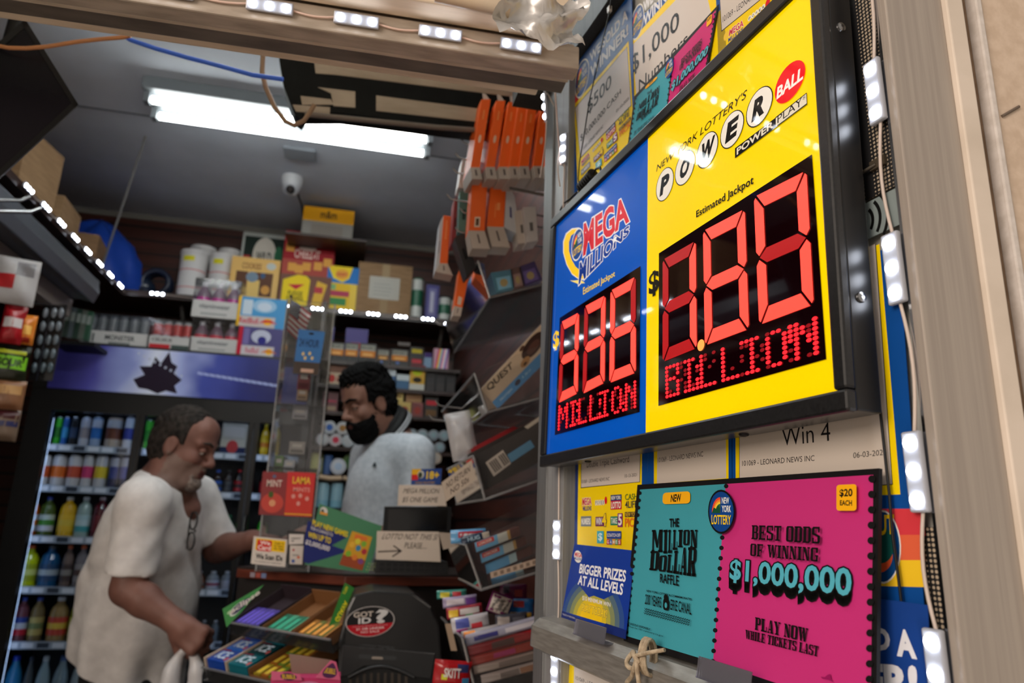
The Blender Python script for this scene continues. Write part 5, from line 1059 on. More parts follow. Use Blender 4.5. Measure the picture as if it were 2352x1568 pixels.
for k, (a, b, lq, lb, cp, nm) in enumerate([(36, 82, (200, 214, 20), ((160, 170, 20), (210, 214, 120)), (210, 80, 20), 'lime-yellow sports drink'), (84, 132, (24, 84, 130), ((30, 70, 110), (170, 180, 186)), (40, 44, 50), 'blue sports drink'), (138, 166, (110, 90, 80), ((70, 50, 44), (140, 130, 120)), (200, 90, 30), 'brownish sports drink'), (168, 198, (120, 110, 110), ((150, 140, 136), (90, 60, 50)), (206, 90, 30), 'pale sports drink')]):
    bottle(a, b, 1252, 3, lq, lb, cp, '%s bottle, %s from left %s' % (nm, ORD[k], L4), 'sports drinks on the fourth cooler shelf')
L5 = 'on fifth shelf, left cooler door'
for k, (a, b, lq, lb, cp, nm) in enumerate([(28, 62, (110, 60, 70), ((190, 30, 50), (190, 190, 196), (30, 60, 140)), (30, 60, 150), 'red and blue labelled tea bottle'), (64, 98, (120, 100, 60), ((180, 160, 90), (110, 120, 70)), (30, 60, 150), 'olive-labelled tea bottle'), (106, 152, (150, 120, 70), ((190, 60, 40), (220, 180, 60)), (206, 206, 206), 'red and yellow labelled tea bottle'), (158, 184, (150, 150, 30), ((190, 190, 40),), (190, 190, 190), 'yellow tea bottle')]):
    bottle(a, b, 1372, 4, lq, lb, cp, '%s, %s from left %s' % (nm, ORD[k], L5), 'tea bottles on the fifth cooler shelf')
L6 = 'on bottom shelf, left cooler door'
for k, (a, b, lq, cp, nm) in enumerate([(4, 46, (40, 120, 170), (20, 60, 180), 'blue water bottle'), (52, 74, (60, 66, 70), (30, 40, 60), 'dark water bottle'), (78, 112, (130, 150, 156), (170, 176, 180), 'clear water bottle with pale cap'), (116, 154, (120, 136, 140), (60, 90, 140), 'clear water bottle with blue cap'), (160, 190, (140, 150, 150), (200, 200, 200), 'wide clear water bottle')]):
    bottle(a, b, 1508, 5, lq, None, cp, '%s, %s from left %s' % (nm, ORD[k], L6), 'water bottles on the bottom cooler shelf', neck=.3, z=shz[4] - .29)
# through the middle door, beside and behind the customer
can(330, 350, 962, 0, ((60, 180, 40), (40, 130, 30)), "green can behind the left glass edge of the cooler's middle door", 'cans behind the middle door')
can(383, 404, 962, 0, ((170, 176, 190), (120, 130, 150)), "pale can right of the dark post inside the middle door", 'cans behind the middle door')
pack('drink_carton', "white and tan carton with a dark blue base on the middle door's top shelf", 'carton', (508, 972, 566, 1042), FY + .12, .05, (190, 180, 160), None, shz[0] - .004, lambda A: (R(A, 0, 0, 1, .3, (30, 40, 80)), E_(A, .25, .12, .7, .5, (190, 60, 60)), R(A, .1, .6, .9, .9, (206, 196, 180))))
for k, (a, b, lb) in enumerate([(482, 508, ((30, 80, 160), (40, 50, 60))), (510, 532, ((60, 62, 66), (40, 42, 48))), (534, 556, ((160, 20, 34), (30, 20, 20)))]):
    bottle(a, b, 1078, 1, (30, 16, 14), lb, ((30, 90, 190), (60, 60, 60), (190, 20, 30))[k], "dark cola bottle with %s, second shelf of the middle door" % ('blue cap', 'grey label', 'red cap')[k], 'cola bottles behind the middle door')
for k, (a, b) in enumerate([(478, 506), (508, 534), (536, 562)]):
    bottle(a, b, 1182, 2, ((20, 60, 40), (30, 80, 50), (60, 120, 60))[k], ((20, 90, 60),), (30, 100, 60), "green soda bottle, %s of three on the third shelf of the middle door" % ('leftmost', 'middle', 'rightmost')[k], 'green sodas behind the middle door')
for k, (a, b) in enumerate([(440, 466), (468, 500), (502, 530)]):
    bottle(a, b, 1312, 3, ((100, 60, 40), (130, 134, 140), (120, 124, 130))[k], (((150, 80, 40), (120, 120, 120)), ((170, 176, 190), (140, 60, 80)), ((150, 150, 160),))[k], (170, 170, 176), "bottle with %s label, fourth shelf of the middle door" % ('brown', 'white and red', 'grey')[k], 'mixed bottles behind the middle door')
for k, (a, b) in enumerate([(452, 474), (478, 500), (506, 528)]):
    bottle(a, b, 1425, 4, ((70, 80, 84), (90, 96, 100), (60, 66, 70))[k], None, (140, 140, 146), "dim clear bottle, %s of three on the fifth shelf of the middle door" % ('leftmost', 'middle', 'rightmost')[k], 'clear bottles behind the middle door')
# right door
bottle(597, 618, 972, 0, (226, 180, 20), ((230, 190, 40), (210, 120, 30)), (240, 210, 60), "yellow bottle behind the edge of the cooler's right door, top shelf", 'bottles behind the right door')
bottle(622, 644, 972, 0, (200, 170, 60), ((190, 150, 60),), (200, 200, 200), "amber bottle right of the yellow bottle behind the acrylic tower", 'bottles behind the right door')
bottle(594, 616, 1080, 1, (40, 14, 12), ((170, 20, 34),), (180, 20, 30), "cola bottle with red label behind the right door's second shelf edge", 'bottles behind the right door')
bottle(618, 640, 1080, 1, (40, 16, 14), ((160, 20, 34),), (180, 20, 30), "cola bottle with red label behind the acrylic tower", 'bottles behind the right door')
bottle(588, 612, 1185, 2, (40, 170, 30), ((50, 180, 30),), (40, 140, 30), "bright green soda bottle behind the We Card sign", 'bottles behind the right door')
bottle(586, 606, 1312, 3, (190, 30, 90), ((200, 60, 130),), (200, 190, 200), "pink drink bottle below the counter edge in the right door", 'bottles behind the right door')
# trays on the cooler
TOP = FZ
def tray(px, label, tcol, txt, items, Y=FY + .03, dep=.26, z0=None, th=None):
    x0, y0, x1, y1 = px; X0, X1 = onY(x0, y1, Y)[0], onY(x1, y1, Y)[0]; z0 = TOP if z0 is None else z0; zt = onY((x0 + x1) / 2, y0, Y)[2]
    t = thing('drink_tray', label, 'drinks', ((X0 + X1) / 2, Y + dep / 2, z0), 'shrink-wrapped drink trays on top of the cooler')
    hh = (zt - z0) * (th or .45); m = MB(); m.box((X0, Y, z0), (X1, Y + .004, z0 + hh), tcol); m.box((X0, Y + dep - .004, z0), (X1, Y + dep, z0 + hh), tcol); m.box((X0, Y, z0), (X0 + .004, Y + dep, z0 + hh), tcol); m.box((X1 - .004, Y, z0), (X1, Y + dep, z0 + hh), tcol); m.box((X0, Y, z0), (X1, Y + dep, z0 + .004), tcol)
    A = Art(m, Plane((X0, Y - .0002, z0), (1, 0, 0), (0, 0, 1)), px=False, W=X1 - X0, Hh=hh); txt(A); m.build('tray', t)
    n, kind, cols = items; r = (X1 - X0 - .012) / n / 2
    for j in range(2):
        for i in range(n):
            c = (X0 + .006 + r * (2 * i + 1), Y + .008 + r * (2 * j + 1), z0 + .005); H = zt - z0 - .008; m = MB(); cs = [M(*q, .25) for q in cols]
            if kind == 'can': m.lathe(c, [(r * .85, 0), (r * .97, H * .06), (r * .97, H * .5), (r * .97, H * .9), (r * .8, H)], cs[0], 16, mats=[cs[0], cs[0], cs[-1], cs[0]])
            else: m.lathe(c, [(r * .85, 0), (r * .95, H * .05), (r * .95, H * .55), (r * .9, H * .66), (r * .4, H * .86), (r * .42, H * .87), (r * .42, H * .98)], cs[0], 16, mats=[cs[0], cs[0], cs[1], cs[1], cs[2], cs[2]])
            m.build(kind, t)
    m = MB(); m.box((X0 + .001, Y + .001, z0 + hh), (X1 - .001, Y + dep - .001, zt + .002), WRAP); m.build('shrink_wrap', t)
    return zt
WT = M(196, 194, 192, .6)
tray((180, 722, 338, 793), 'white tray of grey cans on the far left of the cooler top, reading MONSTER', WT, lambda A: (T_(A, 'MONSTER', .36, .4, .8, .75, (50, 54, 56)), T_(A, 'III', .08, .2, .2, .8, (60, 66, 66)), R(A, .42, .12, .74, .26, (110, 116, 116))), (6, 'can', ((90, 96, 104), (120, 126, 132))), dep=.2)
tray((336, 735, 436, 805), 'white tray of silver cans with a red and green band on the cooler top', WT, lambda A: (T_(A, 'CELSIUS', .08, .6, .55, .85, (70, 60, 66)), R(A, .04, .1, .52, .4, (200, 40, 50)), R(A, .55, .1, .95, .4, (70, 84, 80))), (4, 'can', ((170, 174, 176), (190, 60, 60))), dep=.2)
zt = tray((430, 733, 543, 815), 'lower white tray of pink-red bottles, under the purple one on the cooler', WT, lambda A: (T_(A, 'vitaminwater', .15, .55, .8, .8, (90, 90, 96)), R(A, .2, .2, .75, .3, (150, 150, 150))), (3, 'bottle', ((210, 40, 70), (120, 96, 110), (190, 190, 196))), dep=.22)
tray((436, 642, 548, 728), 'upper white tray of magenta bottles stacked on the pink-red one', WT, lambda A: (T_(A, 'vitaminwater', .15, .55, .8, .8, (90, 90, 96)), R(A, .2, .2, .75, .3, (150, 150, 150))), (3, 'bottle', ((190, 30, 140), (120, 96, 116), (190, 190, 196))), z0=zt + .004, dep=.155)
def art(A): R(A, 0, 0, .8, .36, (200, 190, 190)); T_(A, 'RedBull', .06, .1, .45, .3, (190, 40, 60)); E_(A, .55, .08, .75, .32, (240, 180, 30)); A.poly([(.45, .14), (.58, .26), (.72, .26), (.86, .14), (.66, .18)], (210, 40, 50)); R(A, .1, .4, .3, .9, (200, 214, 226)); E_(A, .3, .5, .8, .95, (150, 190, 220)); E_(A, .4, .55, .7, .85, (200, 214, 230)); R(A, 0, 0, .06, 1, (230, 180, 30))
def art2(A): R(A, .1, 0, .85, .36, (206, 200, 206)); T_(A, 'RedBull', .2, .1, .5, .3, (200, 90, 110)); E_(A, .66, .08, .82, .3, (240, 190, 40)); A.poly([(.55, .14), (.66, .24), (.8, .24), (.92, .14), (.74, .17)], (220, 120, 40)); R(A, 0, 0, .1, 1, (190, 16, 50)); E_(A, .3, .45, .75, .92, (196, 200, 220)); E_(A, .45, .42, .65, .7, (40, 40, 130)); R(A, .12, .4, .25, .95, (120, 110, 170))
o = pack('energy_drink_pack', 'purple and red energy drink pack under the light blue pack on the cooler', 'drinks', (545, 752, 646, 820), FY + .02, .2, (60, 54, 120), 'energy drink packs on the cooler', TOP, art2)
za = onY(596, 752, FY + .02)[2]
pack('energy_drink_pack', 'light blue energy drink pack stacked on the purple and red one', 'drinks', (545, 684, 656, 750), FY + .02, .16, (40, 140, 200), 'energy drink packs on the cooler', za + .001, art)

# ------------------------------------------------------------------ tobacco rack on the back wall behind the clerk
RY = 3.56; RX0, RX1 = FX1 + .02, XR_ - .02
rack = thing('tobacco_rack', 'dark brown tobacco shelves on the back wall behind the clerk', 'shelf unit', ((RX0 + RX1) / 2, RY + .2, 0))
rz = [onY(850, y, RY)[2] for y in (834, 888, 950, 1030, 1094, 1170)]
MB().box((RX0, YB - .06, .4), (RX1, YB - .01, 2.3), SLAT).build('back_panel', rack)
for k, z in enumerate(rz): MB().box((RX0, RY - .01, z - .018), (RX1, YB - .06, z), BRWN).build('shelf_board', rack)
MB().box((RX0 - .015, RY, 0), (RX0, YB - .06, rz[0] + .3), BRWN).build('side_panel', rack)
for (px, k) in ((700, 0), (1025, 0)):
    x = onY(px, 700, 3.7)[0]
# pouches
gp = 'black tobacco pouches on the rack top shelf'
for k, (a, b, yt) in enumerate(((755, 790, 786), (791, 823, 787), (825, 864, 789), (866, 894, 802), (898, 938, 802))):
    def art(A, k=k): R(A, .08, .62, .92, .92, (150, 150, 140)); R(A, .05, .3, .95, .62, (200, 120, 40) if k != 3 else (130, 90, 50)); R(A, .2, .36, .8, .5, (226, 170, 100)); T_(A, 'BEEF JERKY', .12, .7, .88, .84, (40, 30, 20)); R(A, .3, .06, .5, .24, (90, 110, 160) if k > 2 else (60, 60, 56))
    pack('snack_pouch', 'black pouch with %s band, %s from left on the rack top shelf' % ('brown' if k == 3 else 'orange', ORD[k]), 'pouch', (a, yt, b, 836), RY, .05, (18, 18, 18), gp, rz[0], art)
pack('snack_pouch', 'slim black and yellow pack at the right of the pouches on the rack', 'pack', (942, 797, 972, 838), RY + .01, .05, (24, 22, 18), None, rz[0], lambda A: (R(A, .1, .7, .9, .9, (180, 160, 30)), R(A, .15, .2, .9, .4, (190, 60, 70))))
pack('candy_carton', 'purple candy carton with white and red print behind the pouches', 'carton', (794, 755, 845, 790), RY + .1, .08, (50, 34, 120), None, rz[0], lambda A: (R(A, .2, .08, .8, .4, (190, 190, 210)), R(A, .25, .45, .7, .62, (200, 80, 70))))
MB_ = None
m = MB(); zt = rz[0] + .09; a = onY(794, 790, RY + .1); 
def art(A):
    for k in range(6): A.poly([(.1 + .12 * k, .0), (.2 + .12 * k, .0), (.4 + .12 * k, 1), (.3 + .12 * k, 1)], ((220, 60, 90), (240, 210, 70), (90, 170, 210), (230, 120, 160), (240, 240, 240), (120, 90, 180))[k])
pack('candy_pack', 'rainbow patterned candy pack at the right end of the rack top shelf', 'pack', (996, 801, 1030, 848), RY, .04, (200, 150, 170), None, rz[0] - .0, art)
pack('candy_pack', 'pale blue slim pack left of the rainbow candy pack', 'pack', (974, 810, 992, 840), RY + .01, .04, (120, 150, 180), None, rz[0], lambda A: R(A, 0, .7, 1, 1, (70, 50, 110)))
gq = 'boxes on the second shelf of the rack'
pack('cigar_box', 'beige box with red print at the left of the second rack shelf', 'box', (752, 838, 812, 889), RY + .01, .06, (170, 150, 124), gq, rz[1], lambda A: (R(A, 0, .6, 1, 1, (110, 76, 60)), E_(A, .05, .1, .3, .5, (170, 50, 44)), T_(A, 'EAST', .35, .15, .9, .4, (150, 70, 60))))
pack('cigar_box', 'grey-beige box above the clerk, second from left on the second rack shelf', 'box', (814, 842, 862, 889), RY + .01, .06, (150, 146, 130), gq, rz[1])
pack('cigar_box', 'white and blue box right of the clerk head on the second rack shelf', 'box', (866, 844, 909, 884), RY + .01, .06, (36, 84, 130), gq, rz[1], lambda A: (R(A, 0, .62, 1, 1, (196, 206, 212)), R(A, .1, .25, .9, .4, (130, 180, 210))))
pack('cigar_box', 'small white and blue box left of the yellow box on the second rack shelf', 'box', (911, 860, 940, 888), RY + .01, .06, (40, 90, 130), gq, rz[1], lambda A: R(A, 0, .6, 1, 1, (196, 206, 210)))
pack('cigar_box', 'yellow and black box with a lime badge on the second rack shelf', 'box', (942, 838, 976, 889), RY + .005, .06, (196, 150, 20), gq, rz[1], lambda A: (R(A, 0, 0, 1, .25, (200, 200, 190)), E_(A, .2, .3, .8, .52, (40, 34, 20)), E_(A, .15, .58, .8, .85, (180, 196, 20)), R(A, 0, .85, 1, 1, (120, 40, 50))))
for k in range(3): pack('cigarette_pack', 'black cigarette pack, %s of three right of the yellow box' % ('left', 'middle', 'right')[k], 'pack', (979 + 23 * k, 848, 1000 + 23 * k, 890), RY + .01, .05, (30, 28, 30), 'black packs on the second rack shelf', rz[1], lambda A: (R(A, .1, .1, .9, .4, (70, 66, 66)), R(A, .1, .6, .9, .8, (54, 50, 50))))
gc = 'yellow cigar boxes on the third rack shelf'
for k, (px, col) in enumerate((((886, 922, 911, 949), (186, 160, 90)), ((912, 923, 944, 950), (190, 164, 92)), ((946, 924, 972, 950), (120, 60, 60)))):
    pack('cigar_box', '%s small cigar box, %s in the lower row of the third rack shelf' % (('straw-yellow', 'straw-yellow wide', 'dull red')[k], ORD[k]), 'box', px, RY + .01, .07, col, gc, rz[2], lambda A: E_(A, .2, .2, .8, .7, (150, 60, 50)))
for k, (px, col) in enumerate((((885, 897, 927, 921), (200, 176, 100)), ((933, 901, 969, 923), (150, 110, 66)))):
    pack('cigar_box', '%s cigar box lying on the lower row of the third rack shelf' % ('pale yellow', 'brown and tan')[k], 'box', px, RY + .012, .06, col, gc, onY(930, 922.5, RY + .01)[2] + .001, lambda A: R(A, .1, .4, .9, .55, (120, 80, 50)))
pack('cigar_box', 'dark crimson carton behind the clerk face on the third rack shelf', 'carton', (741, 900, 776, 949), RY + .03, .07, (90, 40, 44), gc, rz[2], lambda A: (R(A, .1, .1, .9, .3, (150, 130, 110)), R(A, .1, .5, .9, .6, (160, 60, 80))))
pack('drink_carton', 'black carton with red and white label right of the cigar boxes', 'carton', (976, 906, 1006, 950), RY + .02, .06, (40, 36, 34), None, rz[2], lambda A: (R(A, .1, .55, .9, .75, (190, 50, 60)), R(A, .1, .1, .9, .35, (110, 80, 50))))
# round tins lying on their rims, stacked
def tin(px, py, r, col, rim, label, group, Y=RY - .005, dep=.03, inner=None):
    c = onY(px, py, Y); rr_ = r / FPX * (Y * 1.02); t = thing('tobacco_tin', label, 'tin', (c[0], c[1] + dep / 2, c[2] - rr_), group)
    m = MB(); m.lathe(c, [(rr_, 0), (rr_, dep)], M(*rim, .35), 20, (0, 1, 0)); m.build('can', t)
    m = MB(); m.lathe(c + (0, .0005, 0), [(rr_ * .78, 0), (rr_ * .86, -.002), (rr_ * .98, -.001)], M(*col, .4), 20, (0, 1, 0), mats=[M(*col, .4), M(*rim, .35)]); 
    A = Art(m, Plane(c + (0, -.0024, 0), (1, 0, 0), (0, 0, 1)), px=False)
    if inner: A.poly([(rr_ * .5 * math.cos(t_), rr_ * .5 * math.sin(t_)) for t_ in [k * math.pi / 8 for k in range(16)]], inner, 2)
    m.build('lid', t)
gt = 'round tobacco tins stacked on the rack left of the clerk'
for px, py, col, inn, lab in ((741, 1009, (150, 34, 50), None, 'red tin, left end of the lower row beside the clerk beard'), (771, 1010, (170, 36, 54), (190, 60, 80), 'red tin, second in the lower row beside the clerk beard'), (800, 1012, (30, 130, 150), None, 'teal tin, third in the lower row beside the clerk beard'), (829, 1014, (40, 140, 160), (90, 170, 180), 'teal tin, right end of the lower row beside the clerk beard'), (757, 981, (150, 170, 196), (60, 100, 170), 'white tin with blue centre in the upper row beside the clerk nose'), (787, 983, (130, 90, 50), (150, 110, 60), 'brown tin in the upper row beside the clerk nose')):
    tin(px, py, 14.2, col, (170, 174, 178), lab, gt, inner=inn)
tin(777, 1071, 17, (40, 80, 170), (196, 200, 206), 'blue and white round tin on the rack shelf left of the clerk chest', 'large round tins', inner=(170, 190, 214)); tin(806, 1059, 17, (110, 170, 40), (60, 90, 40), 'green round tin touching the clerk shoulder', 'large round tins', inner=(40, 100, 40), Y=RY + .03)
gg = 'grey-blue round tins on the rack right of the clerk'
for k, (px, py) in enumerate(((936, 1024), (960, 1025), (985, 1026), (1010, 1027), (946, 997), (971, 998), (996, 999), (1020, 1000))):
    tin(px, py, 12, (120, 146, 156) if k % 3 else (96, 116, 150), (140, 150, 156), 'grey-blue tin, %s of four in the %s row right of the clerk collar' % (ORD[k % 4], 'lower' if k < 4 else 'upper'), gg, inner=(140, 164, 172))
tin(1001, 1052, 13, (200, 130, 60), (180, 170, 160), 'orange striped round tin above the 18+ sign', 'large round tins', Y=RY - .05); tin(980, 1056, 12, (30, 90, 170), (40, 90, 160), 'blue round tin beside the clerk sleeve', 'large round tins', Y=RY - .03)
cyl('jar', 'yellow jar on the rack seen through the acrylic tower', 'jar', (708, 1036, 741, 1094), RY + .02, rz[4], [M(170, 170, 60, .4), M(190, 186, 110, .4)]); cyl('jar', 'white and blue jar right of the yellow jar on the rack', 'jar', (742, 1044, 764, 1094), RY + .02, rz[4], [M(170, 180, 190, .4), M(60, 90, 140, .4)])
for k, (a, b) in enumerate(((728, 756), (758, 788))):
    c0 = onY((a + b) / 2, 1130, RY - .02); cyl('jug', 'translucent blue jug, %s of two below the rack shelf left of the clerk' % ('left', 'right')[k], 'jug', (a, 1108, b, 1170), RY - .01, rz[5], [M(40, 96, 120, .2), M(130, 180, 200, .15), M(150, 190, 206, .15)], 'blue jugs on the rack')
for k, (a, b) in enumerate(((730, 785), (788, 808))):
    q0, q1 = onY(a, 1094 + 3 * k, RY - .02), onY(b, 1098, RY - .02); m = MB(); m.tube([q0, (q0 + q1) / 2 - (0, 0, .006), q1], .012, M(196, 170, 140, .5), 10); tag(m.build('paper_roll'), 'cream paper roll lying under the rack shelf, the %s one' % ('longer', 'shorter')[k], 'paper roll', 'paper rolls under the rack shelf')
pack('price_card', 'blank white price card stuck to the slats above the pouches', 'card', (914, 786, 942, 794), 3.90, .002, (170, 160, 156), None, None)
# ------------------------------------------------------------------ counter
CZ = 1.265
MAH = noise_mat('mahogany_edge', (84, 36, 24), (106, 50, 34), (2, 2, 12), 5, .35); MAHT = noise_mat('counter_top_laminate', (40, 34, 32), (54, 46, 42), (2, 2, 2), 6, .3)
ca, cb_, cc = onZ(545, 1301, CZ), onZ(794, 1318, CZ), onZ(1075, 1321, CZ)
ct = thing('sales_counter', 'sales counter with a red-brown top edge between the clerk and the street', 'counter', cb_ * (1, 1, 0))
poly = [ca, cb_, cc, cc + (.02, .40, 0), ca + (.08, .28, 0)]
m = MB(); m.prism([p - (0, 0, .030) for p in poly], (0, 0, .024), MAH); m.build('top_edge', ct, bevel=.002)
ins = [p + (0, .004, 0) for p in poly[:3]] + poly[3:]
m = MB(); m.prism([p - (0, 0, .006) for p in ins], (0, 0, .006), MAHT); m.build('counter_top', ct)
m = MB(); m.prism([(p[0], p[1] + (.06 if k < 3 else 0), 0) for k, p in enumerate(poly)], (0, 0, CZ - .03), M(24, 20, 19, .5)); m.build('body', ct)
A3 = MB(); q0, q1 = ca + (cb_ - ca) * .14, ca + (cb_ - ca) * .30; dn = nrm(np.cross((0, 0, 1), cb_ - ca)); dn = dn if dn[1] < 0 else -dn
for k, c in enumerate(((150, 140, 150), (170, 80, 70), (120, 140, 180))):
    a = q0 + (q1 - q0) * k / 3; A3.obox(a + dn * .001 - (0, 0, .026), (q1 - q0) * .28, (0, 0, .013), dn * .0006, M(*c, .4))
A3.build('card_stickers', ct)
LZ = 1.0
lc = thing('lower_counter', 'low dark ledge in front of the counter carrying the gum racks and black machine', 'counter', (0, 1.75, 0))
MB().box((-.42, 1.30, LZ - .03), (.50, 1.97, LZ), MAHT).build('ledge_top', lc); MB().box((-.36, 1.40, 0), (.48, 1.95, LZ - .03), M(20, 17, 16, .5)).build('ledge_body', lc)
def pkg(name, label, cat, quad, Y, depth, col, group=None, art=None, rough=.5, vec=None, parent=None):
    """box whose front face has the photo corners quad (BL BR TR TL) in the upright plane at distance Y"""
    m = MB(); mt = col if not isinstance(col, tuple) else M(*col, rough); q = [onY(*p, Y) for p in quad]
    m.prism(q[::-1], vec if vec is not None else (0, depth, 0), mt)
    if art: A = Art(m, Plane((0, Y - .0002, 0), (1, 0, 0), (0, 0, 1)), rough=rough); art(A, quad)
    o = m.build(name, parent); return o if parent is not None else tag(o, label, cat, group)
def QS(A, q, x0, y0, x1, y1, c): A.sub(q, [(x0, y0), (x1, y0), (x1, y1), (x0, y1)], c)
def QT(A, q, s, x0, y0, x1, y1, c, b=.02): A.txt(s, A.bilq(q, x0, y0, x1, y1), c, b)
def QE(A, q, x0, y0, x1, y1, c): A.ell(A.bilq(q, x0, y0, x1, y1), c)
CW = (196, 182, 168)
# acrylic tower
TY = 2.16; tx0, tx1 = onY(588, 1290, TY)[0], onY(712, 1290, TY)[0]; tz = onY(690, 690, TY)[2]; td = .14
tw = thing('acrylic_tower', 'tall clear acrylic display tower standing on the counter', 'display case', ((tx0 + tx1) / 2, TY + td / 2, CZ))
for nm, a, b in (('front_pane', (tx0, TY, CZ), (tx1, TY + .004, tz)), ('left_pane', (tx0, TY, CZ), (tx0 + .004, TY + td, tz)), ('right_pane', (tx1 - .004, TY, CZ), (tx1, TY + td, tz)), ('back_pane', (tx0, TY + td - .004, CZ), (tx1, TY + td, tz))): MB().box(a, b, ACRYLIC).build(nm, tw)
for x in (tx0, tx1 - .004): MB().box((x, TY - .001, CZ), (x + .004, TY + .005, tz), EDGE).build('corner_edge', tw)
for z in (CZ + .28, CZ + .46, CZ + .60): MB().box((tx0 + .004, TY + .004, z), (tx1 - .004, TY + td - .004, z + .004), ACRYLIC).build('shelf_plate', tw)
gs = 'small goods inside the acrylic tower'
for k, (x0, y0, x1, y1, c, nm, yo) in enumerate(((684, 850, 712, 895, (130, 40, 54), 'small red and white box near the top of the acrylic tower', .03), (682, 893, 706, 918, (170, 140, 110), 'small tan box below the red one in the acrylic tower', .03), (672, 936, 706, 962, (170, 170, 176), 'white box halfway up inside the acrylic tower', .05), (664, 1014, 700, 1042, (160, 156, 150), 'pale box in the lower half of the acrylic tower', .04), (630, 1046, 650, 1082, (90, 130, 70), 'little green bottle box low inside the acrylic tower', .03), (652, 1056, 676, 1084, (170, 176, 184), 'little white box right of the green one in the tower', .03))):
    pack('small_box', nm, 'box', (x0, y0, x1, y1), TY + yo, .04, c, gs, None, lambda A: (R(A, .1, .1, .9, .35, tuple(int(v * .7) for v in c)), R(A, .2, .55, .8, .8, (200, 196, 190))))
def art(A, q):
    QS(A, q, 0, .0, 1, .28, (70, 58, 50)); QT(A, q, '24 HOUR', .1, .62, .85, .80, (30, 50, 80)); [QE(A, q, x, y, x + .1, y + .08, (220, 180, 110)) for x, y in ((.25, .42), (.5, .44), (.35, .33), (.62, .34))]; QS(A, q, .3, .05, .8, .13, (190, 150, 130)); QE(A, q, .4, .9, .6, .95, (20, 20, 24))
pkg('hang_card', 'blue hang card with four gold dots on the acrylic tower', 'card', [(672, 858), (730, 862), (747, 762), (686, 755)], TY - .006, .004, (40, 96, 150), None, art)
def art(A, q):
    QT(A, q, 'MINT', .2, .66, .8, .82, (210, 190, 180)); QE(A, q, .05, .05, .9, .52, (190, 70, 60)); QE(A, q, .35, .2, .6, .36, (214, 150, 110)); QE(A, q, .4, .86, .55, .94, (90, 100, 130)); QE(A, q, .3, .4, .5, .55, (70, 90, 40))
pkg('gum_packet', 'dark red mint packet hanging on the left of the acrylic tower front', 'packet', [(594, 1181), (655, 1184), (661, 1085), (604, 1083)], TY - .012, .008, (130, 30, 34), 'red packets on the tower front', art)
def art(A, q):
    QS(A, q, 0, .0, 1, .64, (196, 60, 50)); QT(A, q, 'LAMA', .2, .74, .85, .9, (230, 190, 60)); QT(A, q, 'MINTS', .25, .56, .85, .66, (220, 150, 140)); [QE(A, q, x, y, x + .14, y + .1, (214, 150, 140)) for x, y in ((.2, .4), (.45, .42), (.7, .36), (.4, .24))]; QS(A, q, .0, .03, 1, .06, (220, 160, 50))
pkg('gum_packet', 'bright red packet with yellow lettering right of the dark red one on the tower', 'packet', [(653, 1184), (716, 1187), (725, 1086), (661, 1083)], TY - .014, .008, (196, 30, 30), 'red packets on the tower front', art)
# little flag
t = thing('small_flag', 'small United States flag on a stick beside the acrylic tower', 'flag', onY(660, 770, TY + .02))
m = MB(); a, b = onY(648, 850, TY + .02), onY(668, 684, TY + .02); m.tube([a, b], .0025, M(150, 130, 110, .5), 7); m.tube([b, b + (0, 0, .008)], .004, M(40, 34, 30, .5), 7); m.build('stick', t)
m = MB(); top, dn_ = b + (.002, 0, -.006), nrm(np.array((-.02, 0, -1.0)))
def fp(u, v): return top + np.array((.062 * u * (1 - .25 * v), -.010 * math.sin(5 * u + 2 * v), 0)) + dn_ * (.098 * v) + np.array((0, 0, -.035 * u))
NU, NV = 10, 13
for j in range(NV):
    for i in range(NU):
        cA = i < 5 and j < 6; mt = M(34, 40, 70, .7) if cA else (M(150, 34, 40, .7) if j % 2 == 0 else M(206, 198, 194, .7))
        m.add([fp(i / NU, j / NV), fp((i + 1) / NU, j / NV), fp((i + 1) / NU, (j + 1) / NV), fp(i / NU, (j + 1) / NV)], [(0, 1, 2, 3)], mt, True)
for j in range(5):
    for i in range(4 + j % 2): c = fp(.05 + .1 * i + (.0 if j % 2 else .05), .05 + .085 * j) + (0, -.0006, 0); m.add([c + (.0016 * math.cos(k), 0, .0016 * math.sin(k)) for k in np.arange(0, 6.28, 1.05)], [(0, 1, 2, 3, 4, 5)], M(210, 210, 214, .6))
m.build('cloth', t)
# We Card sign, reader, lottery board, register, papers
SYY = 2.085
def art(A, q):
    QS(A, q, .08, .52, .94, .94, (236, 190, 16)); A.rr(A.bilq(q, .12, .50, .55, .90), (206, 40, 32), .1); QT(A, q, 'We', .2, .73, .5, .87, (240, 220, 214), .03); QT(A, q, 'Card', .15, .54, .53, .71, (240, 220, 214), .03)
    for k, s in enumerate(('Under 21', 'No Tobacco', 'No Sale')): QT(A, q, s, .62, .80 - .1 * k, .9, .87 - .1 * k, (40, 36, 10))
    QT(A, q, 'We Scan IDs', .12, .2, .9, .40, (26, 24, 24), .03); QT(A, q, 'To protect our customers', .1, .08, .88, .13, (70, 66, 64))
pkg('we_card_sign', 'white We Card sign with yellow and red top standing at the counter left', 'sign', [(576, 1294), (655, 1302), (661, 1239), (583, 1231)], SYY, .004, (206, 196, 186), None, art)
t = thing('card_reader', 'dark card reader with two white labels right of the We Card sign', 'card reader', onY(680, 1298, SYY - .01))
pkg('body', '', '', [(660, 1304), (700, 1306), (704, 1222), (660, 1218)], SYY - .005, .05, (30, 29, 30), parent=t)
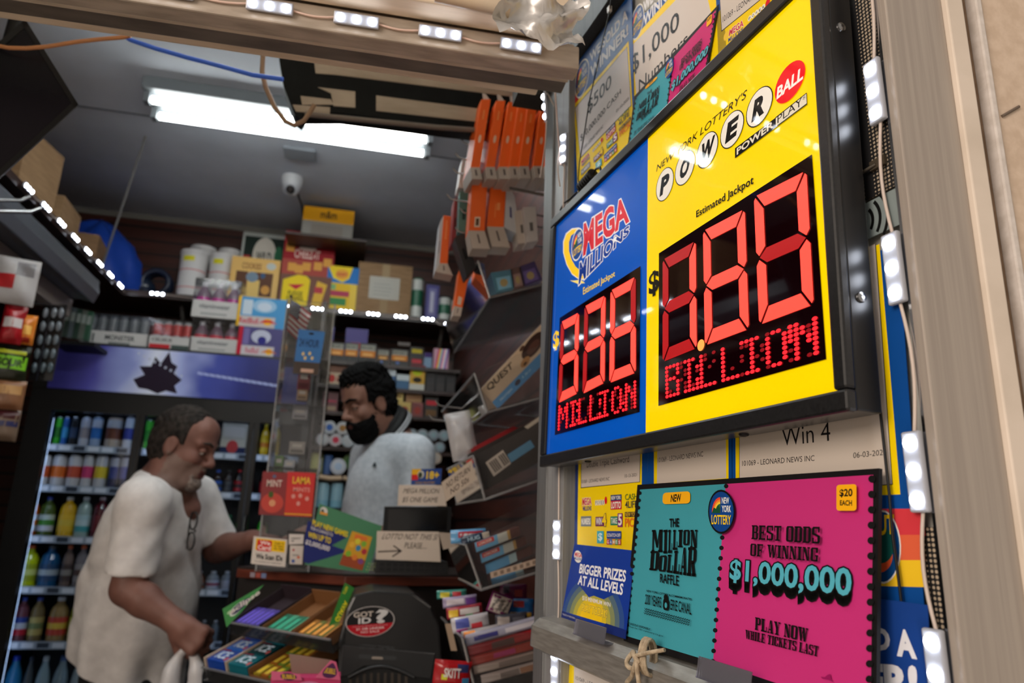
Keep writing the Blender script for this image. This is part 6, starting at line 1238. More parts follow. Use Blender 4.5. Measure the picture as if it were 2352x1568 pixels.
pkg('upper_label', '', '', [(663, 1250), (696, 1249), (698, 1227), (664, 1226)], SYY - .007, .002, (206, 196, 188), art=lambda A, q: (QT(A, q, 'CREDIT', .15, .5, .8, .68, (60, 56, 54)), QT(A, q, 'ATM', .15, .24, .35, .42, (60, 56, 54))), parent=t)
pkg('lower_label', '', '', [(665, 1295), (694, 1296), (697, 1253), (666, 1252)], SYY - .007, .002, (198, 186, 176), art=lambda A, q: (QS(A, q, .2, .7, .35, .82, (170, 70, 70)), QS(A, q, .2, .45, .7, .52, (140, 136, 130)), QE(A, q, .55, .3, .8, .45, (206, 110, 80)), QS(A, q, .15, .08, .4, .25, (70, 90, 150))), parent=t)
def art(A, q):
    A.poly([(707, 1195), (798, 1233), (762, 1252), (800, 1266), (708, 1294), (697, 1290), (699, 1240)], (30, 40, 104)); YE = (226, 196, 20); WE = (206, 200, 200)
    A.txt('PLAY NEW GAMES', [(717, 1206), (798, 1234), (800, 1221), (719, 1193)], YE, .03); A.txt('FOR A CHANCE TO', [(714, 1216), (764, 1232), (765, 1225), (715, 1208)], WE, .02); A.txt('WIN UP TO', [(707, 1233), (759, 1249), (761, 1235), (709, 1220)], YE, .03); A.txt('$2,000,000', [(700, 1250), (755, 1268), (759, 1255), (703, 1238)], WE, .03)
    k = [(779, 1296), (832, 1310), (855, 1233), (809, 1219)]; A.poly(k, (150, 70, 40)); QS(A, k, 0, .3, 1, 1, (200, 150, 40)); QS(A, k, .2, .82, .8, .95, (214, 110, 50))
    for x, y, c in ((.1, .55, (220, 170, 60)), (.42, .5, (60, 130, 170)), (.72, .45, (170, 50, 60)), (.08, .28, (120, 170, 50)), (.4, .22, (210, 120, 50)), (.7, .16, (120, 70, 130)), (.3, .68, (210, 200, 60)), (.6, .66, (120, 170, 60))): QE(A, k, x, y, x + .24, y + .17, c)
    for i in range(4):
        for j in range(3): A.poly([(846 + 7 * i - 3 * j, 1292 + 7 * j), (850 + 7 * i - 3 * j, 1293 + 7 * j), (850 + 7 * i - 3 * j, 1296 + 7 * j), (846 + 7 * i - 3 * j, 1295 + 7 * j)], (150, 160, 110))
    A.ell([(735, 1180), (752, 1184), (753, 1166), (736, 1162)], (206, 200, 196)); A.ell([(737, 1180), (744, 1182), (745, 1170), (738, 1168)], (40, 70, 60)); A.poly([(735, 1180), (752, 1184), (752, 1178), (735, 1174)], (220, 150, 60))
pkg('lottery_board', 'tilted green lottery board inviting to play new games, standing on the counter', 'sign', [(700, 1296), (846, 1316), (878, 1208), (734, 1156)], 2.05, .006, (58, 120, 84), None, art)
RGY = 1.985
t = thing('cash_register', 'black cash register screen on the counter under the handwritten papers', 'cash register', onY(955, 1316, RGY))
pkg('screen_housing', '', '', [(880, 1222), (1034, 1222), (1037, 1163), (884, 1163)], RGY, .03, BLACKP, parent=t)
pkg('screen', '', '', [(890, 1218), (1026, 1218), (1028, 1169), (892, 1169)], RGY - .001, .001, M(10, 10, 12, .15), parent=t)
pkg('keyboard', '', '', [(862, 1316), (1030, 1320), (1028, 1290), (864, 1286)], RGY + .015, .12, M(22, 22, 23, .4), parent=t, art=lambda A, q: [QS(A, q, .05 + .09 * i, .2 + .35 * j, .12 + .09 * i, .45 + .35 * j, (36, 36, 38)) for i in range(10) for j in range(2)])
pkg('stand', '', '', [(930, 1300), (990, 1300), (990, 1216), (930, 1216)], RGY + .02, .03, BLACKP, parent=t)
def scrib(A, q, s, x0, y0, x1, y1, sh=.05): A.txt(s, A.bilq(q, x0, y0, x1, y1), (58, 52, 50), 0, shear=sh)
def art(A, q):
    scrib(A, q, 'LOTTO NOT THIS SI', .1, .72, .97, .92); scrib(A, q, 'PLEASE....', .45, .42, .8, .62)
    A.poly([(868, 1268), (918, 1266), (918, 1263), (868, 1265)], (50, 44, 42)); A.poly([(918, 1265), (902, 1253), (905, 1252), (924, 1265), (902, 1279), (900, 1277)], (50, 44, 42))
pkg('handwritten_sign', 'wide cream handwritten sign with an arrow below the register screen', 'paper sign', [(863, 1284), (1012, 1290), (1008, 1221), (866, 1219)], RGY - .006, .002, CW, 'handwritten signs at the register', art)
pkg('handwritten_sign', 'cream handwritten card with two lines standing on the register screen', 'paper sign', [(913, 1161), (1026, 1162), (1016, 1114), (916, 1113)], RGY - .002, .002, CW, 'handwritten signs at the register', lambda A, q: (scrib(A, q, 'MEGA MILLION', .12, .6, .9, .84), scrib(A, q, '$5 ONE GAME', .1, .14, .84, .42)))
pkg('age_sign', 'small blue 18+ sign above the handwritten cards', 'sign', [(944, 1113), (1012, 1112), (1015, 1076), (946, 1077)], RGY + .001, .003, (20, 60, 130), None, lambda A, q: (QS(A, q, 0, .3, .22, 1, (200, 40, 40)), QS(A, q, 0, .65, .3, 1, (226, 170, 30)), QE(A, q, .2, .4, .42, .9, (190, 190, 180)), QE(A, q, .22, .42, .36, .8, (50, 60, 40)), QT(A, q, '18+', .5, .35, .92, .85, (236, 196, 20), .03), QT(A, q, 'TO PLAY THE LOTTERY', .14, .06, .8, .18, (196, 150, 30))))

# ------------------------------------------------------------------ gum racks
def frame(z, pl, pr, tilt):
    a, b = onZ(*pl, z), onZ(*pr, z); u = nrm(b - a); h = nrm(np.cross((0, 0, 1), u)); h = h if h[1] > 0 else -h
    w = nrm(h * math.cos(tilt) + ZV * math.sin(tilt)); n = np.cross(u, w); return a, u, w, n, np.linalg.norm(b - a)
def fbox(mb, fr, u0, u1, w0, w1, n0, n1, mt): a, u, w, n, L = fr; mb.obox(a + u * u0 * L + w * w0 + n * n0, u * (u1 - u0) * L, w * (w1 - w0), n * (n1 - n0), mt)
def fplane(fr, u0, w0, n0): a, u, w, n, L = fr; return Plane(a + u * u0 * L + w * w0 + n * n0, u, w)
def rack_tray(fr, label, group, D=.17, legs=True):
    a, u, w, n, L = fr; t = thing('acrylic_gum_rack', label, 'display rack', a, group)
    m = MB(); fbox(m, fr, 0, 1, 0, D, -.004, 0, ACRYLIC); m.build('base', t)
    m = MB(); fbox(m, fr, 0, 1, -.004, 0, -.004, .028, ACRYLIC); m.build('front_lip', t); m = MB(); fbox(m, fr, 0, 1, -.005, .0, .026, .029, EDGE); m.build('front_edge', t)
    for k in (0, 1): m = MB(); fbox(m, fr, k - .004 if k else 0, k if k else .004, 0, D, 0, .03, ACRYLIC); m.build('side', t)
    for k in (.06, .94):
        p = a + u * k * L + w * D * .8 - n * .004; m = MB(); m.box((p[0] - .006, p[1] - .006, LZ), (p[0] + .006, p[1] + .006, p[2]), M(60, 60, 62, .3)); m.build('leg', t)
    return t
F1 = frame(1.13, (530, 1450), (768, 1494), math.radians(26))
rack_tray(F1, 'upper clear gum rack with mint and chewing gum boxes in front of the counter', 'acrylic gum racks')
def gumbox(fr, u0, u1, D, h, col, label, pk=None, front=None, inner=(120, 78, 40), npk=(6, 1), pkw=(.01, .08), group='gum boxes in the racks', hdr=None):
    t = thing('gum_box', label, 'gum box', fr[0] + fr[1] * (u0 + u1) / 2 * fr[4] + fr[2] * D / 2, group); c = col if not isinstance(col, tuple) else M(*col, .5); e = .006
    m = MB(); fbox(m, fr, u0, u1, .002, D, .001, .003, M(*inner, .7)); fbox(m, fr, u0, u1, .002, .004, .001, h * .7, c); fbox(m, fr, u0, u0 + e, .002, D, .001, h, M(*inner, .7)); fbox(m, fr, u1 - e, u1, .002, D, .001, h, M(*inner, .7)); fbox(m, fr, u0, u1, D - .002, D, .001, h * 1.3, M(*inner, .7)); m.build('tray', t)
    if pk:
        for i in range(npk[0]):
            for j in range(npk[1]):
                w_ = (u1 - u0 - 2 * e) / npk[0]; a0 = u0 + e + w_ * i; s0 = pkw[0] + (pkw[1] - pkw[0]) * j / npk[1]; s1 = pkw[0] + (pkw[1] - pkw[0]) * (j + .95) / npk[1]
                m = MB(); fbox(m, fr, a0 + w_ * .06, a0 + w_ * .94, s0, s1, .003, h * .72, M(*pk[(i + j) % len(pk)], .3)); A = Art(m, fplane(fr, a0, s0, h * .72 + .0004), px=False, W=w_ * fr[4], Hh=s1 - s0); R(A, .25, .12, .75, .8, tuple(min(255, int(v * 1.35 + 24)) for v in pk[0])); m.build('gum_stick', t, bevel=.0012)
    return t
gumbox(F1, .02, .33, .165, .03, (90, 60, 120), 'purple gum box full of violet packs beside the green header card', ((70, 58, 150), (86, 72, 170)), npk=(6, 1), pkw=(.006, .085), inner=(40, 26, 34))
gumbox(F1, .36, .64, .16, .03, (30, 130, 40), 'green-fronted mint gum box with three teal packs left in it', ((30, 110, 86), (60, 150, 120)), npk=(4, 1), pkw=(.006, .075))
gumbox(F1, .655, .95, .16, .03, (30, 120, 36), 'green-fronted gum box with orange and green sticks, open brown inside', ((150, 100, 40), (96, 110, 50)), npk=(5, 1), pkw=(.006, .07))
a, u, w, n, L = F1
m = MB(); pl = Plane(a - u * .012 + w * .0 + n * .0, nrm(u * -.25 + w), np.cross(u * -.0 + (0, 0, 0), w) + n) if False else None
def panel(label, quad, Y, th, col, art): return pkg('header_card', label, 'header card', quad, Y, th, col, None, art)
m = MB(); Yg = 1.86
def art(A, q):
    QE(A, q, .18, .25, .8, .8, (200, 210, 200)); QE(A, q, .24, .3, .86, .78, (44, 40, 90)); A.txt('eclipse', [(530, 1415), (598, 1366), (596, 1352), (527, 1401)], (206, 200, 196), .03); QE(A, q, .1, .55, .25, .7, (170, 200, 160))
panel('rounded green gum header card with eclipse lettering at the left of the upper gum rack', [(520, 1440), (552, 1408), (606, 1342), (511, 1398)], Yg, .006, (48, 132, 62), art)
def art(A, q): A.txt('GUAVA', [(768, 1424), (792, 1378), (800, 1383), (778, 1429)], (220, 206, 30), .03); A.txt('XTRA', [(786, 1362), (795, 1345), (801, 1348), (792, 1365)], (200, 200, 40), .02)
o = panel('green gum box side panel with yellow lettering at the right end of the upper rack', [(748, 1456), (764, 1462), (814, 1350), (792, 1338)], 1.80, .004, (16, 110, 24), art)
F2 = frame(1.03, (470, 1556), (700, 1610), math.radians(20))
rack_tray(F2, 'lower clear gum rack with blue and teal gum boxes, bottom of the picture', 'acrylic gum racks', .172)
def icebox(u0, u1, col, col2, label):
    t = thing('gum_box', label, 'gum box', F2[0] + F2[1] * u0 * F2[4], 'gum boxes in the racks'); m = MB(); fbox(m, F2, u0, u1, .002, .170, .001, .012, M(60, 50, 40, .6)); fbox(m, F2, u0, u0 + .012, .002, .170, .001, .05, M(190, 170, 150, .6)); m.build('tray', t)
    for j in range(3):
        s0 = .006 + .054 * j; m = MB(); fbox(m, F2, u0 + .014, u1 - .004, s0, s0 + .051, .012, .046, M(*(col if j % 2 == 0 else col2), .3)); A = Art(m, fplane(F2, u0 + .014, s0, .0464), px=False, W=(u1 - u0 - .018) * F2[4], Hh=.051, rough=.3)
        T_(A, 'ICE', .2, .2, .8, .8, (196, 214, 230), .03); E_(A, .84, .1, .97, .4, (200, 90, 90)); R(A, 0, .86, .5, .96, (120, 40, 60)); m.build('gum_pack', t, bevel=.0015)
icebox(.02, .22, (20, 62, 150), (26, 90, 180), 'blue ice gum packs in a row at the left of the lower gum rack'); icebox(.25, .46, (14, 96, 110), (10, 60, 66), 'teal ice gum packs in a row right of the blue packs')
gumbox(F2, .49, .80, .17, .045, (110, 70, 30), 'brown open box with yellow and green gum at the right of the lower rack', ((140, 120, 30), (150, 90, 30), (90, 120, 40)), npk=(4, 3), pkw=(.01, .15))
t = thing('bubblegum_box', 'pink bubble gum box with its flaps open at the bottom of the picture', 'gum box', onY(700, 1600, 1.56))
def pq(nm, quad, Y, vec, col, art=None): return pkg(nm, '', '', quad, Y, 0, col, art=art, vec=vec, parent=t)
pq('box', [(622, 1640), (782, 1640), (782, 1556), (622, 1556)], 1.56, (0, .06, 0), (190, 40, 100), lambda A, q: QE(A, q, .3, .3, .8, .9, (200, 120, 160)))
pq('left_flap', [(624, 1562), (694, 1562), (690, 1548), (623, 1541)], 1.555, (0, .002, 0), (206, 90, 130), lambda A, q: (QE(A, q, .3, .0, .85, 1.0, (80, 40, 80)), QT(A, q, 'BUBBLE', .36, .2, .8, .8, (220, 180, 40))))
pq('right_flap', [(724, 1556), (782, 1562), (772, 1520), (760, 1516)], 1.555, (0, .002, 0), (206, 90, 130), lambda A, q: (QE(A, q, .1, .05, .9, .9, (80, 40, 80)), QT(A, q, 'BUBBLE', .2, .3, .8, .6, (220, 180, 40))))
pq('back_flap', [(670, 1545), (752, 1553), (762, 1516), (664, 1501)], 1.60, (0, .002, 0), (130, 108, 96))

# ------------------------------------------------------------------ black machine with the ID sticker
MY = 1.74
t = thing('lottery_terminal', 'black rounded machine with a Got ID sticker in front of the counter', 'machine', onY(895, 1600, MY))
BM = M(20, 21, 23, .32); GMm = M(34, 35, 37, .4)
body = [(772, 1640), (1024, 1640), (1010, 1440), (992, 1392), (950, 1362), (860, 1356), (812, 1366), (796, 1400), (778, 1470)]
m = MB(); m.prism([onY(*p, MY + .004) for p in body[::-1]], (0, .2, .0), BM); m.build('shell', t, bevel=.006)
m = MB(); m.prism([onY(*p, MY) for p in [(786, 1480), (1000, 1500), (990, 1560), (930, 1552), (880, 1532), (836, 1530), (800, 1552), (780, 1556)][::-1]], (0, .006, 0), GMm); m.build('front_fascia', t, bevel=.002)
m = MB(); A = Art(m, Plane((0, MY - .0005, 0), (1, 0, 0), (0, 0, 1))); 
A.txt('LOTTERY TERMINAL', [(826, 1489), (908, 1494), (909, 1483), (827, 1478)], (70, 72, 74), .02); A.rr([(824, 1512), (910, 1516), (911, 1506), (825, 1502)], (60, 62, 64), .1); A.rr([(853, 1513), (880, 1514), (879, 1508), (855, 1507)], (150, 140, 130), .2); m.build('front_print', t)
m = MB()
for k in range(9): m.prism([onY(*p, MY + .002) for p in [(800 + 16 * k, 1640), (808 + 16 * k, 1640), (808 + 16 * k, 1545), (802 + 16 * k, 1545)][::-1]], (0, .004, 0), M(70, 62, 54, .5))
m.build('paper_guide', t)
m = MB(); pts = [onY(800 + 150 * k / 12, 1556 - 26 * math.sin(math.pi * k / 12), MY - .004) for k in range(13)]; m.tube(pts, .004, GMm, 8); m.build('tray_lip', t)
m = MB(); A = Art(m, Plane((0, MY - .002, 0), (1, 0, 0), (0, 0, 1)))
sq = [(793, 1466), (904, 1458), (909, 1388), (794, 1396)]
cn = lambda qq, k: [tuple(np.mean(qq, axis=0) + (np.array(p) - np.mean(qq, axis=0)) * k) for p in qq]
cI = [(A.bil(sq, [(0.5 + .5 * math.cos(t_), .5 + .5 * math.sin(t_))])[0]) for t_ in [k * math.pi / 16 for k in range(32)]]
m.prism([A.pl.at(p[0], p[1], -.002) for p in cI], A.pl.n * .002, M(176, 172, 170, .4)); A.k = 0
A.ell(cn(sq, .96), (24, 24, 26)); A.sub(cn(sq, .96), [(.5 + .5 * math.cos(t_), .5 + .5 * math.sin(t_)) for t_ in [math.radians(d) for d in range(190, 351, 8)]], (170, 20, 36))
A.txt('GOT', A.bilq(sq, .16, .66, .56, .84), (190, 180, 170), .03); A.txt('ID', A.bilq(sq, .26, .45, .52, .64), (206, 204, 204), .03); A.txt('?', A.bilq(sq, .60, .42, .86, .88), (200, 200, 200), .04)
A.txt('WE MUST SEE PROOF OF AGE', A.bilq(sq, .14, .34, .86, .38), (214, 150, 156)); A.txt('21 OR UNDER', A.bilq(sq, .22, .24, .8, .31), (226, 206, 206), .02); A.txt('NO SALE', A.bilq(sq, .32, .13, .7, .21), (220, 190, 190), .01)
m.build('id_sticker', t)

# ------------------------------------------------------------------ gravity bins on the right wall
def bin_(label, corner, side_end, top, Y0, Y1, back_h=.13):
    """corner: photo pixel of the near front bottom corner; side_end: where its near bottom edge meets the post; top: near front top corner"""
    a, b, c = onY(*corner, Y0), onY(*side_end, Y0), onY(*top, Y0); s = nrm(b - a); L = (XR_ - .02 - a[0]) / s[0]; up = c - a; t = thing('acrylic_bin', label, 'bin', a, 'clear gravity bins on the right wall')
    e = np.array((0, Y1 - Y0, 0)); up2 = np.array((-s[2], 0, s[0])) * back_h; th = .004
    m = MB(); m.obox(a, s * L, e, np.array((-s[2], 0, s[0])) * th, ACRYLIC); m.build('floor', t)
    for y in (0, (Y1 - Y0) - th):
        o = a + np.array((0, y, 0)); m = MB(); m.prism([o, o + s * L, o + s * L + up2, o + up], (0, th, 0), ACRYLIC); m.build('side', t)
    m = MB(); m.prism([a, a + up, a + up + e, a + e], nrm(s) * th, ACRYLIC); m.build('front', t)
    m = MB(); m.tube([a, a + s * L], .0028, EDGE, 6); m.tube([a, a + up], .003, EDGE, 6); m.tube([a, a + e], .003, EDGE, 6); m.tube([a + up, a + up + e], .0026, EDGE, 6); m.build('rim', t)
    return t, a, s, L, up, e
B1 = bin_('topmost clear gravity bin, holding blue and purple packs under the orange boxes', (1125, 683), (1256, 651), (1098, 599), 1.50, 2.05)
B2 = bin_('second clear gravity bin from the top, holding the cookie bar carton', (1119, 947), (1249, 912), (1090, 858), 1.50, 2.05)
B3 = bin_('third clear gravity bin with a taped paper strip and a barcode box', (1114, 1147), (1243, 1101), (1087, 1047), 1.50, 1.90)
B4 = bin_('fourth clear gravity bin from the top, full of blue-wrapped bars', (1106, 1354), (1240, 1312), (1070, 1251), 1.46, 1.75)
B5 = bin_('lowest clear bin, heaped with candy bags and red bars', (1110, 1660), (1240, 1610), (1062, 1465), 1.46, 1.78, .10)
# contents
pkg('cookie_bar_box', 'cream and light blue QUEST cookie bar carton lying steeply in the second bin', 'box', [(1143, 939), (1262, 822), (1244, 744), (1105, 893)], 1.53, .08, (206, 180, 150), None, lambda A, q: (QS(A, q, 0, 0, 1, .34, (90, 150, 200)), A.txt('QUEST', [(1124, 901), (1180, 846), (1174, 830), (1116, 886)], (24, 20, 20), .02), QE(A, q, .62, .45, 1.0, .95, (60, 40, 34)), QE(A, q, .70, .52, .92, .80, (90, 60, 50)), QE(A, q, .56, .38, .72, .62, (180, 130, 80)), QE(A, q, .60, .42, .66, .5, (60, 40, 30)), QE(A, q, .62, .86, .70, .98, (90, 64, 50)), QT(A, q, 'PROTEIN', .10, .12, .32, .2, (190, 210, 226)), QE(A, q, .38, .1, .48, .26, (70, 70, 84)), QT(A, q, '15g', .52, .12, .68, .22, (170, 200, 220))))
pkg('bar_box', 'black box with a red lid and white barcode label in the third bin', 'box', [(1122, 1122), (1266, 1046), (1262, 946), (1088, 1036)], 1.53, .1, (36, 31, 30), None, lambda A, q: (A.poly([(1134, 1094), (1174, 1064), (1155, 1033), (1115, 1062)][::1], (196, 182, 168)), [A.poly([(1138 + 4.2 * k - 15 * 0, 1085 - 3.1 * k), (1140.4 + 4.2 * k, 1083.4 - 3.1 * k), (1125.4 + 4.2 * k, 1061 - 3.1 * k), (1123 + 4.2 * k, 1062.6 - 3.1 * k)], (50, 44, 44)) for k in range(8) if k != 4], A.poly([(1174, 1062), (1228, 1026), (1218, 1010), (1165, 1044)], (90, 146, 180)), A.poly([(1212, 985), (1252, 957), (1250, 948), (1204, 980)], (170, 160, 146))))
pkg('bar_box', 'red box peeking out behind the black barcode box in the third bin', 'box', [(1086, 1044), (1200, 988), (1180, 978), (1080, 1030)], 1.60, .08, (140, 18, 26))
pkg('taped_paper', 'paper strip with handwriting taped along the front of the third bin', 'paper strip', [(1024, 1152), (1094, 1102), (1083, 1056), (1014, 1108)], 1.49, .0015, (176, 162, 148), None, lambda A, q: (scrib(A, q, 'NO RETURN', .12, .55, .9, .82), scrib(A, q, 'NO 50s', .2, .16, .8, .42)))
for k, (q, c, lab) in enumerate((([(1140, 672), (1182, 662), (1176, 618), (1128, 626)], (90, 150, 170), 'teal and cream snack bar box in the topmost bin'), ([(1180, 664), (1206, 658), (1196, 612), (1172, 618)], (120, 80, 70), 'brown wrapped bar between the teal box and the purple packs'), ([(1202, 658), (1246, 642), (1228, 600), (1192, 612)], (70, 44, 110), 'purple wrapped packs at the right of the topmost bin'), ([(1106, 650), (1120, 660), (1112, 606), (1102, 602)], (80, 96, 140), 'thin blue pack at the front of the topmost bin'))):
    pkg('snack_pack', lab, 'pack', q, 1.54, .07, c, 'packs in the topmost bin', lambda A, q: (QS(A, q, .15, .1, .85, .7, tuple(min(255, v + 60) for v in c)), QE(A, q, .3, .2, .7, .6, (200, 170, 110))))
for k, y in enumerate((0, 1, 2, 3)):
    q = [(1094 + 12 * k, 1268 + 25 * k), (1196 + 14 * k, 1228 + 22 * k), (1192 + 14 * k, 1208 + 22 * k), (1090 + 12 * k, 1246 + 25 * k)]
    pkg('wafer_bar', 'blue, white and brown wrapped wafer bar, %s from top in the fourth bin' % ORD[k], 'bar', q, 1.48 + .012 * k, .04, (80, 40, 36), 'blue wafer bars in the fourth bin', lambda A, q: (QS(A, q, 0, 0, .5, 1, (110, 170, 206)), QS(A, q, .5, 0, .72, 1, (190, 190, 180)), QS(A, q, .72, 0, .78, 1, (180, 140, 80)), QS(A, q, .04, .45, .42, .95, (196, 60, 50)), QT(A, q, 'LOACKER', .08, .55, .38, .85, (220, 210, 200))) if k < 2 else (QS(A, q, 0, 0, .5, 1, (100, 166, 210)), QS(A, q, .5, 0, .66, 1, (170, 196, 200))))
pkg('price_strip', 'cream strip with printed squares along the bottom of the fourth bin', 'strip', [(1128, 1328), (1242, 1294), (1240, 1280), (1126, 1314)], 1.452, .0015, (170, 150, 134), None, lambda A, q: [QS(A, q, .06 + .13 * k, .2, .13 + .13 * k, .8, (120, 104, 92)) for k in range(7)])
pkg('paper_tag', 'cream paper sheet tucked behind the front of the fourth bin', 'paper', [(1018, 1262), (1062, 1250), (1040, 1224), (1008, 1222)], 1.62, .0015, (150, 138, 126))
def bagq(label, quad, Y, th, col, cols=(), txt=None, group='candy bags heaped in the lowest bin', name='candy_bag', cat='bag', dy=.0):
    q = [onY(*p, Y) for p in quad]; c = sum(q) / 4; u = (q[1] + q[2] - q[0] - q[3]) / 2; v = (q[2] + q[3] - q[0] - q[1]) / 2
    return bag(name, label, cat, c, np.linalg.norm(u), np.linalg.norm(v), th, M(*col, .22), group, u, v, cols, txt)
bagq('light blue wafer bag with red lettering lying on top of the fourth bin', [(1030, 1252), (1120, 1240), (1112, 1216), (1040, 1214)], 1.56, .02, (90, 150, 196), ((.2, .4, .9, .85, (170, 40, 56)), (.25, .45, .85, .7, (196, 206, 214))), None, 'bags on the fourth bin')
bagq('dark navy bag with white lettering lying across the fourth bin', [(1062, 1252), (1130, 1234), (1124, 1218), (1056, 1232)], 1.50, .018, (20, 40, 66), ((.7, .2, .95, .9, (180, 172, 160)),), ('HUG', .2, .25, .6, .75, (160, 190, 210)), 'bags on the fourth bin')
cb5 = [((1003, 1376), (1072, 1372), (1070, 1352), (1004, 1356), (60, 130, 120), ((.1, .2, .4, .8, (200, 190, 60)), (.5, .3, .8, .8, (180, 50, 60))), 'teal candy bag with yellow and red print at the top left of the heap', 1.66),
 ((1016, 1398), (1096, 1388), (1094, 1364), (1018, 1372), (150, 140, 170), ((.1, .3, .6, .8, (206, 200, 210)), (.65, .2, .95, .8, (110, 70, 150))), 'lavender and white candy bag below the teal one', 1.62),
 ((1024, 1424), (1110, 1410), (1104, 1384), (1028, 1396), (150, 40, 54), ((.05, .2, .3, .8, (226, 190, 60)), (.35, .3, .9, .8, (206, 200, 200)), (.5, .1, .7, .3, (60, 150, 70))), 'red and white candy bag with a yellow corner in the middle of the heap', 1.58),
 ((1034, 1456), (1126, 1440), (1118, 1404), (1040, 1420), (190, 188, 196), ((.1, .3, .45, .9, (80, 90, 170)), (.5, .15, .8, .5, (200, 60, 70)), (.1, .05, .4, .25, (170, 60, 140))), 'silver candy bag with blue and magenta print above the long bars', 1.54),
 ((1060, 1480), (1150, 1462), (1142, 1432), (1062, 1450), (180, 176, 180), ((.05, .5, .35, .95, (230, 140, 40)), (.4, .3, .9, .8, (206, 204, 206)), (.05, .05, .3, .35, (60, 110, 170))), 'silver candy bag with an orange corner lying over the long bars', 1.50),
 ((1120, 1404), (1168, 1418), (1176, 1374), (1128, 1352), (110, 40, 90), ((.06, .06, .94, .9, (176, 166, 156)), (.15, .2, .85, .75, (90, 84, 80))), 'plum bag with a pale nutrition label facing out of the heap', 1.55),
 ((1150, 1378), (1214, 1384), (1206, 1338), (1146, 1344), (96, 20, 66), ((.5, .3, .8, .7, (150, 40, 40)), (.1, .5, .3, .9, (50, 40, 60))), 'dark magenta candy bag below the fourth bin', 1.60),
 ((1160, 1418), (1228, 1424), (1222, 1372), (1168, 1376), (24, 96, 160), ((.1, .1, .9, .35, (190, 150, 50)), (.2, .6, .6, .9, (150, 40, 40))), 'blue candy bag at the right of the heap beside the post', 1.58),
 ((1140, 1440), (1216, 1432), (1206, 1404), (1136, 1412), (60, 60, 70), ((.05, .2, .4, .8, (160, 150, 146)), (.5, .3, .9, .7, (90, 90, 100))), 'dark grey candy bag between the blue bag and the long bars', 1.53)]
for a, b, c, d, col, cols, lab, Y in cb5: bagq(lab, [a, b, c, d], Y, .026, col, cols)
bars = [((1072, 1484), (1246, 1436), (1244, 1410), (1068, 1458), (150, 150, 170), ((.1, .3, .4, .7, (60, 60, 130)), (.5, .3, .9, .7, (190, 186, 196))), 'silver-blue'), ((1078, 1508), (1246, 1462), (1246, 1438), (1074, 1484), (150, 34, 40), ((.3, .2, .6, .8, (90, 60, 56)), (.6, .3, .95, .7, (170, 40, 44))), 'red and brown'), ((1084, 1530), (1246, 1486), (1246, 1464), (1080, 1508), (170, 56, 44), ((.3, .3, .6, .8, (180, 50, 110)),), 'coral and pink'), ((1090, 1548), (1246, 1510), (1246, 1488), (1086, 1530), (190, 172, 160), ((.35, .2, .95, .8, (140, 124, 116)),), 'cream printed'), ((1110, 1572), (1246, 1534), (1246, 1514), (1100, 1550), (196, 180, 172), ((.3, .2, .6, .8, (140, 126, 120)), (.62, .2, .95, .8, (180, 130, 100))), 'white and peach')]
for k, (a, b, c, d, col, cols, nm) in enumerate(bars): bagq('%s long candy bar, %s from top in the lowest bin' % (nm, ORD[k]), [a, b, c, d], 1.475 + .001 * k, .018, col, cols, None, 'long candy bars in the lowest bin', 'candy_bar', 'candy bar')
bagq('red candy bag with white lettering at the bottom left of the bins', [(1004, 1574), (1086, 1580), (1076, 1520), (988, 1514)], 1.46, .03, (160, 18, 26), ((.2, .3, .35, .5, (200, 200, 40)), (.6, .6, .9, .9, (30, 40, 90)), (.75, .1, .95, .4, (50, 130, 180))), ('SKITT', .25, .4, .7, .75, (214, 206, 206)))
p = onY(1010, 1420, 1.50); m = MB(); m.obox(onY(1036, 1494, 1.47) , onY(1050, 1494, 1.47) - onY(1036, 1494, 1.47), onY(1022, 1432, 1.47) - onY(1036, 1494, 1.47), (0, .002, 0), M(150, 130, 110, .6)); tag(m.build('price_tag'), 'narrow cream price tag stuck on the dark front of the lowest bin', 'price tag')
c = onY(1060, 1000, 1.62); bag('plastic_bag', 'crumpled translucent plastic bag hanging below the second bin', 'bag', c, .06, .11, .05, PETW, None, (1, 0, .25), (.2, 0, 1))
# orange boxes on hooks
OR = (236, 96, 8); go = 'slim orange boxes hanging in a row by the post'
def oart(A, q): QE(A, q, .35, .36, .65, .48, (230, 200, 180)); A.txt('boost', A.bilq(q, .4, .7, .6, .86), (236, 180, 150), 0) if False else QS(A, q, .42, .70, .56, .84, (240, 150, 90))
xs = [1081, 1116, 1146, 1170, 1193, 1225, 1251]
for k, x in enumerate(xs):
    w_ = 21; t = thing('orange_box', 'slim orange box, %s from left in the hanging row beside the post' % ORD[k], 'box', onY(x + 12, 410, 1.42 - .012 * k), go)
    sh = 25 - 1.2 * k; yT = 228 + 3 * k; yB = 384 - .6 * k; Y_ = 1.42 - .012 * k
    pkg('carton', '', '', [(x, yB), (x + w_, yB), (x + w_ + sh, yT), (x + sh, yT)], Y_, .07, OR, art=oart, vec=(-.006, .075, 0), parent=t)
    pkg('white_end', '', '', [(x + 3, yB + 27), (x + w_ + 6, yB + 28), (x + w_, yB), (x, yB)], Y_, .07, (176, 166, 160), art=lambda A, q: QS(A, q, .4, .3, .6, .8, (90, 84, 84)), vec=(-.006, .07, 0), parent=t)
    pkg('hang_tab', '', '', [(x + sh + 4, yT), (x + sh + 18, yT), (x + sh + 10, yT - 12), (x + sh + 2, yT - 14)], Y_ + .01, .001, (190, 186, 184), parent=t)
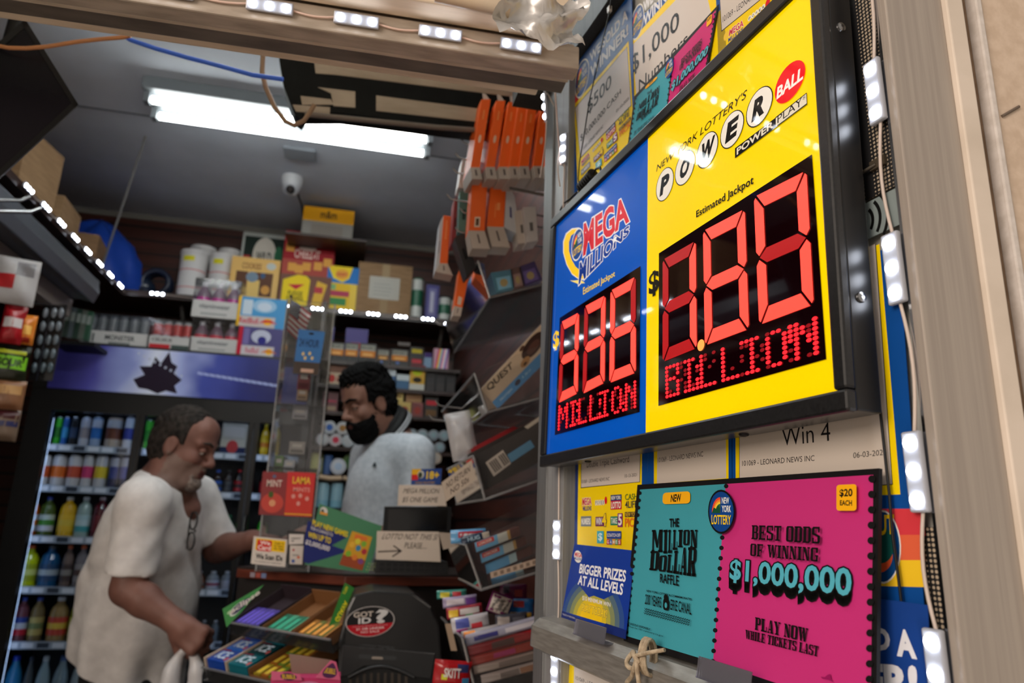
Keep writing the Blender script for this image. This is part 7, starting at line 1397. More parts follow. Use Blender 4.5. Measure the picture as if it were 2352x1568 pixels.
def bigor(label, q, side, bot, Y, art):
    t = thing('orange_box', label, 'box', onY(*q[0], Y), 'wide orange and white boxes below the hanging row')
    pkg('carton', '', '', q, Y, .05, OR, art=art, parent=t); 
    if side: pkg('white_side', '', '', side, Y + .001, .05, (190, 190, 196), art=lambda A, q: QS(A, q, .35, .3, .5, .55, (70, 70, 120)), parent=t)
    if bot: pkg('white_end', '', '', bot, Y, .05, (180, 166, 156), art=lambda A, q: QS(A, q, .45, .3, .55, .8, (90, 80, 80)), parent=t)
bigor('wide orange box with a white barcode patch, lower left below the hanging row', [(1077, 529), (1113, 530), (1120, 414), (1085, 415)], None, [(1084, 570), (1126, 572), (1113, 530), (1077, 529)], 1.45, lambda A, q: (QS(A, q, .32, .07, .68, .27, (226, 200, 180)), QS(A, q, .40, .10, .60, .24, (90, 60, 40))))
bigor('wide orange box with white side, right of the barcode one', [(1119, 520), (1157, 521), (1163, 416), (1128, 416)], [(1158, 522), (1196, 540), (1182, 452), (1164, 416)], [(1130, 566), (1172, 568), (1157, 521), (1119, 520)], 1.45, lambda A, q: (QS(A, q, .4, .2, .44, .5, (244, 150, 90)), QS(A, q, .5, .36, .7, .52, (244, 150, 90))))
bigor('narrow orange box hanging furthest left at hook height', [(1010, 604), (1028, 605), (1036, 497), (1019, 494)], [(1000, 622), (1010, 604), (1019, 494), (1011, 510)], [(1000, 624), (1040, 632), (1028, 605), (1010, 604)], 1.62, lambda A, q: QS(A, q, .4, .5, .6, .9, (246, 140, 80)))
bigor('slanted orange box with a white square label above the shelf end', [(1044, 702), (1062, 706), (1076, 640), (1056, 618)], None, [(1040, 724), (1058, 726), (1062, 706), (1044, 702)], 1.60, lambda A, q: QS(A, q, .3, .06, .75, .3, (220, 190, 170)))
gw = 'accessory boxes among the orange boxes'
for q, Y, c, lab in (([(1036, 560), (1050, 556), (1054, 452), (1044, 455)], 1.56, (130, 16, 26), 'narrow dark red box between the left orange box and the teal one'), ([(1052, 532), (1076, 534), (1078, 438), (1056, 440)], 1.53, (80, 120, 116), 'teal and white box behind the wide orange boxes'), ([(1052, 430), (1076, 432), (1084, 366), (1062, 364)], 1.53, (196, 190, 190), 'white box with grey window left of the hanging orange row'), ([(1044, 546), (1072, 634), (1094, 612), (1066, 534)], 1.52, (26, 24, 26), 'slanted black, white and red box above the topmost bin'), ([(1190, 560), (1216, 556), (1206, 480), (1184, 484)], 1.44, (190, 178, 170), 'cream box right of the wide orange boxes'), ([(1212, 556), (1236, 552), (1230, 474), (1202, 476)], 1.42, (196, 190, 190), 'white box with a blue mark beside the post')):
    pkg('accessory_box', lab, 'box', q, Y, .05, c, gw, lambda A, q: QS(A, q, .35, .3, .65, .55, tuple(int(v * .55) for v in c)))
for k, (x, y) in enumerate(((1082, 226), (1074, 258), (1064, 292), (1058, 318), (1046, 352), (1040, 386), (1026, 446), (1056, 478), (1046, 522), (985, 952), (1000, 920))):
    Y = 1.52 if k < 9 else 1.75; a = onY(x, y, Y); b = onY(x + 18, y + 13, Y); m = MB(); m.tube([a, a + (b - a) * .5 + (0, 0, -.004), b, (XR_ - .002, Y + .02, b[2] - .01)], .0022, STEEL, 7)
    tag(m.build('display_hook'), ('upturned steel display hook, %s from top left of the orange boxes' % ORD[k]) if k < 9 else ('steel display hook %s the clerk collar on the right' % ('level with' if k == 9 else 'just above')), 'hook', 'steel display hooks on the right wall')
q = onY(1180, 440, 1.40); m = MB(); m.tube([onY(1170, 432, 1.40), onY(1240, 446, 1.40), (XR_ - .002, 1.42, onY(1240, 446, 1.40)[2])], .0035, STEEL, 8); tag(m.build('hook_bar'), 'thick steel bar under the hanging orange boxes', 'bar')
# ------------------------------------------------------------------ people: smooth bodies grown from blended volumes
class Vol:
    def __init__(s, lo, hi, h):
        s.lo = np.array(lo, float); s.h = h; s.n = np.ceil((np.array(hi) - s.lo) / h).astype(int) + 1; s.D = np.full(s.n, 9.0, np.float32)
    def win(s, lo, hi):
        a = np.maximum(np.floor((np.array(lo) - s.lo) / s.h).astype(int), 0); b = np.minimum(np.ceil((np.array(hi) - s.lo) / s.h).astype(int) + 1, s.n)
        if np.any(b <= a): return None
        ax = [s.lo[i] + s.h * np.arange(a[i], b[i]) for i in range(3)]
        g = np.stack(np.meshgrid(*ax, indexing='ij'), -1).astype(np.float32)
        return tuple(slice(a[i], b[i]) for i in range(3)), g
    def op(s, fn, lo, hi, k=0.0, mode='u'):
        w = s.win(np.array(lo) - .03, np.array(hi) + .03)
        if w is None: return s
        sl, g = w; d = fn(g).astype(np.float32); o = s.D[sl]
        if mode == 'u':
            if k: hh = np.maximum(k - np.abs(o - d), 0) / k; s.D[sl] = np.minimum(o, d) - hh * hh * k * .25
            else: s.D[sl] = np.minimum(o, d)
        elif mode == 's':
            if k: hh = np.maximum(k - np.abs(-o - d), 0) / k; s.D[sl] = np.maximum(o, -d) + hh * hh * k * .25
            else: s.D[sl] = np.maximum(o, -d)
        return s
    def cap(s, a, b, ra, rb, k=.02, mode='u'):
        a, b = np.array(a, np.float32), np.array(b, np.float32); ab = b - a; L2 = max(float(ab @ ab), 1e-9)
        def fn(g):
            t = np.clip(((g - a) @ ab) / L2, 0, 1); return np.linalg.norm(g - a - t[..., None] * ab, axis=-1) - (ra + (rb - ra) * t)
        r = max(ra, rb); return s.op(fn, np.minimum(a, b) - r, np.maximum(a, b) + r, k, mode)
    def chain(s, pts, rad, k=.02):
        for i in range(len(pts) - 1): s.cap(pts[i], pts[i + 1], rad[i], rad[i + 1], k)
        return s
    def ell(s, c, r, F=None, k=.02, mode='u'):
        c = np.array(c, np.float32); r = np.array(r, np.float32); F = np.eye(3, dtype=np.float32) if F is None else np.array(F, np.float32)
        def fn(g):
            q = (g - c) @ F; k0 = np.linalg.norm(q / r, axis=-1); k1 = np.linalg.norm(q / (r * r), axis=-1); return k0 * (k0 - 1) / np.maximum(k1, 1e-6)
        R_ = float(max(r)); return s.op(fn, c - R_, c + R_, k, mode)
    def stack(s, rows, k=.03, fold=None):
        """rows: (z, cx, cy, a, b, angle) elliptical sections from low to high"""
        rows = np.array(rows, float)
        def fn(g):
            z = g[..., 2]; f = lambda i: np.interp(z, rows[:, 0], rows[:, i]); ca, sa = np.cos(f(5)), np.sin(f(5)); dx, dy = g[..., 0] - f(1), g[..., 1] - f(2)
            x, y = dx * ca + dy * sa, -dx * sa + dy * ca; a, b = f(3), f(4); q = np.sqrt((x / a) ** 2 + (y / b) ** 2) + 1e-6
            d = (q - 1) * np.minimum(a, b) * (.5 + .5 * 1)
            if fold is not None: d = d + fold(g, np.arctan2(y / b, x / a))
            return np.maximum(d, np.maximum(z - rows[-1, 0], rows[0, 0] - z))
        m = max(rows[:, 3].max(), rows[:, 4].max())
        return s.op(fn, (rows[:, 1].min() - m, rows[:, 2].min() - m, rows[0, 0]), (rows[:, 1].max() + m, rows[:, 2].max() + m, rows[-1, 0]), k)
    def mesh(s):
        D = s.D; S = D < 0; n = s.n
        c = np.zeros(n - 1, np.uint8)
        for i in (0, 1):
            for j in (0, 1):
                for k in (0, 1): c += S[i:n[0] - 1 + i, j:n[1] - 1 + j, k:n[2] - 1 + k]
        act = np.argwhere((c > 0) & (c < 8)); N = len(act); idx = np.full(n - 1, -1, np.int32); idx[tuple(act.T)] = np.arange(N)
        acc = np.zeros((N, 3)); cnt = np.zeros(N)
        cor = np.array([(i, j, k) for i in (0, 1) for j in (0, 1) for k in (0, 1)])
        val = [D[tuple((act + q).T)] for q in cor]
        for p in range(8):
            for q in range(p + 1, 8):
                if np.abs(cor[p] - cor[q]).sum() != 1: continue
                a, b = val[p], val[q]; m = (a < 0) != (b < 0); t = np.where(m, a / np.where(m, a - b, 1), 0)
                acc += np.where(m[:, None], cor[p] + t[:, None] * (cor[q] - cor[p]), 0); cnt += m
        V = s.lo + (act + acc / np.maximum(cnt, 1)[:, None]) * s.h; F = []
        for ax in range(3):
            o1, o2 = (ax + 1) % 3, (ax + 2) % 3; sa = [slice(None)] * 3; sb = [slice(None)] * 3; sa[ax] = slice(0, -1); sb[ax] = slice(1, None)
            A_, B_ = S[tuple(sa)], S[tuple(sb)]; e = np.argwhere(A_ != B_); ok = (e[:, o1] > 0) & (e[:, o2] > 0) & (e[:, o1] < n[o1] - 1) & (e[:, o2] < n[o2] - 1); e = e[ok]
            fl = A_[tuple(e.T)]; d1 = np.zeros(3, int); d1[o1] = 1; d2 = np.zeros(3, int); d2[o2] = 1
            q = np.stack([idx[tuple((e - d1 - d2).T)], idx[tuple((e - d2).T)], idx[tuple(e.T)], idx[tuple((e - d1).T)]], 1)
            q[~fl] = q[~fl][:, ::-1]; F.append(q)
        return V, np.concatenate(F)
def grown(name, vol, mats, parent, pick=None):
    V, F = vol.mesh(); o0 = WLOC[parent.name]; me = bpy.data.meshes.new(name); me.from_pydata((V - o0).tolist(), [], F.tolist())
    for m_ in mats: me.materials.append(m_)
    if pick is not None: me.polygons.foreach_set('material_index', pick(V[F].mean(1)).astype(np.int32))
    me.polygons.foreach_set('use_smooth', np.ones(len(F), bool)); me.update()
    ob = bpy.data.objects.new(name, me); COL.objects.link(ob); ob.parent = parent; WLOC[ob.name] = o0
    sm = ob.modifiers.new('soften', 'SMOOTH'); sm.factor = .5; sm.iterations = 3
    return ob
class Head:
    def __init__(s, c, fwd, pitch, scale=1.0, roll=0.0):
        f = nrm((fwd[0], fwd[1], 0)); up = np.array((0, 0, 1.0)); s.f = f * math.cos(pitch) - up * math.sin(pitch); s.u = f * math.sin(pitch) + up * math.cos(pitch); s.l = np.cross(s.u, s.f)
        if roll: s.u, s.l = s.u * math.cos(roll) + s.l * math.sin(roll), s.l * math.cos(roll) - s.u * math.sin(roll)
        s.c = np.array(c); s.k = scale; s.F = np.stack([s.f, s.l, s.u], 1)
    def w(s, p): return s.c + s.F @ (np.array(p, float) * s.k)
    def loc(s, P_): return ((P_ - s.c) @ s.F) / s.k
    def E(s, v, c, r, k=.015, mode='u'): v.ell(s.w(c), np.array(r) * s.k, s.F, k * s.k, mode)
    def C(s, v, a, b, ra, rb, k=.012, mode='u'): v.cap(s.w(a), s.w(b), ra * s.k, rb * s.k, k * s.k, mode)
    def build(s, v):
        s.E(v, (-.012, 0, .032), (.099, .076, .094)); s.E(v, (.030, 0, -.04), (.062, .058, .082), .03); s.E(v, (.055, 0, .055), (.038, .06, .05), .03)
        s.C(v, (.062, .022, -.108), (.062, -.022, -.108), .022, .022, .03); s.E(v, (.0, .045, -.075), (.05, .02, .035), .03); s.E(v, (.0, -.045, -.075), (.05, .02, .035), .03)
        for sg in (1, -1):
            s.E(v, (.058, sg * .042, -.03), (.026, .022, .022), .02); s.C(v, (.090, sg * .012, .022), (.074, sg * .052, .024), .011, .009, .014)
            s.E(v, (.094, sg * .031, .002), (.017, .016, .012), .012, 's'); s.E(v, (-.008, sg * .077, -.012), (.022, .009, .033), .008); s.E(v, (-.004, sg * .085, -.008), (.010, .006, .018), .006, 's')
        s.C(v, (.092, 0, .012), (.112, 0, -.030), .008, .0115, .012); s.E(v, (.114, 0, -.034), (.013, .012, .011), .01)
        for sg in (1, -1): s.E(v, (.103, sg * .013, -.038), (.012, .008, .008), .008)
        s.E(v, (.080, 0, -.070), (.020, .034, .026), .02); s.C(v, (.093, .018, -.066), (.093, -.018, -.066), .0055, .0055, .006); s.C(v, (.098, .006, -.064), (.098, -.006, -.064), .006, .006, .006); s.C(v, (.092, .014, -.078), (.092, -.014, -.078), .0075, .0075, .006)
        s.E(v, (.100, 0, -.0715), (.012, .022, .0016), .003, 's')
    def eyes(s, par):
        for sg in (1, -1):
            m = MB(); m.ellipsoid(s.w((.080, sg * .031, .001)), (.0125 * s.k,) * 3, M(206, 200, 194, .2)); m.ellipsoid(s.w((.0885, sg * .031, -.003)), (.0055 * s.k,) * 3, M(26, 18, 14, .15), 10, 6); m.build('eye', par)
            v = Vol(s.w((.08, sg * .031, 0)) - .03, s.w((.08, sg * .031, 0)) + .03, .0016); s.E(v, (.0795, sg * .031, .002), (.0148, .0150, .0142), 0)
            pl = s.w((.08, sg * .031, -.0055)); nn_ = s.F @ nrm((.25, 0, -1.0)); v.D = np.maximum(v.D, ((np.stack(np.meshgrid(*[v.lo[i] + v.h * np.arange(v.n[i]) for i in range(3)], indexing='ij'), -1) - pl) @ nn_).astype(np.float32)); grown('eyelid', v, [par['skin_mat_ref']] if False else [SKM[par.name]], par)
SKM = {}
def skin(name, c1, c2): return noise_mat(name, c1, c2, (1, 1, 1), 14, .5, 0, 0, spec=.3)
def hand(v, wrist, fdir, pdir, curl, size=1.0, thumb=1, spread=.0):
    """wrist point, finger direction, palm normal (side the fingers close towards), curl angle per joint"""
    f = nrm(fdir); p = nrm(np.array(pdir) - (np.array(pdir) @ f) * f); sd = np.cross(p, f) * thumb; w = np.array(wrist); q = lambda a, b, c: w + (f * a + sd * b + p * c) * size
    v.cap(q(0, 0, 0), q(.03, 0, 0), .027 * size, .030 * size, .02); v.cap(q(.03, .022, 0), q(.085, .026, 0), .017 * size, .015 * size, .015); v.cap(q(.03, -.018, 0), q(.08, -.026, 0), .017 * size, .014 * size, .015); v.cap(q(.03, 0, 0), q(.088, 0, 0), .017 * size, .015 * size, .015)
    for i, (b, L) in enumerate(((.030, .9), (.010, 1.0), (-.010, .94), (-.029, .76))):
        a0 = q(.088 - .004 * abs(i - 1), b, 0); an = 0; pt = a0; r = .0098 * size
        for j, l in enumerate((.042, .027, .021)):
            an += curl[j] * (1 + .08 * i); d = f * math.cos(an) + p * math.sin(an) + sd * spread * (1.5 - i) * .2; nx = pt + nrm(d) * l * L * size
            v.cap(pt, nx, r, r * .92, .006); pt = nx; r *= .92
    b0 = q(.022, .030, .006); b1 = q(.052, .052, .020); b2 = q(.078, .046, .036); b3 = q(.094, .032, .044)
    v.cap(b0, b1, .015 * size, .0125 * size, .012); v.cap(b1, b2, .0118 * size, .0108 * size, .006); v.cap(b2, b3, .0105 * size, .009 * size, .006)
def shoes(par, feet, dirv, col=(24, 24, 26)):
    d = nrm(dirv); sd = np.array((-d[1], d[0], 0))
    for c in feet:
        v = Vol(np.array(c) - .2, np.array(c) + .2, .006); v.cap(np.array(c) + (0, 0, .05) - d * .05, np.array(c) + d * .14 + (0, 0, .035), .05, .042, .03); v.D = np.maximum(v.D, -(np.meshgrid(*[v.lo[i] + v.h * np.arange(v.n[i]) for i in range(3)], indexing='ij')[2] - c[2]).astype(np.float32)); grown('shoe', v, [M(*col, .5)], par)

# ---- the customer
def customer():
    hd = Head(P(424, 1022, 2.32), (math.cos(math.radians(-14)), math.sin(math.radians(-14))), math.radians(16), .96)
    base = P(300, 1560, 2.36); t = thing('person', 'man in loose white V-neck T-shirt holding a plastic bag, reaching towards the counter', 'person', (base[0], base[1], 0)); SK = skin('tanned_skin', (116, 80, 70), (132, 93, 82)); SKM[t.name] = SK
    shN, shF = P(330, 1150, 2.13), P(452, 1138, 2.50); nb = P(378, 1100, 2.33)
    elN, wrN = P(294, 1352, 2.07), P(404, 1428, 2.045); elF, wrF = P(498, 1262, 2.48), P(578, 1240, 2.36)
    lo = (-1.15, 2.0, -.02); hi = (-.15, 2.75, 1.86); v = Vol(lo, hi, .005)
    hd.build(v); v.cap(hd.w((-.028, 0, -.06)), nb + (-.0, 0, -.02), .056, .062, .03)
    hip = P(300, 1545, 2.35); ch = P(366, 1215, 2.33); be = P(338, 1380, 2.34)
    ch = ch - (.02, 0, 0); v.ell(ch, (.115, .165, .19), k=.05); v.ell(be, (.125, .155, .18), k=.08); v.ell(hip, (.12, .155, .15), k=.08)
    v.cap(nb - (0, 0, .02), shN, .055, .052, .05); v.cap(nb - (0, 0, .02), shF, .055, .052, .05)
    v.cap(nb + (.02, 0, -.02), P(430, 1168, 2.31), .056, .042, .04); v.chain([shN, elN], [.056, .046], .03); v.chain([elN, elN + (wrN - elN) * .35, wrN], [.048, .046, .031], .015); v.chain([shF, elF], [.054, .043], .03); v.chain([elF, elF + (wrF - elF) * .35, wrF], [.044, .044, .030], .015)
    hand(v, wrN, P(446, 1464, 2.03) - wrN, (.35, .9, -.25), (1.1, 1.35, .9), 1.06, thumb=1); hand(v, wrF, P(640, 1236, 2.30) - wrF, (.1, -.25, -1), (.25, .3, .25), 1.0, thumb=-1, spread=.5)
    feet = []
    for sg in (-1, 1):
        h = hip + (0, sg * .09, -.02); kn = np.array((hip[0] + .03, hip[1] + sg * .10, .50)); an = np.array((hip[0] - .02, hip[1] + sg * .11, .07)); v.chain([h, kn], [.088, .058], .03); v.chain([kn, kn + (an - kn) * .35 - (.012, 0, 0), an], [.056, .056, .038], .02); feet.append((an[0], an[1], 0)); v.cap(an, an + (.12, 0, -.035), .036, .03, .02)
    ST = skin('grey_stubble', (112, 86, 76), (136, 112, 102)); LP = M(122, 70, 62, .4)
    def pick(C):
        q = hd.loc(C); r = np.zeros(len(C)); jaw = (np.linalg.norm(q, axis=1) < .2) & (q[:, 2] < -.045 + .35 * np.maximum(0, .05 - q[:, 0])) & (q[:, 0] > -.005) & (q[:, 2] > -.15); r[jaw] = 1
        lip = (q[:, 0] > .088) & (np.abs(q[:, 1]) < .022) & (q[:, 2] < -.060) & (q[:, 2] > -.085) & (q[:, 0] < .12); r[lip] = 2; return r
    grown('body', v, [SK, ST, LP], t, pick); hd.eyes(t)
    # hair, brows, grey beard
    HM = noise_mat('greying_brown_hair', (24, 20, 18), (56, 49, 45), (1, 1, 1), 60, .75, 0, .3, spec=.2)
    v = Vol(hd.c - .17, hd.c + .17, .0035); hd.E(v, (-.014, 0, .034), (.107, .083, .101), 0); hd.E(v, (-.03, 0, -.02), (.085, .078, .085), .02)
    g = np.stack(np.meshgrid(*[v.lo[i] + v.h * np.arange(v.n[i]) for i in range(3)], indexing='ij'), -1); q = hd.loc(g)
    rA = .028 - (q[..., 2] * .62 - q[..., 0] * .78 + .010 * np.sin(q[..., 1] * 90)); rB = np.maximum(q[..., 0] + .012, -(q[..., 2] + .078)); rC = np.maximum(np.maximum(q[..., 0] - .030, -(q[..., 2] + .0)), -(np.abs(q[..., 1]) - .045))
    v.D = np.maximum(v.D + (.0025 * np.sin(q[..., 0] * 260 + 3 * np.sin(q[..., 2] * 90)) * np.sin(q[..., 1] * 200)), np.minimum(np.minimum(rA, rB), rC) * hd.k).astype(np.float32)
    for sg in (1, -1): hd.E(v, (.0, sg * .09, -.012), (.03, .025, .036), .004, 's')
    grown('hair', v, [HM], t)
    for sg in (1, -1):
        m = MB(); m.tube([hd.w((.101, sg * .014, .024)), hd.w((.097, sg * .032, .031)), hd.w((.081, sg * .052, .026))], .0045, M(50, 40, 34, .7), 7, radii=[.004, .0048, .003]); m.build('eyebrow', t)
    GB = noise_mat('grey_beard', (96, 82, 74), (160, 148, 140), (1, 1, 1), 120, .8, 0, .4)
    v = Vol(hd.w((.05, 0, -.09)) - .08, hd.w((.05, 0, -.09)) + .08, .003); hd.E(v, (.070, 0, -.108), (.036, .038, .030), 0); hd.C(v, (.096, .004, -.054), (.080, .032, -.085), .008, .007, .01); hd.C(v, (.096, -.004, -.054), (.080, -.032, -.085), .008, .007, .01); hd.E(v, (.098, 0, -.071), (.02, .018, .008), .004, 's')
    grown('beard', v, [GB], t)
    # T-shirt
    TS = noise_mat('white_cotton', (216, 212, 210), (230, 226, 224), (1, 1, 1), 30, .85, 0, .08)
    rows = []
    for y, xb, xf, b in ((1590, 205, 400, .185), (1540, 186, 405, .185), (1490, 182, 418, .19), (1430, 188, 428, .192), (1330, 208, 442, .192), (1230, 240, 452, .19), (1180, 266, 450, .185), (1140, 296, 440, .15), (1105, 335, 415, .085)):
        A_, B_ = P(xb, y, 2.33), P(xf, y, 2.33); rows.append(((A_[2] + B_[2]) / 2, (A_[0] + B_[0]) / 2, (A_[1] + B_[1]) / 2, np.linalg.norm((B_ - A_)[:2]) / 2, b, math.atan2(B_[1] - A_[1], B_[0] - A_[0])))
    def fold(g, th):
        z = g[..., 2]; lowf = np.clip((1.30 - z) / .4, 0, 1); mid = np.clip((z - 1.0) / .15, 0, 1) * np.clip((1.45 - z) / .15, 0, 1); return .011 * lowf * np.sin(8 * th + 7 * (z - 1) + 1.5 * np.sin(9 * z)) + .009 * mid * np.maximum(0, np.sin(30 * z + 3.2 * np.sin(2.3 * th) + 9 * g[..., 0])) ** 2 - .006 * mid * np.maximum(0, np.sin(19 * z - 4 * th)) ** 3
    v = Vol((-1.2, 1.95, .80), (-.3, 2.8, 1.66), .005); v.stack(rows, 0, fold); v.ell(ch, (.128, .178, .19), k=.04); v.ell(be, (.138, .168, .18), k=.06)
    hemN, hemF = P(300, 1318, 2.09), P(500, 1243, 2.49)
    v.cap(nb - (.01, 0, .04), shN + (0, 0, -.01), .062, .066, .06); v.cap(nb - (.01, 0, .04), shF + (0, 0, -.01), .062, .064, .06); v.cap(shN, hemN, .070, .071, .04); v.cap(shF, hemF, .066, .066, .04)
    G = np.stack(np.meshgrid(*[v.lo[i] + v.h * np.arange(v.n[i]) for i in range(3)], indexing='ij'), -1).astype(np.float32)
    for s_, h_ in ((shN, hemN), (shF, hemF)):
        d = nrm(h_ - s_); cut = (G - h_) @ d.astype(np.float32); near = np.linalg.norm(G - h_ - np.maximum(cut, 0)[..., None] * d, axis=-1) < .085; v.D = np.where(near & (cut < .09), np.maximum(v.D, cut), v.D)
        ax_ = np.linalg.norm((G - s_) - ((G - s_) @ d.astype(np.float32))[..., None] * d, axis=-1); v.D = v.D + np.where(ax_ < .1, .0012 * np.sin(62 * ((G - s_) @ d.astype(np.float32)) + 4 * np.arctan2(G[..., 1] - s_[1], G[..., 0] - s_[0])), 0).astype(np.float32)
    v.cap(hd.w((-.028, 0, -.06)), nb + (.012, 0, -.015), .060, .070, .012, 's'); v.cap(nb + (.075, 0, .03), P(444, 1196, 2.27) + (.02, -.01, 0), .075, .022, .01, 's')
    p0 = P(182, 1500, 2.33); hd_ = P(330, 1582, 2.33) - p0; hn = nrm(np.cross((0, -1, 0), hd_)); hn = hn if hn[2] > 0 else -hn; v.D = np.maximum(v.D, -((G - p0.astype(np.float32)) @ hn.astype(np.float32)))
    grown('t_shirt', v, [TS], t)
    v = Vol((-1.1, 2.1, .40), (-.5, 2.75, .98), .007); BKS = noise_mat('black_cotton', (14, 14, 15), (24, 24, 25), (1, 1, 1), 30, .9)
    v.ell(hip, (.145, .18, .14), k=.03)
    for sg in (-1, 1): v.cap(hip + (0, sg * .09, -.04), np.array((hip[0] + .03, hip[1] + sg * .105, .50)), .108, .095, .03)
    grown('shorts', v, [BKS], t); shoes(t, feet, (1, 0, 0))
    # glasses hung on the collar
    m = MB(); c = P(441, 1222, 2.19); BKP = M(14, 14, 16, .25)
    for dz in (.034, -.026): m.tube([c + (.011 * math.cos(a_), -.004 * math.cos(a_), dz + .026 * math.sin(a_)) for a_ in [k * math.pi / 8 for k in range(17)]], .0028, BKP, 6)
    m.tube([c + (.008, 0, .008), c + (.008, 0, 0)], .003, BKP, 6); m.tube([c + (-.008, .002, .06), c + (-.012, .006, .02), c + (-.010, .006, -.05)], .0024, BKP, 6)
    tag(m.build('eyeglasses'), 'dark folded eyeglasses hanging from the white shirt collar', 'glasses')
    # the plastic bag
    v = Vol((-.75, 1.95, .45), (-.35, 2.35, 1.1), .006); hp = P(434, 1476, 2.035); BW = noise_mat('white_bag_plastic', (186, 184, 186), (204, 202, 204), (1, 1, 1), 10, .35)
    hk = hp + (-.0, 0, -.0); v.chain([hk + (-.006, 0, .0), hk + (-.035, 0, -.08), hk + (-.05, 0, -.18)], [.010, .020, .045], .02); v.chain([hk + (.006, 0, .0), hk + (.03, 0, -.08), hk + (.045, 0, -.18)], [.010, .020, .045], .02); v.ell(hk + (0, 0, -.33), (.115, .07, .19), k=.05)
    g = np.meshgrid(*[v.lo[i] + v.h * np.arange(v.n[i]) for i in range(3)], indexing='ij'); v.D = v.D + (.004 * np.sin(70 * g[0] + 20 * g[2]) * np.cos(50 * g[1])).astype(np.float32)
    b = thing('plastic_bag', 'white plastic carrier bag hanging from the fist of the man in white', 'bag', hk + (0, 0, -.5)); grown('bag', v, [BW], b)
customer()
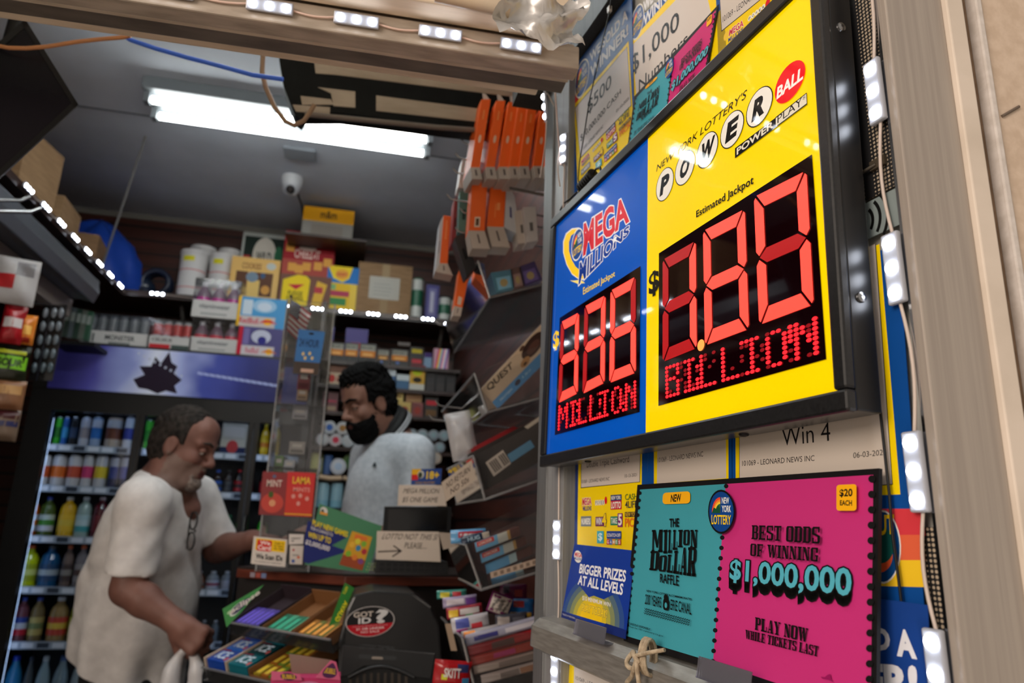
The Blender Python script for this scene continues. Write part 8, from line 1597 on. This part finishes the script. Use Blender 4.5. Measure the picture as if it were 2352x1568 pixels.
# ---- the clerk
def clerk():
    fw = (-math.cos(math.radians(32)), -math.sin(math.radians(32)), 0.0); hd = Head(P(845, 926, 2.74), fw, math.radians(20), .98)
    tc = P(892, 1130, 2.80); t = thing('person', 'bearded clerk in a pale polo shirt with black collar, looking down behind the counter', 'person', (tc[0], tc[1], .18)); SK = skin('olive_skin', (124, 88, 74), (142, 104, 88)); SKM[t.name] = SK
    nb = P(902, 1000, 2.79); lat = np.array((-fw[1], fw[0], 0)) * -1; lat = lat if lat[1] < 0 else -lat
    shN, shF = nb + lat * .150 + (0, 0, -.075), nb - lat * .150 + (0, 0, -.07); f3 = np.array((fw[0], fw[1], 0))
    elN, elF = shN + (.03, -.02, -.27), shF + (-.02, .03, -.27); wrN, wrF = elN + f3 * .22 + (0, 0, -.04), elF + f3 * .22 - (0, 0, .04)
    v = Vol((-.75, 2.2, .16), (.65, 3.3, 2.08), .006); hd.build(v); v.cap(hd.w((-.028, 0, -.06)), nb - (0, 0, .02), .056, .062, .03)
    v.ell(nb + f3 * .0 + (0, 0, -.19), (.125, .125, .17), k=.05); v.ell(nb + (0, 0, -.40), (.125, .125, .2), k=.08); v.ell(nb + (0, 0, -.60), (.15, .15, .15), k=.08)
    v.cap(nb, shN, .05, .05, .05); v.cap(nb, shF, .05, .05, .05); v.chain([shN, elN, wrN], [.055, .045, .03], .02); v.chain([shF, elF, wrF], [.055, .045, .03], .02)
    hand(v, wrN, f3 + (0, 0, -.3), (0, 0, -1), (.35, .4, .3), 1.0, thumb=1); hand(v, wrF, f3 + (0, 0, -.3), (0, 0, -1), (.35, .4, .3), 1.0, thumb=-1)
    feet = []; hip = nb + (0, 0, -.62)
    for sg in (-1, 1):
        an = np.array((hip[0], hip[1], .25)) + lat * sg * .1; v.chain([hip + lat * sg * .08, (hip + lat * sg * .09) * (1, 1, 0) + (0, 0, .72), an], [.085, .056, .036], .03); v.cap(an, an + f3 * .12 - (0, 0, .035), .035, .03, .02); feet.append((an[0], an[1], .18))
    LP = M(108, 62, 56, .4)
    def pick(C): q = hd.loc(C); r = np.zeros(len(C)); r[(q[:, 0] > .088) & (np.abs(q[:, 1]) < .022) & (q[:, 2] < -.060) & (q[:, 2] > -.085) & (q[:, 0] < .12)] = 1; return r
    grown('body', v, [SK, LP], t, pick); hd.eyes(t)
    BH = noise_mat('black_hair', (7, 7, 8), (16, 15, 15), (1, 1, 1), 70, .8, 0, .4, spec=.12)
    v = Vol(hd.c - .19, hd.c + .19, .004); hd.E(v, (-.016, 0, .040), (.112, .088, .110), 0); hd.E(v, (.036, 0, .108), (.052, .060, .034), .03); hd.E(v, (-.01, 0, .115), (.085, .070, .042), .03); hd.E(v, (-.035, 0, -.02), (.082, .078, .085), .02)
    g = np.stack(np.meshgrid(*[v.lo[i] + v.h * np.arange(v.n[i]) for i in range(3)], indexing='ij'), -1); q = hd.loc(g)
    rA = .072 - q[..., 2] - .2 * np.maximum(0, .04 - q[..., 0]); rB = np.maximum(q[..., 0] + .018, -(q[..., 2] + .075)); rC = np.maximum(np.maximum(q[..., 0] - .042, -(q[..., 2] - .005)), -(np.abs(q[..., 1]) - .045)); rD = np.maximum(np.maximum(q[..., 0] - .026, -(q[..., 2] + .06)), np.maximum(-(q[..., 0] - .006), -(np.abs(q[..., 1]) - .05)))
    nz_ = .007 * np.sin(q[..., 0] * 210 + 4 * np.sin(q[..., 2] * 80)) * np.sin(q[..., 1] * 170 + 3 * np.sin(q[..., 0] * 60)); v.D = np.maximum(v.D + nz_, np.minimum(np.minimum(rA, rB), np.minimum(rC, rD)) * hd.k).astype(np.float32)
    for sg in (1, -1): hd.E(v, (-.003, sg * .09, -.012), (.026, .028, .034), .004, 's')
    grown('hair', v, [BH], t)
    v = Vol(hd.w((.04, 0, -.07)) - .11, hd.w((.04, 0, -.07)) + .11, .0035); hd.E(v, (.030, 0, -.042), (.0685, .0645, .089), 0); hd.E(v, (.036, 0, -.086), (.066, .060, .056), .03); hd.E(v, (.060, 0, -.116), (.034, .034, .030), .03)
    g = np.stack(np.meshgrid(*[v.lo[i] + v.h * np.arange(v.n[i]) for i in range(3)], indexing='ij'), -1); q = hd.loc(g)
    msk = np.maximum(q[..., 2] + .060 - .95 * np.maximum(0, .050 - q[..., 0]) - .25 * np.maximum(0, np.abs(q[..., 1]) - .03), -(q[..., 0] - .004)); v.D = np.maximum(v.D + .002 * np.sin(q[..., 0] * 300) * np.sin(q[..., 2] * 280 + q[..., 1] * 200), msk * hd.k).astype(np.float32)
    hd.C(v, (.104, .004, -.054), (.088, .034, -.076), .0075, .008, .008); hd.C(v, (.104, -.004, -.054), (.088, -.034, -.076), .0075, .008, .008); hd.E(v, (.104, 0, -.072), (.02, .018, .007), .004, 's')
    grown('beard', v, [BH], t)
    for sg in (1, -1):
        m = MB(); m.tube([hd.w((.103, sg * .010, .022)), hd.w((.099, sg * .032, .031)), hd.w((.080, sg * .054, .025))], .006, BH, 7, radii=[.0055, .0062, .0035]); m.build('eyebrow', t)
    PS = noise_mat('pale_blue_pique', (184, 193, 202), (204, 211, 218), (1, 1, 1), 60, .85, 0, .06)
    rows = []
    for y, xa, xb, b in ((1290, 792, 985, .13), (1230, 790, 984, .135), (1160, 788, 976, .14), (1110, 806, 970, .145), (1060, 826, 962, .14), (1030, 846, 946, .12), (1005, 868, 930, .08)):
        A_, B_ = P(xa, y, 2.79), P(xb, y, 2.79); rows.append(((A_[2] + B_[2]) / 2, (A_[0] + B_[0]) / 2, (A_[1] + B_[1]) / 2, np.linalg.norm((B_ - A_)[:2]) / 2, b, 0.0))
    rows.insert(0, (rows[0][0] - .25,) + rows[0][1:])
    v = Vol((-.6, 2.3, 1.05), (.62, 3.25, 1.86), .006); v.stack(rows, 0, lambda g, th: .006 * np.sin(24 * g[..., 0] + 14 * g[..., 2] + 2 * np.sin(9 * g[..., 2])) * np.clip((1.66 - g[..., 2]) / .2, 0, 1)); v.ell(nb + (0, 0, -.19), (.140, .140, .17), k=.06); v.ell(nb + (0, 0, -.40), (.140, .140, .2), k=.06)
    v.cap(nb - (0, 0, .05), shN - (0, 0, .01), .062, .064, .06); v.cap(nb - (0, 0, .05), shF - (0, 0, .01), .062, .064, .06)
    for s_, e_ in ((shN, elN), (shF, elF)): v.cap(s_, s_ + (e_ - s_) * .85, .068, .072, .04)
    v.cap(hd.w((-.03, 0, -.06)), nb + f3 * .01, .058, .064, .01, 's')
    gl = P(862, 1067, 2.66)
    grown('polo_shirt', v, [PS], t)
    # collar: black folded band with white stripes
    m = MB(); up = nrm(hd.w((-.028, 0, -.06)) - nb + (0, 0, .04)); sx = nrm(np.cross(up, f3)); fy = np.cross(sx, up)
    def ring(r, h, k0, k1, n=26): return [nb + up * (h - .028 * math.cos(a_)) + (sx * math.sin(a_) + fy * math.cos(a_)) * r for a_ in [k0 + (k1 - k0) * k / n for k in range(n + 1)]]
    CB_ = M(14, 15, 17, .7); CWt = M(196, 200, 204, .7)
    for (r0, h0, r1, h1, mt) in ((.068, .075, .078, .064, CB_), (.078, .064, .093, .036, CB_), (.093, .036, .095, .031, CWt), (.095, .031, .0965, .026, CB_), (.0965, .026, .098, .021, CWt), (.098, .021, .100, .014, CB_)):
        a_, b_ = ring(r0, h0, .35, 2 * math.pi - .35), ring(r1, h1, .35, 2 * math.pi - .35); n_ = len(a_); m.add(a_ + b_, [(k, k + 1, n_ + k + 1, n_ + k) for k in range(n_ - 1)], mt, True)
    o = m.build('collar', t); so = o.modifiers.new('cloth', 'SOLIDIFY'); so.thickness = .003
    v = Vol((-.6, 2.3, .28), (.6, 3.3, 1.25), .008); TR = M(22, 24, 30, .9); v.ell(hip, (.165, .165, .13), k=.03)
    for sg in (-1, 1): v.chain([hip + lat * sg * .08, (hip + lat * sg * .09) * (1, 1, 0) + (0, 0, .72), np.array((hip[0], hip[1], .31)) + lat * sg * .1], [.105, .08, .065], .03)
    grown('trousers', v, [TR], t); shoes(t, feet, fw)
    m = MB(); c = nb + f3 * .0; q = P(862, 1067, 2.62)
    return t, nb
ck, _nb = clerk()
struct('floor_platform', bx((-.30, 2.50, 0), (XR_ - .01, 3.45, .18), M(40, 34, 30, .7)))
# the clerk's small chest emblem lies on the shirt front
def emblem():
    dg = bpy.context.evaluated_depsgraph_get(); sh = [c for c in ck.children if c.name.startswith('polo_shirt')][0]; bpy.context.view_layer.update()
    bv = None; o = CAMP; d = nrm(ray(862, 1067)); mi = (Matrix.Translation(Vector(WLOC[sh.name]))).inverted(); hit, loc, nor, _ = sh.ray_cast(mi @ Vector(o), Vector(d))
    if hit:
        p = np.array(loc) + WLOC[sh.name]; n = nrm(np.array(nor)); u = nrm(np.cross((0, 0, 1), n)); w = np.cross(n, u); m = MB(); q = p + n * .006
        m.prism([q + u * a + w * b for a, b in ((-.008, -.009), (.008, -.009), (.006, .0), (0, .010), (-.006, 0))], n * .0008, M(26, 40, 50, .6)); m.build('chest_emblem', ck)
emblem()
